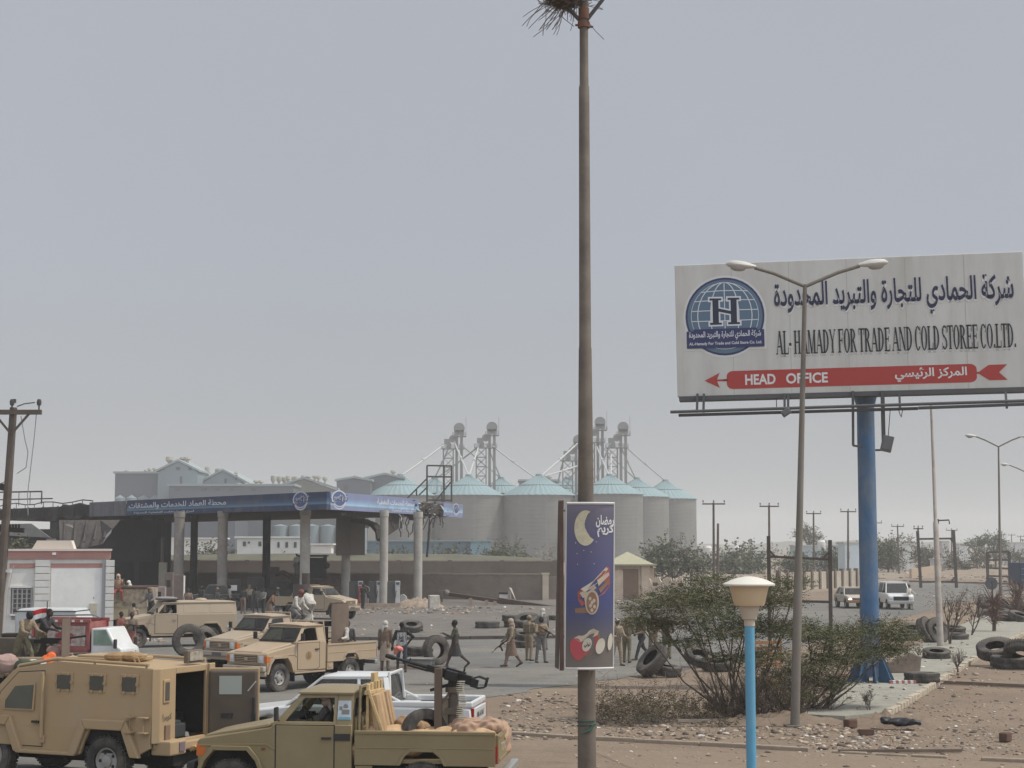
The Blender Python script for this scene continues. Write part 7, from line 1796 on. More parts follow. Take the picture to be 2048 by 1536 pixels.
 o = len(V); allv = [tuple(v) for v in V] + fb.v; allf = Fq + [tuple(i + o for i in f) for f in fb.f]; mi += [0] * len(fb.f)
 if not hair == 'bald':
  pass
 me = bpy.data.meshes.new('person'); me.from_pydata([(x * scale, y * scale, (z + base) * scale) for x, y, z in allv], [], allf)
 for m_ in (skin, shirt, trousers, shoes): me.materials.append(m_)
 me.polygons.foreach_set('material_index', mi); me.polygons.foreach_set('use_smooth', [True] * len(me.polygons)); me.update()
 ob = bpy.data.objects.new('person', me); COL.objects.link(ob); ob.location = loc; ob.rotation_euler = (0, 0, rz)
 tag(ob, label, 'person', group)
 T = lambda p: Vector((p[0] * scale, p[1] * scale, (p[2] + base) * scale))
 def child(b_, nm, m_):
  b_.v = [tuple(T(p)) for p in b_.v]; return b_.build(nm, m_, ob, smooth=60)
 HM = Matrix.Translation(hc) @ hq.to_4x4()
 hb_ = MB()
 for s in (-1, 1): hb_.ball((s * .033, -.090, .018), .012, 6, 0, HM, (1.2, .5, .7))
 child(hb_, 'eyes', HAIR)
 if hair == 'hair':
  hb_ = MB(); hb_.ball((0, .018, .030), .103, 14, 0, HM, (.86, .92, .95)); child(hb_, 'hair', HAIR)
 elif hair == 'bushy':
  hb_ = MB(); hb_.ball((0, .018, .036), .118, 14, 0, HM, (.92, .92, .92)); child(hb_, 'hair', HAIR)
 elif hair == 'cap':
  hb_ = MB(); hb_.ball((0, .010, .045), .102, 14, 0, HM, (.92, 1.05, .82)); hb_.box((0, -.12, .05), (.15, .11, .015), 0, HM); child(hb_, 'cap', headcol or KHA)
 elif hair == 'scarf':
  hb_ = MB(); hb_.ball((0, .022, .032), .115, 14, 0, HM, (.92, .98, 1.0)); hb_.ball((0, .04, -.08), .105, 12, 0, HM, (1.05, .95, .8)); hb_.tube([HM @ Vector((.05, .09, -.02)), HM @ Vector((.08, .12, -.14)), HM @ Vector((.07, .11, -.28))], [.04, .05, .02], 8); child(hb_, 'headscarf', headcol or SCF)
 elif hair == 'mask':
  hb_ = MB(); hb_.ball((0, 0, .0), .112, 14, 0, HM, (.88, 1.0, 1.12)); child(hb_, 'headscarf', headcol or BLK)
 if vest:
  hb_ = MB(); vs, fs = [], []
  for p, (rx, ry) in zip([sp[1], sp[1].lerp(sp[2], .6), sp[2], sp[3]], [(.182, .138), (.202, .152), (.212, .152), (.182, .125)]):
   for k in range(16): a = 2 * math.pi * k / 16; vs.append(p + ax * rx * math.cos(a) + ay * ry * math.sin(a))
  for i in range(3):
   for k in range(16): fs.append((i * 16 + k, i * 16 + (k + 1) % 16, (i + 1) * 16 + (k + 1) % 16, (i + 1) * 16 + k))
  hb_.add(vs, fs)
  for k in range(4): hb_.box(sp[1].lerp(sp[2], .4) + ax * (-.12 + .08 * k) - ay * .15, (.065, .05, .13))
  hb_.box(sp[2] + ay * .15, (.22, .08, .26)); child(hb_, 'load_vest', vest)
 if skirt:
  hb_ = MB(); vs, fs = [], []
  kn = [c for c in caps if c[4] == 'leg' and abs(c[2] - .100) < 1e-6]
  ka, kb = kn[0][1], kn[1][1]; m_ = (ka + kb) / 2; dx = ka - kb
  w2 = max(.165, abs(dx.x) / 2 + .085); d2_ = max(.14, abs(dx.y) / 2 + .085)
  low = m_ + Vector((0, 0, -hem + .40))
  for p, rx, ry in ((sp[1], .155, .118), (sp[0], .180, .135), ((sp[0] + m_) / 2, (w2 + .18) / 2, (d2_ + .13) / 2), (m_, w2, d2_), (low, w2 * 1.02, d2_ * 1.05)):
   for k in range(20): a = 2 * math.pi * k / 20; e = 1 + .05 * math.sin(k * 2.5); vs.append(p + Vector((rx * e * math.cos(a), ry * e * math.sin(a), 0)))
  for i in range(4):
   for k in range(20): fs.append((i * 20 + k, i * 20 + (k + 1) % 20, (i + 1) * 20 + (k + 1) % 20, (i + 1) * 20 + k))
  hb_.add(vs, fs); child(hb_, 'wrap_skirt', skirt)
 if stripes:
  hb_ = MB()
  for sgn in (1, -1):
   for k in range(7):
    x = (-.135 + .045 * k)
    pts = []
    for q_, (p, (rx, ry)) in enumerate(list(zip(sp, rings))[:4]):
     xx = x * rx / .17; yy = ry * math.sqrt(max(0, 1 - (xx / rx) ** 2)) * sgn
     pts.append(p + ax * xx + ay * (yy * 1.045 + .004 * sgn))
    for i in range(3):
     if k in (2, 3, 4) and sgn > 0 and i == 1: continue
     a, c = pts[i], pts[i + 1]; w_ = ax * .010
     hb_.add([a - w_, a + w_, c + w_, c - w_], [(0, 1, 2, 3)])
  p = sp[1].lerp(sp[2], .62) + ay * .126
  add_text(hb_, '21', -.055, .055, -.06, .06, 0, 0, .0, fn=lambda a, c: p + ax * (-a) * -1 + Vector((0, 0, c)) if False else p + ax * (-a) + Vector((0, 0, c)))
  for s, (wr, d2, _) in zip((1, -1), hands):
   sh = up((s * .185, 0, .455)); hb_.tube([sh + Vector((s * .045, .035, .04)), sh + Vector((s * .05, .04, -.06)), sh + (wr - sh) * .42 + Vector((s * .035, .035, 0))], .012, 5)
  child(hb_, 'shirt_stripes', WHT)
 return ob, [ob.matrix_basis @ T(h) if False else (Matrix.Rotation(rz, 4, 'Z') @ T(h)) + Vector(loc) for h in J['hands']]
GUNM = mat('gun metal', (.022, .022, .022), .5, metal=.3); WOODG = mat('gun wood', (.16, .075, .035), .6)
def rifle(label, mid, direction, roll=0.0):
 b = MB(); b.box((0, 0, 0), (.26, .035, .06)); b.tube([(.13, 0, .012), (.46, 0, .012)], .009, 6); b.bar((.13, 0, .03), (.30, 0, .03), .03, .035, 1); b.bar((.42, 0, .012), (.42, 0, .05), .012)
 b.prism([(-.13, .02), (-.13, -.03), (-.38, -.09), (-.38, .0)], -.014, .014, 1); b.prism([(.03, -.02), (.09, -.02), (.14, -.20), (.08, -.21)], -.012, .012); b.bar((-.08, 0, -.02), (-.11, 0, -.11), .03, .025, 1)
 o = b.build('rifle', [GUNM, WOODG], loc=mid, smooth=0); o.rotation_euler = Vector(direction).to_track_quat('X', 'Z').to_euler()
 return tag(o, label, 'rifle')
def foot(px, py): return G(px, py)
HIPS = (-25, 45, 75, -60)
person('person in pale head wrap and tan waist wrap standing beside striped shirt', foot(770, 1342), R(170), legs=((2, 2, 3), (-3, 2, 3)), arms=((3, 8, 10, 4), (4, 8, 12, 4)), shirt=BRC, trousers=BRC, skirt=cloth('tan wrap', (.36, .28, .22)), hair='scarf', headcol=WHC, hem=.52, skin=SKIND)
person('person in black and white striped shirt numbered 21, hand on hip', foot(803, 1345), R(183), legs=((3, 2, 5), (-2, 3, 5)), arms=((-10, 20, 25, 10), (-28, 48, 62, 80)), shirt=mat('black shirt', (.018, .018, .019), .9), trousers=cloth('dark blue shorts', (.05, .06, .08)), hair='hair', skin=SKIND, sleeve=False, shorts=True, stripes=True)
person('person in dark shirt and wrap walking left alone across the road', foot(910, 1337), R(-88), legs=((24, 6, 3), (-22, 28, 3)), arms=((30, 12, 85, 10), (-25, 12, 40, 4)), shirt=cloth('dark green shirt', (.065, .060, .045)), trousers=SKIND, skirt=DKC, hair='bushy', skin=SKIND, shorts=True, hem=.46)
_, h = person('person in tan shirt and brown wrap walking left with slung rifle, right of lone walker', foot(1022, 1335), R(-80), legs=((18, 5, 3), (-20, 16, 3)), arms=((5, 8, 25, 2), (10, 8, 40, 4)), shirt=KHA, trousers=BRC, skirt=BRC, hair='scarf', headcol=cloth('tan scarf', (.36, .28, .22)), hem=.50, vest=VEST)
rifle('rifle slung behind the walking person in brown wrap', h[1] + Vector((.0, -.05, -.10)), (-.6, .1, -.55))
person('soldier in tan uniform standing behind, left of the armed pair', foot(1058, 1322), R(150), legs=((8, 4, 5), (-6, 4, 5)), arms=((15, 10, 50, 15), (12, 12, 40, 10)), shirt=CAMO, trousers=CAMO, hair='cap', headcol=KHA, vest=VEST)
_, h = person('soldier with dark face wrap holding a rifle low beside the banner edge', foot(1082, 1326), R(25), legs=((4, 3, 6), (-4, 5, 6)), arms=((35, 10, 55, 25), (25, 15, 75, 30)), shirt=CAMO, trousers=GRYC, hair='mask', headcol=mat('charcoal wrap', (.03, .028, .028), .95), vest=VEST)
rifle('rifle held low by soldier with dark face wrap', (h[0] + h[1]) / 2 + Vector((.05, -.03, 0)), (.75, -.2, -.55))
person('tall head load bearer in grey behind the armed soldier', foot(1086, 1300), R(200), shirt=GRYC, trousers=GRYC, hair='scarf', headcol=WHC)
for k, (px, py, rz_, sh, tr, hr, hc_, lb) in enumerate(((1234, 1332, 30, KHA, KHA, 'cap', WHC, 'soldier in white cap half hidden by right edge of banner'), (1254, 1326, 160, CAMOG, CAMOG, 'scarf', KHA, 'soldier in green camouflage standing second right of the banner'),
            (1283, 1322, -60, BRC, DKC, 'hair', None, 'person in reddish shirt striding behind the bush edge'), (1307, 1320, 20, CAMO, CAMO, 'cap', KHA, 'soldier behind bush just left of tilted tyres'), (1334, 1318, 170, CAMO, CAMOG, 'cap', KHA, 'soldier behind bush above the tilted tyres'))):
 person(lb, foot(px, py), R(rz_), legs=((10, 8, 4), (-8, 10, 4)) if k != 2 else ((28, 8, 4), (-24, 24, 4)), arms=((20, 10, 55, 20), (15, 12, 60, 20)), shirt=sh, trousers=tr, hair=hr, headcol=hc_, vest=VEST if k != 2 else None)
_, h = person('young fighter in red wrap holding rifle before the troop carrier', foot(262, 1312), R(20), legs=((4, 3, 4), (-4, 3, 4)), arms=((40, 10, 60, 35), (30, 15, 75, 35)), shirt=BRC, trousers=GRYC, skirt=cloth('red wrap', (.26, .10, .08)), hair='hair', skin=SKIND, hem=.42, vest=VEST)
rifle('rifle held across the chest by fighter in red wrap', (h[0] + h[1]) / 2 + Vector((0, -.05, 0)), (.9, -.2, -.15))
person('person with white headscarf sitting beyond the big tyres', GX(458, 66), R(30), legs=((80, 95, 8), (75, 90, 8)), pelvis=.55, arms=((30, 10, 60, 20), (30, 10, 60, 20)), shirt=DKC, trousers=GRYC, hair='scarf', headcol=WHC, lean=12)
pz = P(590, 1238, 63).z
person('person in pale shirt bending in bed of the rear tan pickup', P(588, 1240, 63) , R(60), pelvis=.40, legs=((60, 110, 12), (60, 110, 12)), arms=((40, 12, 40, 10), (45, 12, 35, 10)), lean=28, shirt=WHC, trousers=GRYC, hair='scarf', headcol=cloth('maroon scarf', (.17, .07, .06)), skin=SKIND)
person('person in long white robe stooping over the rear tan pickup bed', P(622, 1240, 63.5), R(-150), pelvis=.62, legs=((55, 70, 6), (55, 70, 6)), lean=55, arms=((50, 10, 20, 8), (50, 10, 20, 8)), shirt=WHC, trousers=WHC, skirt=WHC, hem=.75, hair='hair')
person('person crouching beside the brown shield in clean tan pickup bed', P(690, 1308, 54.2), R(-30), pelvis=.35, legs=((85, 130, 10), (85, 130, 10)), arms=((45, 10, 60, 10), (45, 10, 60, 10)), lean=20, shirt=WHC, trousers=DKC, hair='hair', skin=SKIND)
person('dark clad person standing at the rear wheel behind the brown shield', GX(697, 60.5), R(20), shirt=DKC, trousers=DKC, hair='hair', skin=SKIND)
person('gunner bending behind round shield on the canopy pickup', P(588, 1210, 105.5), R(70), pelvis=.65, legs=((40, 50, 8), (20, 30, 8)), lean=40, arms=((60, 10, 30, 15), (55, 10, 35, 15)), shirt=WHC, trousers=KHA, hair='scarf', headcol=WHC)
person('person in orange brown robe leaning at rear of canopy pickup', GX(540, 106), R(80), lean=35, legs=((20, 10, 4), (-10, 10, 4)), arms=((50, 10, 20, 10), (45, 10, 25, 10)), shirt=cloth('rust cloth', (.27, .15, .085)), trousers=BRC, skirt=BRC, hair='hair')
person('person in dark shirt under canopy near sooty dispenser box', GX(488, 112), R(170), shirt=DKC, trousers=BRC, hair='hair', skin=SKIND)
person('person with black cap under canopy by the third dark column', GX(513, 113), R(30), shirt=DKC, trousers=DKC, hair='cap', headcol=BLK, skin=SKIND)
person('dark figure leaning at the sooty pickup between left columns', GX(405, 115), R(-40), shirt=DKC, trousers=DKC, hair='hair', skin=SKIND)
person('dark figure close to grey canopy column looking over cabinets', GX(460, 117), R(90), shirt=GRYC, trousers=DKC, hair='bushy', skin=SKIND)
for px, Y, rz_, sh, hr, lb in ((436, 110, 60, DKC, 'scarf', 'dark figure with headscarf beside the second grey column'), (528, 109, -30, GRYC, 'hair', 'grey shirted figure left of the canopy pickup tail'), (556, 111, 100, DKC, 'cap', 'figure in dark cap close behind the canopy pickup bed'), (378, 108, 20, BRC, 'hair', 'brown shirted figure standing above troop carrier roof'), (500, 118, 200, KHA, 'scarf', 'khaki figure between sooty boxes under canopy'), (727, 121, 150, DKC, 'hair', 'dark figure stooping left of the white pumps')):
 person(lb, GX(px, Y), R(rz_), shirt=sh, trousers=DKC, hair=hr, headcol=BRC, skin=SKIND, legs=((8, 6, 4), (-6, 6, 4)), arms=((25, 12, 50, 15), (10, 15, 30, 5)))
person('person in pale shirt standing on the dark loader', P(593, 1152, 133), R(160), shirt=WHC, trousers=GRYC, hair='hair', skin=SKIND, arms=((10, 15, 20, 0), (20, 15, 50, 10)))
person('person in brown behind the white fronted fuel pump', GX(748, 125.2, .29), R(20), shirt=BRC, trousers=BRC, hair='hair', skin=SKIND)
person('bare armed person with pale headscarf sitting on cargo truck rail', P(236, 1197, 87), R(10), pelvis=.45, legs=((80, 95, 14), (70, 95, 14)), arms=((45, 25, 120, 30), (40, 30, 90, 10)), lean=10, shirt=cloth('rust brown shirt', (.30, .20, .14)), trousers=REDC, hair='scarf', headcol=cloth('peach scarf', (.46, .35, .27)), sleeve=False)
person('person with white turban crouching on the cargo truck', P(263, 1208, 88), R(-30), pelvis=.45, legs=((90, 120, 8), (90, 120, 8)), arms=((40, 10, 60, 10), (40, 10, 60, 10)), lean=20, shirt=DKC, trousers=DKC, hair='scarf', headcol=mat('white turban', (.62, .61, .58), .9), skin=SKIND)
person('person in brown headcloth leaning beside the troop carrier windscreen', P(302, 1243, 83), R(-30), pelvis=.88, shirt=GRYC, trousers=DKC, hair='scarf', headcol=BRC, lean=12, arms=((30, 25, 60, 10), (20, 15, 60, 10)))
person('person in khaki vest seen from behind before mud smeared boards', GX(270, 80), R(175), shirt=KHA, trousers=KHA, hair='hair', skin=SKIND, vest=cloth('khaki vest', (.33, .25, .18)))
person('person in dark red standing by troop carrier bonnet', GX(245, 70.5), R(60), shirt=cloth('dark red shirt', (.17, .065, .05)), trousers=BRC, hair='hair', skin=SKIND, scale=.97)
person('distant person in pale clothes beside white off-road car', GX(1816, 119), R(40), shirt=WHC, trousers=WHC, hair='hair', arms=((20, 40, 30, 0), (10, 15, 20, 0)))
TB = .88
def tb(px, Y, z=TB): p = GX(px, Y); return Vector((p.x, p.y, z))
person('soldier in camouflage with dark headgear leaning forward in the gun pickup', tb(50, 47.3), R(55), legs=((28, 22, 8), (-18, 12, 8)), arms=((55, 12, 45, 15), (50, 12, 50, 15)), lean=22, shirt=CAMO, trousers=CAMOG, hair='mask', headcol=BLK)
person('soldier behind machine gun between camouflaged comrade and brown plate', tb(88, 48.1), R(70), legs=((20, 25, 8), (-10, 20, 8)), arms=((60, 10, 40, 15), (60, 10, 40, 15)), lean=20, shirt=DKC, trousers=CAMOG, hair='hair', skin=SKIND)
dv = Vector(near.location); q = near.rotation_euler[2]
def veh(par, x, y, z): return Vector(par.location) + Matrix.Rotation(par.rotation_euler[2], 3, 'Z') @ Vector((x, y, z))
person('driver of the olive pickup with patterned head wrap seen through window', veh(near, .06, .40, 0), near.rotation_euler[2] + R(90), pelvis=1.18, legs=((78, 60, 6), (78, 60, 6)), arms=((38, 14, 70, 6), (40, 18, 40, 10)), lean=4, shirt=DKC, trousers=DKC, hair='scarf', headcol=SCF, skin=SKIND, scale=.95)
person('driver of troop carrier with arm at open window', veh(trp, .1, .40, 0), trp.rotation_euler[2] + R(90), pelvis=1.12, legs=((78, 60, 6), (78, 60, 6)), arms=((40, 20, 70, 6), (40, 18, 40, 10)), shirt=GRYC, trousers=DKC, hair='hair', skin=SKIND, scale=.95)
# ================================================================ loads in the near pickup
def blob(name, label, cat, pts, m, seed=0, amp=.06, rz=0.0, group=None, sub=2):
 """crumpled cloth or sack: squashed balls fused and rippled"""
 b = MB()
 for (x, y, z, rx, ry, rz_) in pts: b.ball((0, 0, 0), 1.0, 16, 0, Matrix.Translation((x, y, z)) @ Matrix.Diagonal((rx, ry, rz_, 1)))
 me = b.mesh('raw', m, 0); tmp = bpy.data.objects.new('tmp', me); COL.objects.link(tmp)
 rm = tmp.modifiers.new('r', 'REMESH'); rm.mode = 'VOXEL'; rm.voxel_size = .022; smo = tmp.modifiers.new('s', 'SMOOTH'); smo.iterations = 2
 body = bpy.data.meshes.new_from_object(tmp.evaluated_get(bpy.context.evaluated_depsgraph_get())); bpy.data.objects.remove(tmp); bpy.data.meshes.remove(me)
 V = np.array([v.co for v in body.vertices]); r_ = np.random.default_rng(seed); out = V.copy()
 for k in range(7):
  w = r_.normal(0, 1, 3) * (7 + 4 * k); ph = r_.uniform(0, 6); d = r_.normal(0, 1, 3); d /= np.linalg.norm(d)
  s_ = np.sin(V @ w + ph); out += (np.sign(s_) * np.abs(s_) ** .6)[:, None] * d * amp / (1.5 + k)
 body.vertices.foreach_set('co', out.astype(np.float32).ravel()); body.polygons.foreach_set('use_smooth', [True] * len(body.polygons)); body.update()
 o = bpy.data.objects.new(name, body); COL.objects.link(o)
 return tag(o, label, cat, group)
def on(par, o, x, y, z, rz=0.0): o.location = veh(par, x, y, z); o.rotation_euler = (0, 0, par.rotation_euler[2] + rz); return o
BLKT = cloth('tan blanket', (.45, .305, .175), .12, 5); BLK2 = cloth('brown blanket', (.33, .215, .125), .2, 6); BLK3 = cloth('pink tan blanket', (.40, .27, .19), .3, 14, (.25, .14, .09))
on(near, blob('blanket', 'bulky folded tan blanket beside the cab in olive pickup bed', 'blanket', [(0, 0, .22, .42, .42, .26), (.25, .1, .36, .26, .3, .18), (-.35, .2, .2, .3, .25, .22), (.5, .3, .08, .3, .2, .14)], BLKT, 1, .05), -1.00, .30, .90)
on(near, blob('blanket', 'brown rolled blanket behind the tyre in olive pickup bed', 'blanket', [(0, 0, .2, .5, .25, .2), (.3, .1, .35, .25, .2, .18), (-.2, -.1, .36, .3, .2, .14)], BLK2, 2, .05), -1.45, -.35, .95)
on(near, blob('blanket', 'flat tan cloth spread below the gun mount', 'blanket', [(0, 0, .28, .65, .4, .14), (.4, .3, .3, .3, .2, .12), (-.5, .2, .30, .3, .3, .12)], BLKT, 3, .05), -1.95, .25, .90)
on(near, blob('blanket', 'pinkish patterned blanket bundle right of ammunition belt', 'blanket', [(0, 0, .34, .34, .42, .24), (-.3, .1, .42, .22, .25, .18), (.25, -.2, .3, .25, .25, .2)], BLK3, 4, .05), -2.28, .1, .92)
on(near, blob('blanket', 'crumpled tan cloth hanging over the tailgate', 'blanket', [(0, 0, .26, .15, .34, .13), (-.12, .0, .12, .07, .28, .18), (-.12, -.1, -.06, .05, .14, .12), (.2, -.2, .26, .2, .3, .10)], BLK3, 5, .045), -2.70, -.25, 1.02)
o = blob('blanket', 'dark pouch lying near the tailgate', 'blanket', [(0, 0, .26, .22, .2, .07), (-.12, -.1, .27, .13, .12, .08)], mat('dark bag cloth', (.05, .042, .036), .9), 6, .03); on(near, o, -2.5, -.3, 1.03)
b = MB(); b.lathe(tyre_prof(.40, .26, .22), 30, axis='Y')
o = tag(b.build('tyre', RUB), 'spare tyre leaning upright among blankets in olive pickup bed', 'tyre'); o.location = veh(near, -1.52, .22, 1.24); o.rotation_euler = (R(12), 0, near.rotation_euler[2] + R(38))
t = thing('slatted_rack', 'pale wooden slat rack with tan padding standing behind olive cab', 'rack', veh(near, -.66, .05, .87), near.rotation_euler[2])
b = MB(); WS = mat('yellow pale wood', (.50, .36, .18), .8, var=.2, vscale=6)
for k in range(5): b.box((-.04 * k * 0 + .02, -.55 + .27 * k, .62), (.05, .13, 1.15))
b.bar((.02, -.68, 1.0), (.02, .68, 1.06), .07, .07); b.bar((-.30, .62, .25), (.0, .66, 1.12), .06, .05); b.build('slat', WS, t, smooth=0, bevel=.01)
b = MB()
for k in range(4):
 b.tube([(-.12, .5 - .28 * k, .05), (-.18, .52 - .28 * k, .5), (-.10, .54 - .28 * k, 1.02)], [.13, .12, .09], 10)
b.build('padding', BLKT, t)
b = MB(); b.box((.06, -.2, 1.22), (.06, .34, .22)); b.build('top_board', WS, t, smooth=0)
t = thing('machine_gun', 'black heavy machine gun on pedestal pointing left above olive pickup bed', 'machine gun', veh(near, -1.98, .05, .87), near.rotation_euler[2])
b = MB(); b.tube([(0, 0, 0), (0, 0, 1.05)], [.10, .085], 14); b.box((0, 0, .72), (.26, .26, .10)); b.lathe([(0, .0), (.28, 0), (.28, .03), (0, .03)], 16); b.tube([(0, 0, 1.03), (0, 0, 1.12)], .14, 14); b.build('pedestal', mat('brown pedestal', (.105, .085, .068), .7, var=.2), t)
b = MB(); b.box((.24, .12, .72), (.12, .10, 1.42)); b.bar((.24, .1, .78), (0, .05, 1.1), .04); b.build('shield_post', mat('brown post', (.13, .095, .07), .8), t, smooth=0)
b = MB(); b.box((.10, -.05, .62), (.22, .04, .62)); b.build('ammo_plate', mat('pale ammo plate', (.46, .40, .30), .7), t, smooth=0, bevel=.02)
GA = Matrix.Translation((0, 0, 1.30)) @ Matrix.Rotation(R(-15), 4, 'Y')
b = MB()
def gt(pts, r, n=10): b.tube([GA @ Vector(p) for p in pts], r, n)
b.box((0, 0, 0), (.62, .12, .15), 0, GA); b.box((-.02, 0, .085), (.34, .10, .05), 0, GA); b.box((.38, 0, .01), (.18, .10, .11), 0, GA)
gt([(.44, 0, .015), (1.06, 0, .015)], [.034, .022]); gt([(.44, 0, -.04), (.8, 0, -.04)], .018); gt([(1.02, 0, .015), (1.08, 0, .015), (1.20, 0, .015)], [.03, .045, .035])
b.box((.78, 0, .06), (.02, .02, .06), 0, GA); b.box((-.15, 0, .13), (.03, .04, .08), 0, GA); b.build('gun_barrel', GUNM, t, smooth=40, bevel=.006)
b = MB()
for s in (-.06, .06):
 gt([(-.30, s, .03), (-.42, s, .10), (-.56, s, .09)], .014, 8); gt([(-.56, s, .12), (-.56, s, -.04)], .018, 8); gt([(-.30, s, -.05), (-.45, s, -.09), (-.55, s, -.05)], .012, 8)
b.bar(GA @ Vector((-.56, -.06, .04)), GA @ Vector((-.56, .06, .04)), .02); b.box((-.38, .09, -.02), (.12, .04, .14), 0, GA); b.build('grip', GUNM, t)
b = MB(); b.prism([(-.10, 0), (.10, 0), (.07, .16), (-.07, .16)], -.09, .09, 0, Matrix.Translation((0, 0, 1.10))); b.box((.02, .14, 0), (.20, .14, .16), 0, GA); b.box((.28, 0, -.12), (.34, .05, .05), 0, GA @ Matrix.Rotation(R(32), 4, 'Y')); b.build('cradle', GUNM, t, smooth=0, bevel=.01)
b = MB()
for k in range(26):
 z = 1.22 - .034 * k; x = -.16 + .02 * math.sin(k * .5); b.tube([(x - .06, .2, z), (x + .02, .2, z), (x + .07, .2, z)], [.011, .011, .004], 6)
b.build('ammunition_belt', mat('brass belt', (.46, .42, .33), .5), t)
o = blob('bucket_cloth', 'bright orange cloth bundle in front of the red pickup', 'bundle', [(0, 0, .2, .24, .2, .22), (.1, 0, .36, .12, .12, .14)], mat('orange fabric', (.72, .13, .025), .6, var=.1), 8, .03); o.location = tb(101, 46.9, .97)
o = blob('scarf_bundle', 'pink checked headscarf bundle behind the orange cloth', 'bundle', [(0, 0, .3, .26, .2, .3), (.15, 0, .1, .2, .2, .2), (-.1, 0, .5, .14, .14, .14)], cloth('pink checked cloth', (.40, .25, .21), .4, 18, (.2, .09, .08)), 9, .04); o.location = tb(116, 47.6, .95)
o = blob('sack', 'pale pink sack at the left edge behind the armoured truck bonnet', 'sack', [(0, 0, .26, .40, .3, .28), (-.2, 0, .2, .3, .3, .24)], cloth('pink sack', (.34, .23, .20), .15, 4), 10, .03); o.location = tb(16, 46.4, .92)
o = blob('jerrycan_bag', 'dark green bag beside pink sack at the left edge', 'bag', [(0, 0, .2, .26, .2, .22), (.3, 0, .18, .14, .18, .2)], cloth('dark green bag', (.05, .065, .045), .2), 11, .03); o.location = tb(55, 46.2, .92)
o = blob('sack', 'white crumpled plastic sack by kneeling soldier boots', 'sack', [(0, 0, .14, .3, .2, .14), (.3, 0, .1, .2, .2, .12)], cloth('white plastic', (.52, .50, .46), .15), 12, .04); o.location = tb(66, 46.6, 1.0)
b = MB(); b.box((0, 0, .45), (.95, .6, .9)); b.box((.1, 0, .95), (.5, .4, .12), 1)
t_ = b.build('ammo_crate', [mat('olive crate', (.12, .10, .075), .8, var=.2, vscale=3), SOOT], smooth=0, bevel=.03); tag(t_, 'olive brown crate left of the camouflaged soldier', 'crate'); t_.location = tb(22, 48.2, .9)
b = MB(); b.box((0, 0, .4), (.7, .5, .95)); t_ = b.build('gun_mount', mat('dark gun base', (.085, .072, .06), .8, var=.2), smooth=0, bevel=.03); tag(t_, 'dark steel gun base beside brown shield plate', 'gun base'); t_.location = tb(92, 48.6, .88)
b = MB(); b.tube([(0, 0, -1.1), (0, 0, .35)], .014, 6); fl = thing('flag', 'red white and black flag flying from a stick in gun pickup', 'flag', P(94, 1228, 48.0)); b.build('stick', SOOT, fl)
for k, m_ in enumerate((mat('flag red', (.42, .02, .022), .8), mat('flag white', (.62, .61, .59), .8), mat('flag black', (.02, .02, .02), .8))):
 b = MB(); n = 10; vs = []
 for i in range(n + 1):
  u = i / n; x = -.52 * u; y = .05 * math.sin(u * 7); dz = -.10 * u + .02 * math.sin(u * 5)
  vs += [(x, y, .16 - .13 * k + dz), (x, y, .16 - .13 * (k + 1) + dz)]
 b.add(vs, [(2 * i, 2 * i + 2, 2 * i + 3, 2 * i + 1) for i in range(n)]); b.build('flag_stripe', m_, fl)
b = MB()
b.tube([(0, 0, 0), (.9, 0, .12)], .03, 8); b.box((-.15, 0, -.02), (.5, .14, .16)); b.box((-.5, 0, -.04), (.2, .08, .1)); o = tag(b.build('machine_gun', GUNM), 'dark machine gun aimed right past the brown shield plate', 'machine gun'); o.location = P(110, 1280, 47.8); o.rotation_euler = (0, 0, R(-8))
b = MB(); b.tube([(0, 0, 0), (0, 0, 1.0)], .07, 8); b.box((.0, 0, 1.08), (.5, .12, .14)); b.tube([(.25, 0, 1.1), (1.1, 0, 1.5)], .025, 6); b.tube([(.25, .1, 1.1), (1.05, .1, 1.5)], .02, 6)
o = tag(b.build('machine_gun', GUNM), 'twin barrelled gun above pickup under the canopy', 'machine gun'); o.location = veh(stp, -1.0, 0, .9); o.rotation_euler = (0, 0, R(10))
b = MB(); b.tube([(0, 0, 0), (0, 0, .9)], .06, 8); b.box((.0, 0, 1.0), (.5, .14, .16)); b.tube([(.25, 0, 1.0), (1.0, 0, 1.02)], .025, 6)
o = tag(b.build('machine_gun', GUNM), 'dark gun pedestal inside curved brown shield', 'machine gun'); o.location = veh(pk2, -1.35, 0, .9); o.rotation_euler = (0, 0, R(200))
o = blob('shopping_bag', 'salmon red plastic bag hanging from the hand of striped shirt person', 'bag', [(0, 0, .02, .15, .10, .09), (.1, 0, 0, .10, .08, .10), (-.06, 0, -.09, .08, .07, .09)], mat('salmon plastic', (.55, .16, .12), .5, var=.2, vscale=9), 13, .035); o.location = P(796, 1299, 58.0)
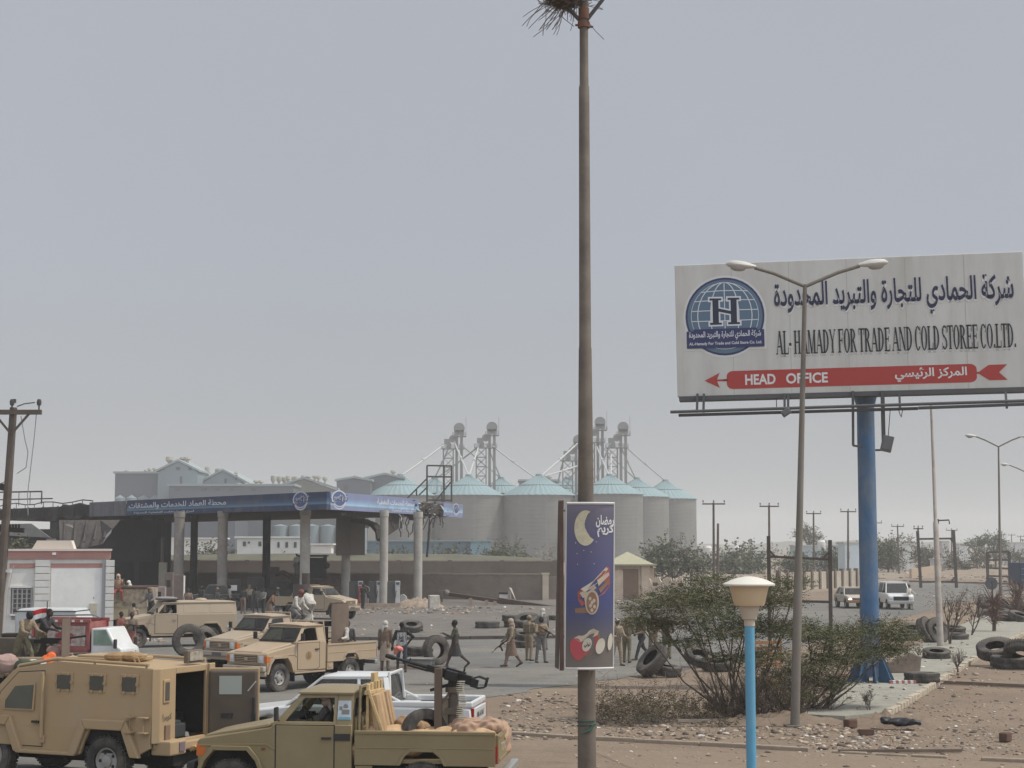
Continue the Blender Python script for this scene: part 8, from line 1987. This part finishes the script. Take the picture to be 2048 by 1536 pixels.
# ================================================================ tyres
tn = [0]
BIG = MB(); BIG.lathe(tyre_prof(.54, .30, .28), 40, axis='Z');
for k in range(40):
 a = 2 * math.pi * k / 40
 for z in (-.085, .085): BIG.box((.535 * math.cos(a + (.08 if z > 0 else 0)), .535 * math.sin(a + (.08 if z > 0 else 0)), z), (.03, .03, .10), rz=a)
TYRE_ME = BIG.mesh('lorry_tyre', RUBD, 40)
def tyre(label, px, Y, rot=(0, 0, 0), z=None, s=1.0):
 """rot: euler; axis of the tyre is local Z. z is the height of its centre"""
 o = bpy.data.objects.new('tyre', TYRE_ME); COL.objects.link(o)
 e = Matrix.Rotation(R(rot[2]), 3, 'Z') @ Matrix.Rotation(R(rot[1]), 3, 'Y') @ Matrix.Rotation(R(rot[0]), 3, 'X')
 o.rotation_euler = e.to_euler()
 if z is None:
  tl = math.acos(max(-1, min(1, abs(e[2][2])))); z = (.54 * math.sin(tl) + .15 * math.cos(tl)) * s - .01
 o.scale = (s, s, s); o.location = GX(px, Y, z)
 return tag(o, label, 'tyre', 'discarded lorry tyres lying about')
tyre('big upright tyre facing us between troop carrier and twin pickups', 381, 67.5, (84, 0, 12), s=1.2)
tyre('big tyre leaning away right behind the upright tyre', 416, 69, (62, 0, 62), s=1.1)
tyre('flat tyre in stack left of small standing tyre on the road', 836, 64, (0, 0, 0)); tyre('second flat tyre on top of the stack by the standing tyre', 838, 64.2, (3, 4, 20), z=.44)
tyre('standing tyre with hollow facing right on the road by stack', 873, 63.2, (86, 0, 38))
tyre('tilted tyre behind the person in striped shirt', 824, 87, (22, 0, 10)); tyre('flat tyre under the tilted tyre behind striped shirt', 826, 88.5, (0, 0, 0))
tyre('flat tyre left of stacked pair beyond the lone walkers', 975, 92, (0, 0, 0), s=1.2)
tyre('lower flat tyre of stacked pair behind walking soldier', 1030, 93, (0, 0, 0), s=1.1); tyre('upper flat tyre of stacked pair behind walking soldier', 1026, 93, (2, 3, 0), z=.47, s=1.1)
tyre('tilted tyre right of the stacked pair behind walking soldier', 1052, 92, (24, 0, -20), s=1.2); tyre('tyre lying behind the two soldiers beside banner', 1046, 74, (6, 0, 0)); tyre('second tyre piled behind the two soldiers beside banner', 1050, 74.5, (10, 6, 0), z=.46)
tyre('small flat tyre near the gate pillar left of banner', 1108, 102, (0, 0, 0)); tyre('flat tyre half hidden by right edge of banner', 1236, 86, (0, 0, 0))
tyre('flat tyre under the leaning tyre in front of bush', 1327, 57.5, (5, 8, 0), s=1.05); tyre('leaning tyre propped on flat tyre in front of bush', 1304, 57.2, (50, 0, -68), s=1.15);
tyre('tyre top showing through the bush right of the propped pair', 1432, 60, (8, 0, 0)); tyre('second tyre glimpsed through bush twigs', 1396, 62, (30, 0, 20))
RT = [(1822, 82, (20, 0, 0), None, 1.15, 'large tyre rising behind bush at the right of blue column'), (1808, 80, (0, 0, 0), None, 1.1, 'flat tyre at the base of the large one right of blue column'), (1850, 76, (66, 0, 52), None, 1.15, 'leaning tyre touching the bare leaning lamp pole'), (1868, 76, (70, 0, 30), None, 1.1, 'second leaning tyre left of the bare lamp pole'),
  (1905, 78.5, (4, 0, 0), None, 1.15, 'flat tyre right of the bare lamp pole'), (1902, 79.5, (8, 5, 0), .52, 1.05, 'tyre on top of flat one right of bare lamp pole'), (1986, 62.5, (24, 0, -30), .62, 1.25, 'tyre propped up at right pavement corner'), (2012, 61.5, (6, 0, 10), None, 1.2, 'flat tyre under the propped one at pavement corner'), (2040, 61, (38, 0, 150), None, 1.25, 'slanted tyre cut by right edge at pavement corner'),
  (1838, 53.5, (0, 0, 0), .28, 1.0, 'single flat tyre on the pavement right of blue column base'), (1868, 65, (12, 0, 0), .30, .95, 'flattened tyre scrap on the pavement in front of leaning pole')]
for px, Y, r_, z, s, lb in RT: tyre(lb, px, Y, r_, z, s)
heap = [('front left tyre of heap under the road sign', 1972, 106, 30, 0, 0), ('upper left tyre of heap under the road sign', 1978, 107, 25, 0, .7), ('tyre in the middle of heap behind the double lamp', 1994, 105, 10, 30, .35), ('tilted tyre high in the heap right of double lamp', 2004, 106, 40, 60, .8), ('tyre at the foot of the heap right of double lamp', 2012, 104, 5, 0, .2), ('lying tyre behind heap foot near right edge', 2026, 108, 12, 0, .3), ('tyre leaning at heap end near right edge', 2040, 106, 35, 120, .55), ('lowest tyre of heap at the right edge', 2044, 103, 0, 0, .16), ('large tyre lying low before heap', 2010, 98, 8, 0, .2), ('half sunk tyre before heap at right edge', 2036, 97, 20, 40, .35)]
for lb, px, Y, tl, az, z in heap: tyre(lb, px, Y, (tl, 0, az), z + .05, 1.2)
# ================================================================ plants
def leafmat(name, col, var=.35):
 m = mat(name, col, .85, var=var, vscale=1.3, spec=.15)
 return m
LEAFM = [leafmat('acacia leaf', (.085, .097, .046)), leafmat('acacia leaf pale', (.150, .148, .085)), leafmat('dry leaf', (.17, .135, .085))]
TWG = mat('thorn twig', (.105, .080, .060), .95, var=.3, vscale=6)
def leaves(centers, radii, n_per, size, seed, flat=.5, mats=LEAFM, dry=.12, aspect=4.0, name='crown', parent=None, droop=0.0):
 r = np.random.default_rng(seed); VS, FS, MI = [], [], []
 tot = 0
 for (c, rad, n) in zip(centers, radii, n_per):
  ns = max(1, n // 14)
  u = r.normal(0, 1, (ns, 3)); u /= np.linalg.norm(u, axis=1)[:, None]; u *= (r.random((ns, 1)) ** .45)
  P0 = np.array(c) + u * np.array(rad)
  D = u * np.array([1, 1, .25]) + r.normal(0, .5, (ns, 3)) * np.array([1, 1, flat]); D[:, 2] -= droop; D /= np.linalg.norm(D, axis=1)[:, None]
  tone = r.random(ns)
  for k in range(14):
   p = P0 + D * size * 1.1 * (k // 2) + r.normal(0, size * .15, (ns, 3))
   sd = np.cross(D, r.normal(0, .35, (ns, 3)) + np.array([0, 0, 1.0])); sd /= np.linalg.norm(sd, axis=1)[:, None]
   sg = 1 if k % 2 else -1
   L = size * r.uniform(.4, 1.5, (ns, 1)); a = (sd * sg + D * .5); a /= np.linalg.norm(a, axis=1)[:, None]
   w = np.cross(a, r.normal(0, 1, (ns, 3))); w /= np.linalg.norm(w, axis=1)[:, None]; w *= L / aspect
   q = np.stack([p - w * .4, p + a * L * .5 - w, p + a * L, p + a * L * .5 + w], 1)
   VS.append(q.reshape(-1, 3)); FS.append(np.arange(ns * 4).reshape(ns, 4) + tot); tot += ns * 4
   MI.append(np.where(tone < dry, 2, np.where(tone < dry + .3, 1, 0)))
 return raw_mesh(name, np.concatenate(VS), np.concatenate(FS), mats, np.concatenate(MI), parent)
def branches(b, p, d, L, r, depth, rs, spread=.6, up=.1, tips=None, kids=3):
 pts = [p]; q = p; dd = d.normalized(); n = 4
 for i in range(n):
  dd = (dd + Vector((rs.uniform(-1, 1), rs.uniform(-1, 1), rs.uniform(-1, 1) + up)) * .22).normalized(); q = q + dd * L / n; pts.append(q)
 b.tube(pts, [r * (1 - .5 * i / n) for i in range(n + 1)], 6 if depth > 1 else 4)
 if depth == 0 or tips is None: pass
 if tips is not None and depth <= 1: tips.append(q)
 if depth > 0:
  for k in range(kids):
   t = rs.uniform(.45, 1.0); i = min(n, max(1, int(t * n)))
   nd = (dd + Vector((rs.gauss(0, spread), rs.gauss(0, spread), rs.gauss(0, spread * .5) + up))).normalized()
   branches(b, pts[i], nd, L * rs.uniform(.5, .8), r * .55, depth - 1, rs, spread, up, tips, kids)
def acacia(label, base, clumps, seed, n_scale=1.0, stems=6, size=.050, reach=1.0):
 """clumps in metres relative to the base: (x, y, z, rx, ry, rz)"""
 rs = random.Random(seed); t = thing('acacia_bush', label, 'bush', base)
 b = MB(); tips = []
 for (x, y, z, rx, ry, rz_) in clumps:
  tgt = Vector((x + rs.uniform(-.2, .2), y, z)); p0 = Vector((rs.uniform(-.35, .35), rs.uniform(-.2, .2), -.05))
  mid = p0.lerp(tgt, .45) + Vector((rs.uniform(-.15, .15), 0, -.12 * (tgt - p0).length * .4))
  b.tube([p0, p0.lerp(mid, .5) + Vector((rs.uniform(-.06, .06),) * 3), mid, tgt], [.034, .028, .020, .012], 6)
  for k in range(4):
   branches(b, mid.lerp(tgt, .5 + .17 * k) if k < 3 else tgt, (tgt - mid) + Vector((rs.gauss(0, .7), rs.gauss(0, .7), rs.gauss(0, .35))), rs.uniform(.4, .8) * max(rx, .5), .011, 2, rs, .7, .05, tips, 3)
 for k in range(stems * 8):
  d = Vector((rs.uniform(-1, 1), rs.uniform(-.7, .7), rs.uniform(.35, 1.3))); branches(b, Vector((rs.uniform(-.6, .6), rs.uniform(-.5, .5), 0)), d, rs.uniform(.5, 1.2), .010, 2, rs, .55, .1, None, 3)
 b.build('trunk', TWG, t, smooth=0)
 cs = [(x, y, z) for x, y, z, *_ in clumps]; ra = [c[3:] for c in clumps]
 vol = [max(.05, a * b_ * c) for a, b_, c in ra]
 leaves(cs, ra, [int(n_scale * 19000 * v ** .62 * 1.25) for v in vol], size, seed, .18, dry=.14, aspect=5.5, name='crown', parent=t)
 return t
B0 = G(1478, 1440)
def cl(px, py, Y, rx, ry, rz_, base): p = P(px, py, Y) - Vector(base); return (p.x, p.y, p.z, rx, ry, rz_)
Yb = B0.y
big = [cl(1300, 1215, Yb + .3, .75, .7, .22, B0), cl(1350, 1195, Yb - .3, .85, .8, .25, B0), cl(1330, 1248, Yb + .6, .9, .7, .18, B0), cl(1400, 1185, Yb + .4, .8, .8, .3, B0), cl(1400, 1230, Yb - .5, .9, .8, .28, B0), cl(1455, 1205, Yb, .8, .8, .35, B0), cl(1440, 1265, Yb - .3, .8, .7, .25, B0),
  cl(1510, 1185, Yb + .5, .7, .8, .3, B0), cl(1550, 1200, Yb, .7, .7, .3, B0), cl(1500, 1250, Yb + .5, .8, .7, .3, B0), cl(1560, 1260, Yb + .3, .75, .7, .3, B0), cl(1375, 1285, Yb, .6, .6, .12, B0), cl(1530, 1310, Yb, .7, .6, .25, B0), cl(1450, 1315, Yb + .2, .5, .5, .16, B0), cl(1285, 1240, Yb + .2, .55, .5, .14, B0), cl(1420, 1160, Yb + .3, .6, .6, .16, B0), cl(1580, 1165, Yb + .4, .5, .6, .2, B0)]
acacia('large spreading acacia bush behind the blue lantern post', B0, [c[:5] + (c[5] * .8,) for c in big], 3, .72, 9)
B1 = G(1612, 1428); Yb = B1.y
acacia('green acacia bush in front of billboard column foot', B1, [cl(1610, 1260, Yb + .3, .7, .7, .28, B1), cl(1660, 1275, Yb, .8, .7, .28, B1), cl(1720, 1265, Yb + .5, .8, .7, .25, B1), cl(1770, 1255, Yb + .8, .65, .6, .22, B1), cl(1690, 1310, Yb, .8, .7, .25, B1), cl(1745, 1300, Yb + .4, .7, .6, .22, B1), cl(1640, 1325, Yb - .2, .75, .6, .25, B1), cl(1800, 1275, Yb + .7, .5, .5, .16, B1), cl(1600, 1355, Yb, .6, .6, .25, B1), cl(1665, 1365, Yb - .2, .5, .5, .18, B1), cl(1790, 1300, Yb + .4, .4, .4, .12, B1)], 5, .72, 6)
B2 = G(1560, 1440); Yb = B2.y
acacia('low half dry thorn bush at the foot of the big acacia', B2, [cl(1545, 1370, Yb, .6, .5, .22, B2), cl(1590, 1390, Yb, .5, .5, .2, B2), cl(1520, 1345, Yb + .2, .5, .5, .18, B2), cl(1600, 1335, Yb + .2, .5, .5, .2, B2)], 8, .35, 9)
b = MB()
for k in range(5): b.box((0, 0, .9 + .16 * k), (.72, .03, .10))
for k in range(3): b.box((.05, 0, .28 + .13 * k), (.62, .03, .07))
b.bar((-.38, .02, 0), (-.38, .02, 1.7), .05); b.bar((.38, .02, 0), (.38, .02, 1.7), .05)
tag(b.build('slatted_board', mat('orange slat', (.42, .225, .105), .8, var=.25), loc=G(1537, 1392), smooth=0), 'orange brown slatted board standing behind the bush', 'board')
def dry_tree(label, base, h, w, seed, leafy=0, m=TWG, kind='dry_sapling', cat='sapling', mats=None, stems=2):
 rs = random.Random(seed); t = thing(kind, label, cat, base)
 b = MB(); tips = []
 for k in range(stems):
  d = Vector((rs.uniform(-.25, .25), rs.uniform(-.2, .2), 1)); branches(b, Vector((rs.uniform(-.05, .05), 0, -.05)), d, h * .55, .035 * h / 2, 3, rs, .55, .35, tips, 4)
 b.build('trunk', m, t, smooth=0)
 if leafy: leaves([(0, 0, h * .75)], [(w, w, h * .28)], [leafy], .06, seed, .8, mats=mats or [MATS['dry leaf']] * 3, name='crown', parent=t)
 return t
BRL = [mat('reddish dry leaf', (.16, .105, .085), .95, var=.3), mat('grey dry leaf', (.19, .15, .125), .95, var=.3), MATS['dry leaf']]
dry_tree('thin forked sapling with reddish dry crown right of leaning pole', G(1899, 1288, .13), 2.4, .85, 21, 900, mats=BRL)
dry_tree('small reddish dry sapling left of brown shaggy shrub', G(1944, 1270, .13), 2.2, .75, 22, 700, mats=BRL)
def shaggy(label, base, h, w, seed):
 rs = np.random.default_rng(seed); t = thing('dead_palm', label, 'palm', base)
 b = MB(); b.tube([(0, 0, 0), (.03, 0, h * .6)], [.10, .08], 8); b.build('trunk', TWG, t)
 b = MB()
 for k in range(150):
  a = rs.uniform(0, 6.28); z = h * rs.uniform(.1, .65); L = w * rs.uniform(.5, 1.1); up_ = rs.uniform(.2, 1.1)
  p0 = Vector((0, 0, z)); p1 = p0 + Vector((math.cos(a) * L * .5, math.sin(a) * L * .5, up_ * L)); p2 = p1 + Vector((math.cos(a) * L * .4, math.sin(a) * L * .4, up_ * L * .3 - .25 * L))
  b.tube([p0, p1, p2], [.018, .016, .004], 4)
 b.build('fronds', BRL[0], t, smooth=0)
shaggy('shaggy brown dead palm beside the double lamp foot', GX(1984, 86, .13), 2.4, .9, 31)
shaggy('stout brown dead palm stump at the right edge of road', GX(2030, 100), 2.6, 1.0, 32)
dry_tree('spindly leafless weed on the pavement kerb', G(1916, 1345, .1), .9, .3, 41, 60, kind='weed', cat='weed', stems=4)
dry_tree('low leafless twigs left of the kerb on pavement', G(1838, 1322, .13), .6, .3, 42, 80, kind='weed', cat='weed', stems=4)
dry_tree('small dry weed at the dirt edge below the pavement front', G(1738, 1420, .13), .6, .3, 43, 60, kind='weed', cat='weed', stems=4)
dry_tree('short stump like dry plant in front of billboard foot', G(1665, 1400, .13), .9, .2, 44, 140, kind='weed', cat='weed', stems=3)
FARL = [mat('far leaf', (.080, .092, .046), .95, var=.25, vscale=.3), mat('far leaf pale', (.135, .135, .085), .95, var=.25, vscale=.3), mat('far leaf dry', (.15, .125, .085), .95, var=.25, vscale=.3)]
def tree(label, px, Y, pyt, w_px, trunk=.3, seed=1, n=1500, name='tree', cat='tree', dry=.1, group=None, lobes=7, flat=1.0):
 base = GX(px, Y); h = zat(pyt, Y); w = w_px * Y / F / 2; rs = random.Random(seed)
 t = thing(name, label, cat, base, group=group)
 b = MB()
 b.tube([(0, 0, -.1), (rs.uniform(-.1, .1) * h, 0, h * .35), (rs.uniform(-.1, .1) * h, 0, h * .7)], [.05 * h * .6, .04 * h * .6, .02 * h * .6], 7)
 cs, ra, ns = [], [], []
 for k in range(lobes):
  x = rs.uniform(-.75, .75) * w; z = h * rs.uniform(trunk + .12, .86); e = math.sqrt(max(.1, 1 - (x / w) ** 2)); z = trunk * h + (z - trunk * h) * (.5 + .5 * e)
  b.tube([(0, 0, h * trunk * .8), (x * .5, 0, (h * trunk + z) / 2), (x, rs.uniform(-.3, .3) * w, z)], [.02 * h, .014 * h, .006 * h], 5)
  cs.append((x, rs.uniform(-.35, .35) * w, z)); r_ = w * rs.uniform(.28, .45); ra.append((r_, r_, min(r_ * .7 * flat, h * .25))); ns.append(n // lobes)
 b.build('trunk', TWG, t, smooth=0)
 leaves(cs, ra, [int(k * 2.2) for k in ns], max(.12, w * .075), seed, 1.0, FARL, dry, 2.2, 'crown', t)
 return t
G1 = 'trees and scrub on the plain'
tree('dark tree rising above the pale blue house', 1620, 350, 1046, 62, .45, 51, 1300, group=G1)
tree('broad green tree left of the house beside billboard column', 1668, 285, 1106, 92, .05, 52, 2200, group=G1)
tree('dark green scrub left of the billboard column', 1588, 260, 1109, 80, .05, 53, 2000, name='bush', cat='bush', group=G1)
tree('big green tree right of the billboard column', 1775, 300, 1079, 92, .10, 54, 2600, group=G1)
tree('bare crowned tree above the big green tree', 1812, 360, 1064, 64, .4, 55, 420, dry=.7, group=G1)
tree('green bush inside the tall bare sign frame', 1855, 320, 1083, 66, .05, 56, 1800, name='bush', cat='bush', group=G1)
tree('grey green tree with two stems right of tall sign frame', 1955, 330, 1065, 46, .45, 57, 1500, group=G1)
tree('rounded tree directly behind the far double lamp', 1990, 340, 1063, 56, .3, 58, 1700, group=G1)
tree('brown scrub beneath the two stemmed tree', 1940, 300, 1104, 96, .02, 59, 1500, dry=.5, name='bush', cat='bush', group=G1)
tree('scrub patch at far right under the small poles', 2040, 330, 1098, 66, .02, 60, 900, dry=.3, name='bush', cat='bush', group=G1)
tree('large hazy bush right of the gatehouse behind white posts', 1345, 225, 1086, 120, .03, 61, 3200, name='bush', cat='bush', group=G1, lobes=11)
tree('hazy scrub behind the utility pole pair', 1465, 280, 1105, 130, .02, 62, 2000, name='bush', cat='bush', group=G1, lobes=9)
tree('soft green shrub in front of the silos', 1012, 250, 1090, 92, .03, 63, 2400, name='bush', cat='bush', group=G1, lobes=9)
tree('low green shrubs below the light blue shed', 905, 240, 1106, 130, .02, 64, 2000, name='bush', cat='bush', group=G1, lobes=9, flat=.7)
tree('low green shrubs under the long blue warehouse', 775, 250, 1108, 110, .02, 65, 1700, name='bush', cat='bush', group=G1, lobes=8, flat=.7)
tree('greenish scrub behind left canopy columns', 430, 260, 1098, 120, .02, 66, 1500, name='bush', cat='bush', group=G1, lobes=8, flat=.7)
tree('dull scrub near white cabin between columns', 560, 240, 1108, 110, .02, 67, 1200, name='bush', cat='bush', group=G1, lobes=8, flat=.6)
tree('shrub with yellow leaves rising behind guard house roof', 34, 94, 1068, 40, .45, 68, 800, name='bush', cat='bush', dry=.3)
r_ = np.random.default_rng(5); cs, ra, ns = [], [], []
for k in range(170):
 Y = r_.uniform(420, 1150); px = r_.uniform(-100, 2200); p = GX(px, Y); h = r_.uniform(1.0, 3.2); cs.append((p.x, p.y, h * .6)); ra.append((h * r_.uniform(1.2, 3), h * 1.5, h * .7)); ns.append(130)
o = leaves(cs, ra, ns, .55, 77, 1.0, FARL, .25, 1.8, 'scrub_belt'); tag(o, kind='stuff')
cs, ra, ns = [], [], []
for k in range(70):
 p = G(random.uniform(1195, 1475), random.gauss(1425, 15)); cs.append((p.x, p.y, .09)); ra.append((random.uniform(.25, .6), random.uniform(.15, .4), .13)); ns.append(260)
DRYG = [mat('dry ground leaf', (.105, .088, .052), .95, var=.3), mat('pale ground leaf', (.17, .14, .09), .95, var=.3), mat('brown ground leaf', (.12, .09, .062), .95, var=.3)]
o = leaves(cs, ra, ns, .05, 78, 1.2, DRYG, .35, 3.5, 'ground_scrub'); tag(o, kind='stuff')
b = MB(); rs = random.Random(4)
for k in range(420):
 p = G(rs.uniform(1200, 1640), rs.gauss(1395, 32)); L = rs.uniform(.15, .55)
 q = Vector((rs.gauss(0, 1), rs.gauss(0, .6), abs(rs.gauss(.5, .6)))).normalized() * L
 b.tube([p, p + q * .5 + Vector((0, 0, rs.uniform(-.03, .03))), p + q], [.008, .006, .003], 4)
tag(b.build('dry_sticks', mat('dry stalk', (.155, .115, .082), .95, var=.35, vscale=3), smooth=0), kind='stuff')
# ================================================================ litter and stones
def litter(name, regions, mats, seed):
 r = np.random.default_rng(seed); VS, FS, MI = [], [], []; tot = 0
 ico = np.array([(0, 0, 1), (.89, 0, .45), (.28, .85, .45), (-.72, .53, .45), (-.72, -.53, .45), (.28, -.85, .45), (.72, .53, -.45), (-.28, .85, -.45), (-.89, 0, -.45), (-.28, -.85, -.45), (.72, -.53, -.45), (0, 0, -1)])
 icf = np.array([(0, 1, 2), (0, 2, 3), (0, 3, 4), (0, 4, 5), (0, 5, 1), (1, 6, 2), (2, 7, 3), (3, 8, 4), (4, 9, 5), (5, 10, 1), (6, 7, 2), (7, 8, 3), (8, 9, 4), (9, 10, 5), (10, 6, 1), (11, 7, 6), (11, 8, 7), (11, 9, 8), (11, 10, 9), (11, 6, 10)])
 for (x0, x1, y0, y1, n, smin, smax, wts, z0) in regions:
  for k in range(n):
   px, py = r.uniform(x0, x1), r.uniform(y0, y1); p = np.array(G(px, py, z0))
   s = smin * (smax / smin) ** (r.random() ** 1.8); sc = s * np.array([r.uniform(.6, 1.6), r.uniform(.6, 1.3), r.uniform(.15, .6)])
   a = r.uniform(0, 6.28); c_, s_ = math.cos(a), math.sin(a)
   v = ico * (1 + r.normal(0, .22, (12, 1))) * sc; v = np.stack([v[:, 0] * c_ - v[:, 1] * s_, v[:, 0] * s_ + v[:, 1] * c_, v[:, 2]], 1) + p + np.array([0, 0, sc[2] * .35])
   VS.append(v); FS.append(icf + tot); tot += 12; MI.append(np.full(20, r.choice(len(mats), p=wts)))
 return tag(raw_mesh(name, np.concatenate(VS), np.concatenate(FS), mats, np.concatenate(MI)), kind='stuff')
LIT = [mat('sand stone', (.30, .235, .18), .95, var=.3, vscale=4), mat('dark clod', (.105, .082, .066), .95, var=.3, vscale=4), mat('white litter', (.60, .57, .53), .8), mat('beige litter', (.44, .35, .26), .9), mat('red litter', (.35, .12, .09), .8)]
w1 = [.50, .22, .06, .21, .01]; w2 = [.30, .12, .33, .23, .02]; w3 = [.42, .40, .04, .14, 0]
litter('litter', [(1000, 1660, 1385, 1480, 4200, .010, .085, w3, 0), (1700, 2048, 1400, 1510, 1100, .010, .06, w3, 0), (1150, 2048, 1455, 1536, 620, .012, .06, w1, 0), (1780, 2048, 1330, 1500, 480, .012, .08, w1, 0), (1600, 1830, 1430, 1500, 620, .015, .11, [.42, .22, .12, .22, .02], 0),
     (690, 960, 1212, 1228, 260, .04, .20, w3, 0), (690, 900, 1214, 1230, 60, .04, .2, w2, 0), (690, 1180, 1225, 1272, 150, .03, .13, w2, 0), (880, 1180, 1214, 1230, 140, .04, .20, w1, 0), (1180, 1560, 1150, 1215, 700, .05, .35, [.5, .2, .12, .18, 0], 0), (1560, 1850, 1130, 1172, 420, .06, .45, [.55, .32, .03, .10, 0], 0),
     (1850, 2048, 1110, 1165, 320, .08, .5, [.5, .4, .03, .07, 0], 0), (660, 1250, 1280, 1370, 60, .02, .08, w2, .012), (1860, 2048, 1175, 1225, 60, .04, .12, w2, .012), (1650, 1960, 1290, 1400, 240, .02, .11, [.4, .25, .15, .18, .02], .13), (500, 720, 1225, 1240, 60, .04, .16, w2, 0), (220, 330, 1265, 1290, 60, .04, .2, w2, 0), (1900, 2048, 1200, 1260, 90, .04, .25, w1, .05)], LIT, 9)
def mound(name, label, px, py, rx, ry, h, m, seed):
 r = np.random.default_rng(seed); n = 22; vs, fs = [], []
 for j in range(n):
  for i in range(n):
   u, v = i / (n - 1) * 2 - 1, j / (n - 1) * 2 - 1; d = max(0, 1 - (u * u + v * v)); vs.append((u * rx, v * ry, h * d ** .8 * (1 + r.normal(0, .22)) - .03))
 fs = [(j * n + i, j * n + i + 1, (j + 1) * n + i + 1, (j + 1) * n + i) for j in range(n - 1) for i in range(n - 1)]
 o = raw_mesh(name, vs, fs, m, None, None, False, G(px, py)); return tag(o, label, 'mound')
mound('dirt_mound', 'reddish dirt mound strewn with rubbish below the pavement front', 1790, 1452, 1.5, .6, .28, DIRT, 1)
mound('dirt_mound', 'low dirt hump under the foot of the big bush', 1560, 1446, 1.8, .7, .22, DIRT, 2)
mound('dirt_mound', 'rubble heap beside the pump island end', 838, 1214, 1.9, .8, .55, mat('island rubble', (.30, .235, .18), .95, var=.4, vscale=2.5), 3)
mound('dirt_mound', 'sandy heap along far road left of the white off-road car', 1650, 1166, 6, 2.5, .9, SAND, 4)
mound('dirt_mound', 'sandy heap beyond the far road behind sign frame', 1960, 1150, 9, 4, .8, SAND, 6)
o = blob('rubbish_bag', 'black torn rubbish bag on the dirt mound', 'bag', [(0, 0, .05, .34, .16, .09), (.25, -.1, .04, .25, .14, .07), (-.3, .1, .08, .16, .12, .10)], mat('black plastic', (.018, .018, .022), .5), 22, .05); o.location = G(1800, 1448, .14)
b = MB(); b.box((0, 0, .08), (.34, .14, .13)); tag(b.build('brick', mat('dark brick', (.11, .062, .045), .95, var=.3), loc=G(1733, 1471), rz=.1, smooth=0, bevel=.01), 'dark brown brick lying below the rubbish mound', 'brick')
b = MB(); b.box((0, 0, .12), (.30, .2, .2)); tag(b.build('broken_brick', MATS['dark brick'], loc=G(1701, 1457), rz=.6, smooth=0, bevel=.03), 'dark broken brick left of rubbish mound', 'brick')
b = MB(); b.box((0, 0, .11), (.30, .2, .2)); tag(b.build('broken_brick', MATS['dark brick'], loc=G(2011, 1484), rz=.9, smooth=0, bevel=.03), 'dark brick lump near the right edge of dirt', 'brick')
b = MB(); b.box((0, 0, .05), (1.9, .09, .07)); tag(b.build('plank', mat('pale plank', (.36, .30, .23), .9, var=.2), loc=G(1432, 1445), rz=.06, smooth=0), 'pale plank lying below the big bush', 'plank')
b = MB(); b.box((0, 0, .07), (3.3, .10, .10)); tag(b.build('plank', mat('dark timber', (.16, .12, .09), .9, var=.2), loc=G(1955, 1372), rz=-.62, smooth=0), 'long dark timber lying across dirt right of pavement', 'plank')
b = MB(); b.box((0, 0, .05), (2.6, .07, .06)); tag(b.build('plank', MATS['dark timber'], loc=G(1800, 1506), rz=.02, smooth=0), 'dark thin board along kerb at the lower right', 'plank')
b = MB()
for k in range(9): b.box((0 + k * .09, (-1) ** k * .004, .05), (.085, .16, .09), k % 2)
tag(b.build('striped_block', [mat('red white red', (.40, .16, .13), .8), WHT], loc=G(1782, 1367, .13), smooth=0), 'red and white striped kerb block by the billboard foot', 'block')
b = MB(); b.prism([(-.6, 0), (.55, 0), (.62, .55), (.2, .65), (-.5, .35)], -.2, .2); tag(b.build('concrete_chunk', mat('brown chunk', (.21, .165, .13), .95, var=.3, vscale=3), loc=G(1805, 1345, .13), smooth=0, bevel=.04), 'brown concrete chunk right of billboard foot', 'block')
b = MB(); b.box((0, 0, .16), (.9, .6, .32)); b.box((0, 0, .34), (1.0, .7, .05)); tag(b.build('concrete_slab', mat('grey slab', (.23, .225, .21), .9, var=.15), loc=GX(842, 61.5), rz=-.2, smooth=0, bevel=.01), 'grey concrete slab with rubble in front of stacked tyres', 'slab')
mound('dirt_mound', 'burnt earth patch heap at the feet of striped shirt person', 835, 1338, 1.6, .5, .14, mat('burnt earth', (.10, .078, .062), .95, var=.4), 8)
# ================================================================ dusty air
b = MB(); b.box((0, 1195, 23.5), (4900, 2510, 49))
hz = b.build('haze', [], smooth=0); hz['kind'] = 'stuff'
m = bpy.data.materials.new('haze'); m.use_nodes = True; n = m.node_tree.nodes; n.remove(n['Principled BSDF'])
pv = n.new('ShaderNodeVolumePrincipled'); pv.inputs['Color'].default_value = (.93, .93, .93, 1); pv.inputs['Density'].default_value = .0005; pv.inputs['Anisotropy'].default_value = .0
m.node_tree.links.new(pv.outputs[0], n['Material Output'].inputs['Volume'])
hz.data.materials.clear(); hz.data.materials.append(m)
S.cycles.volume_bounces = 1
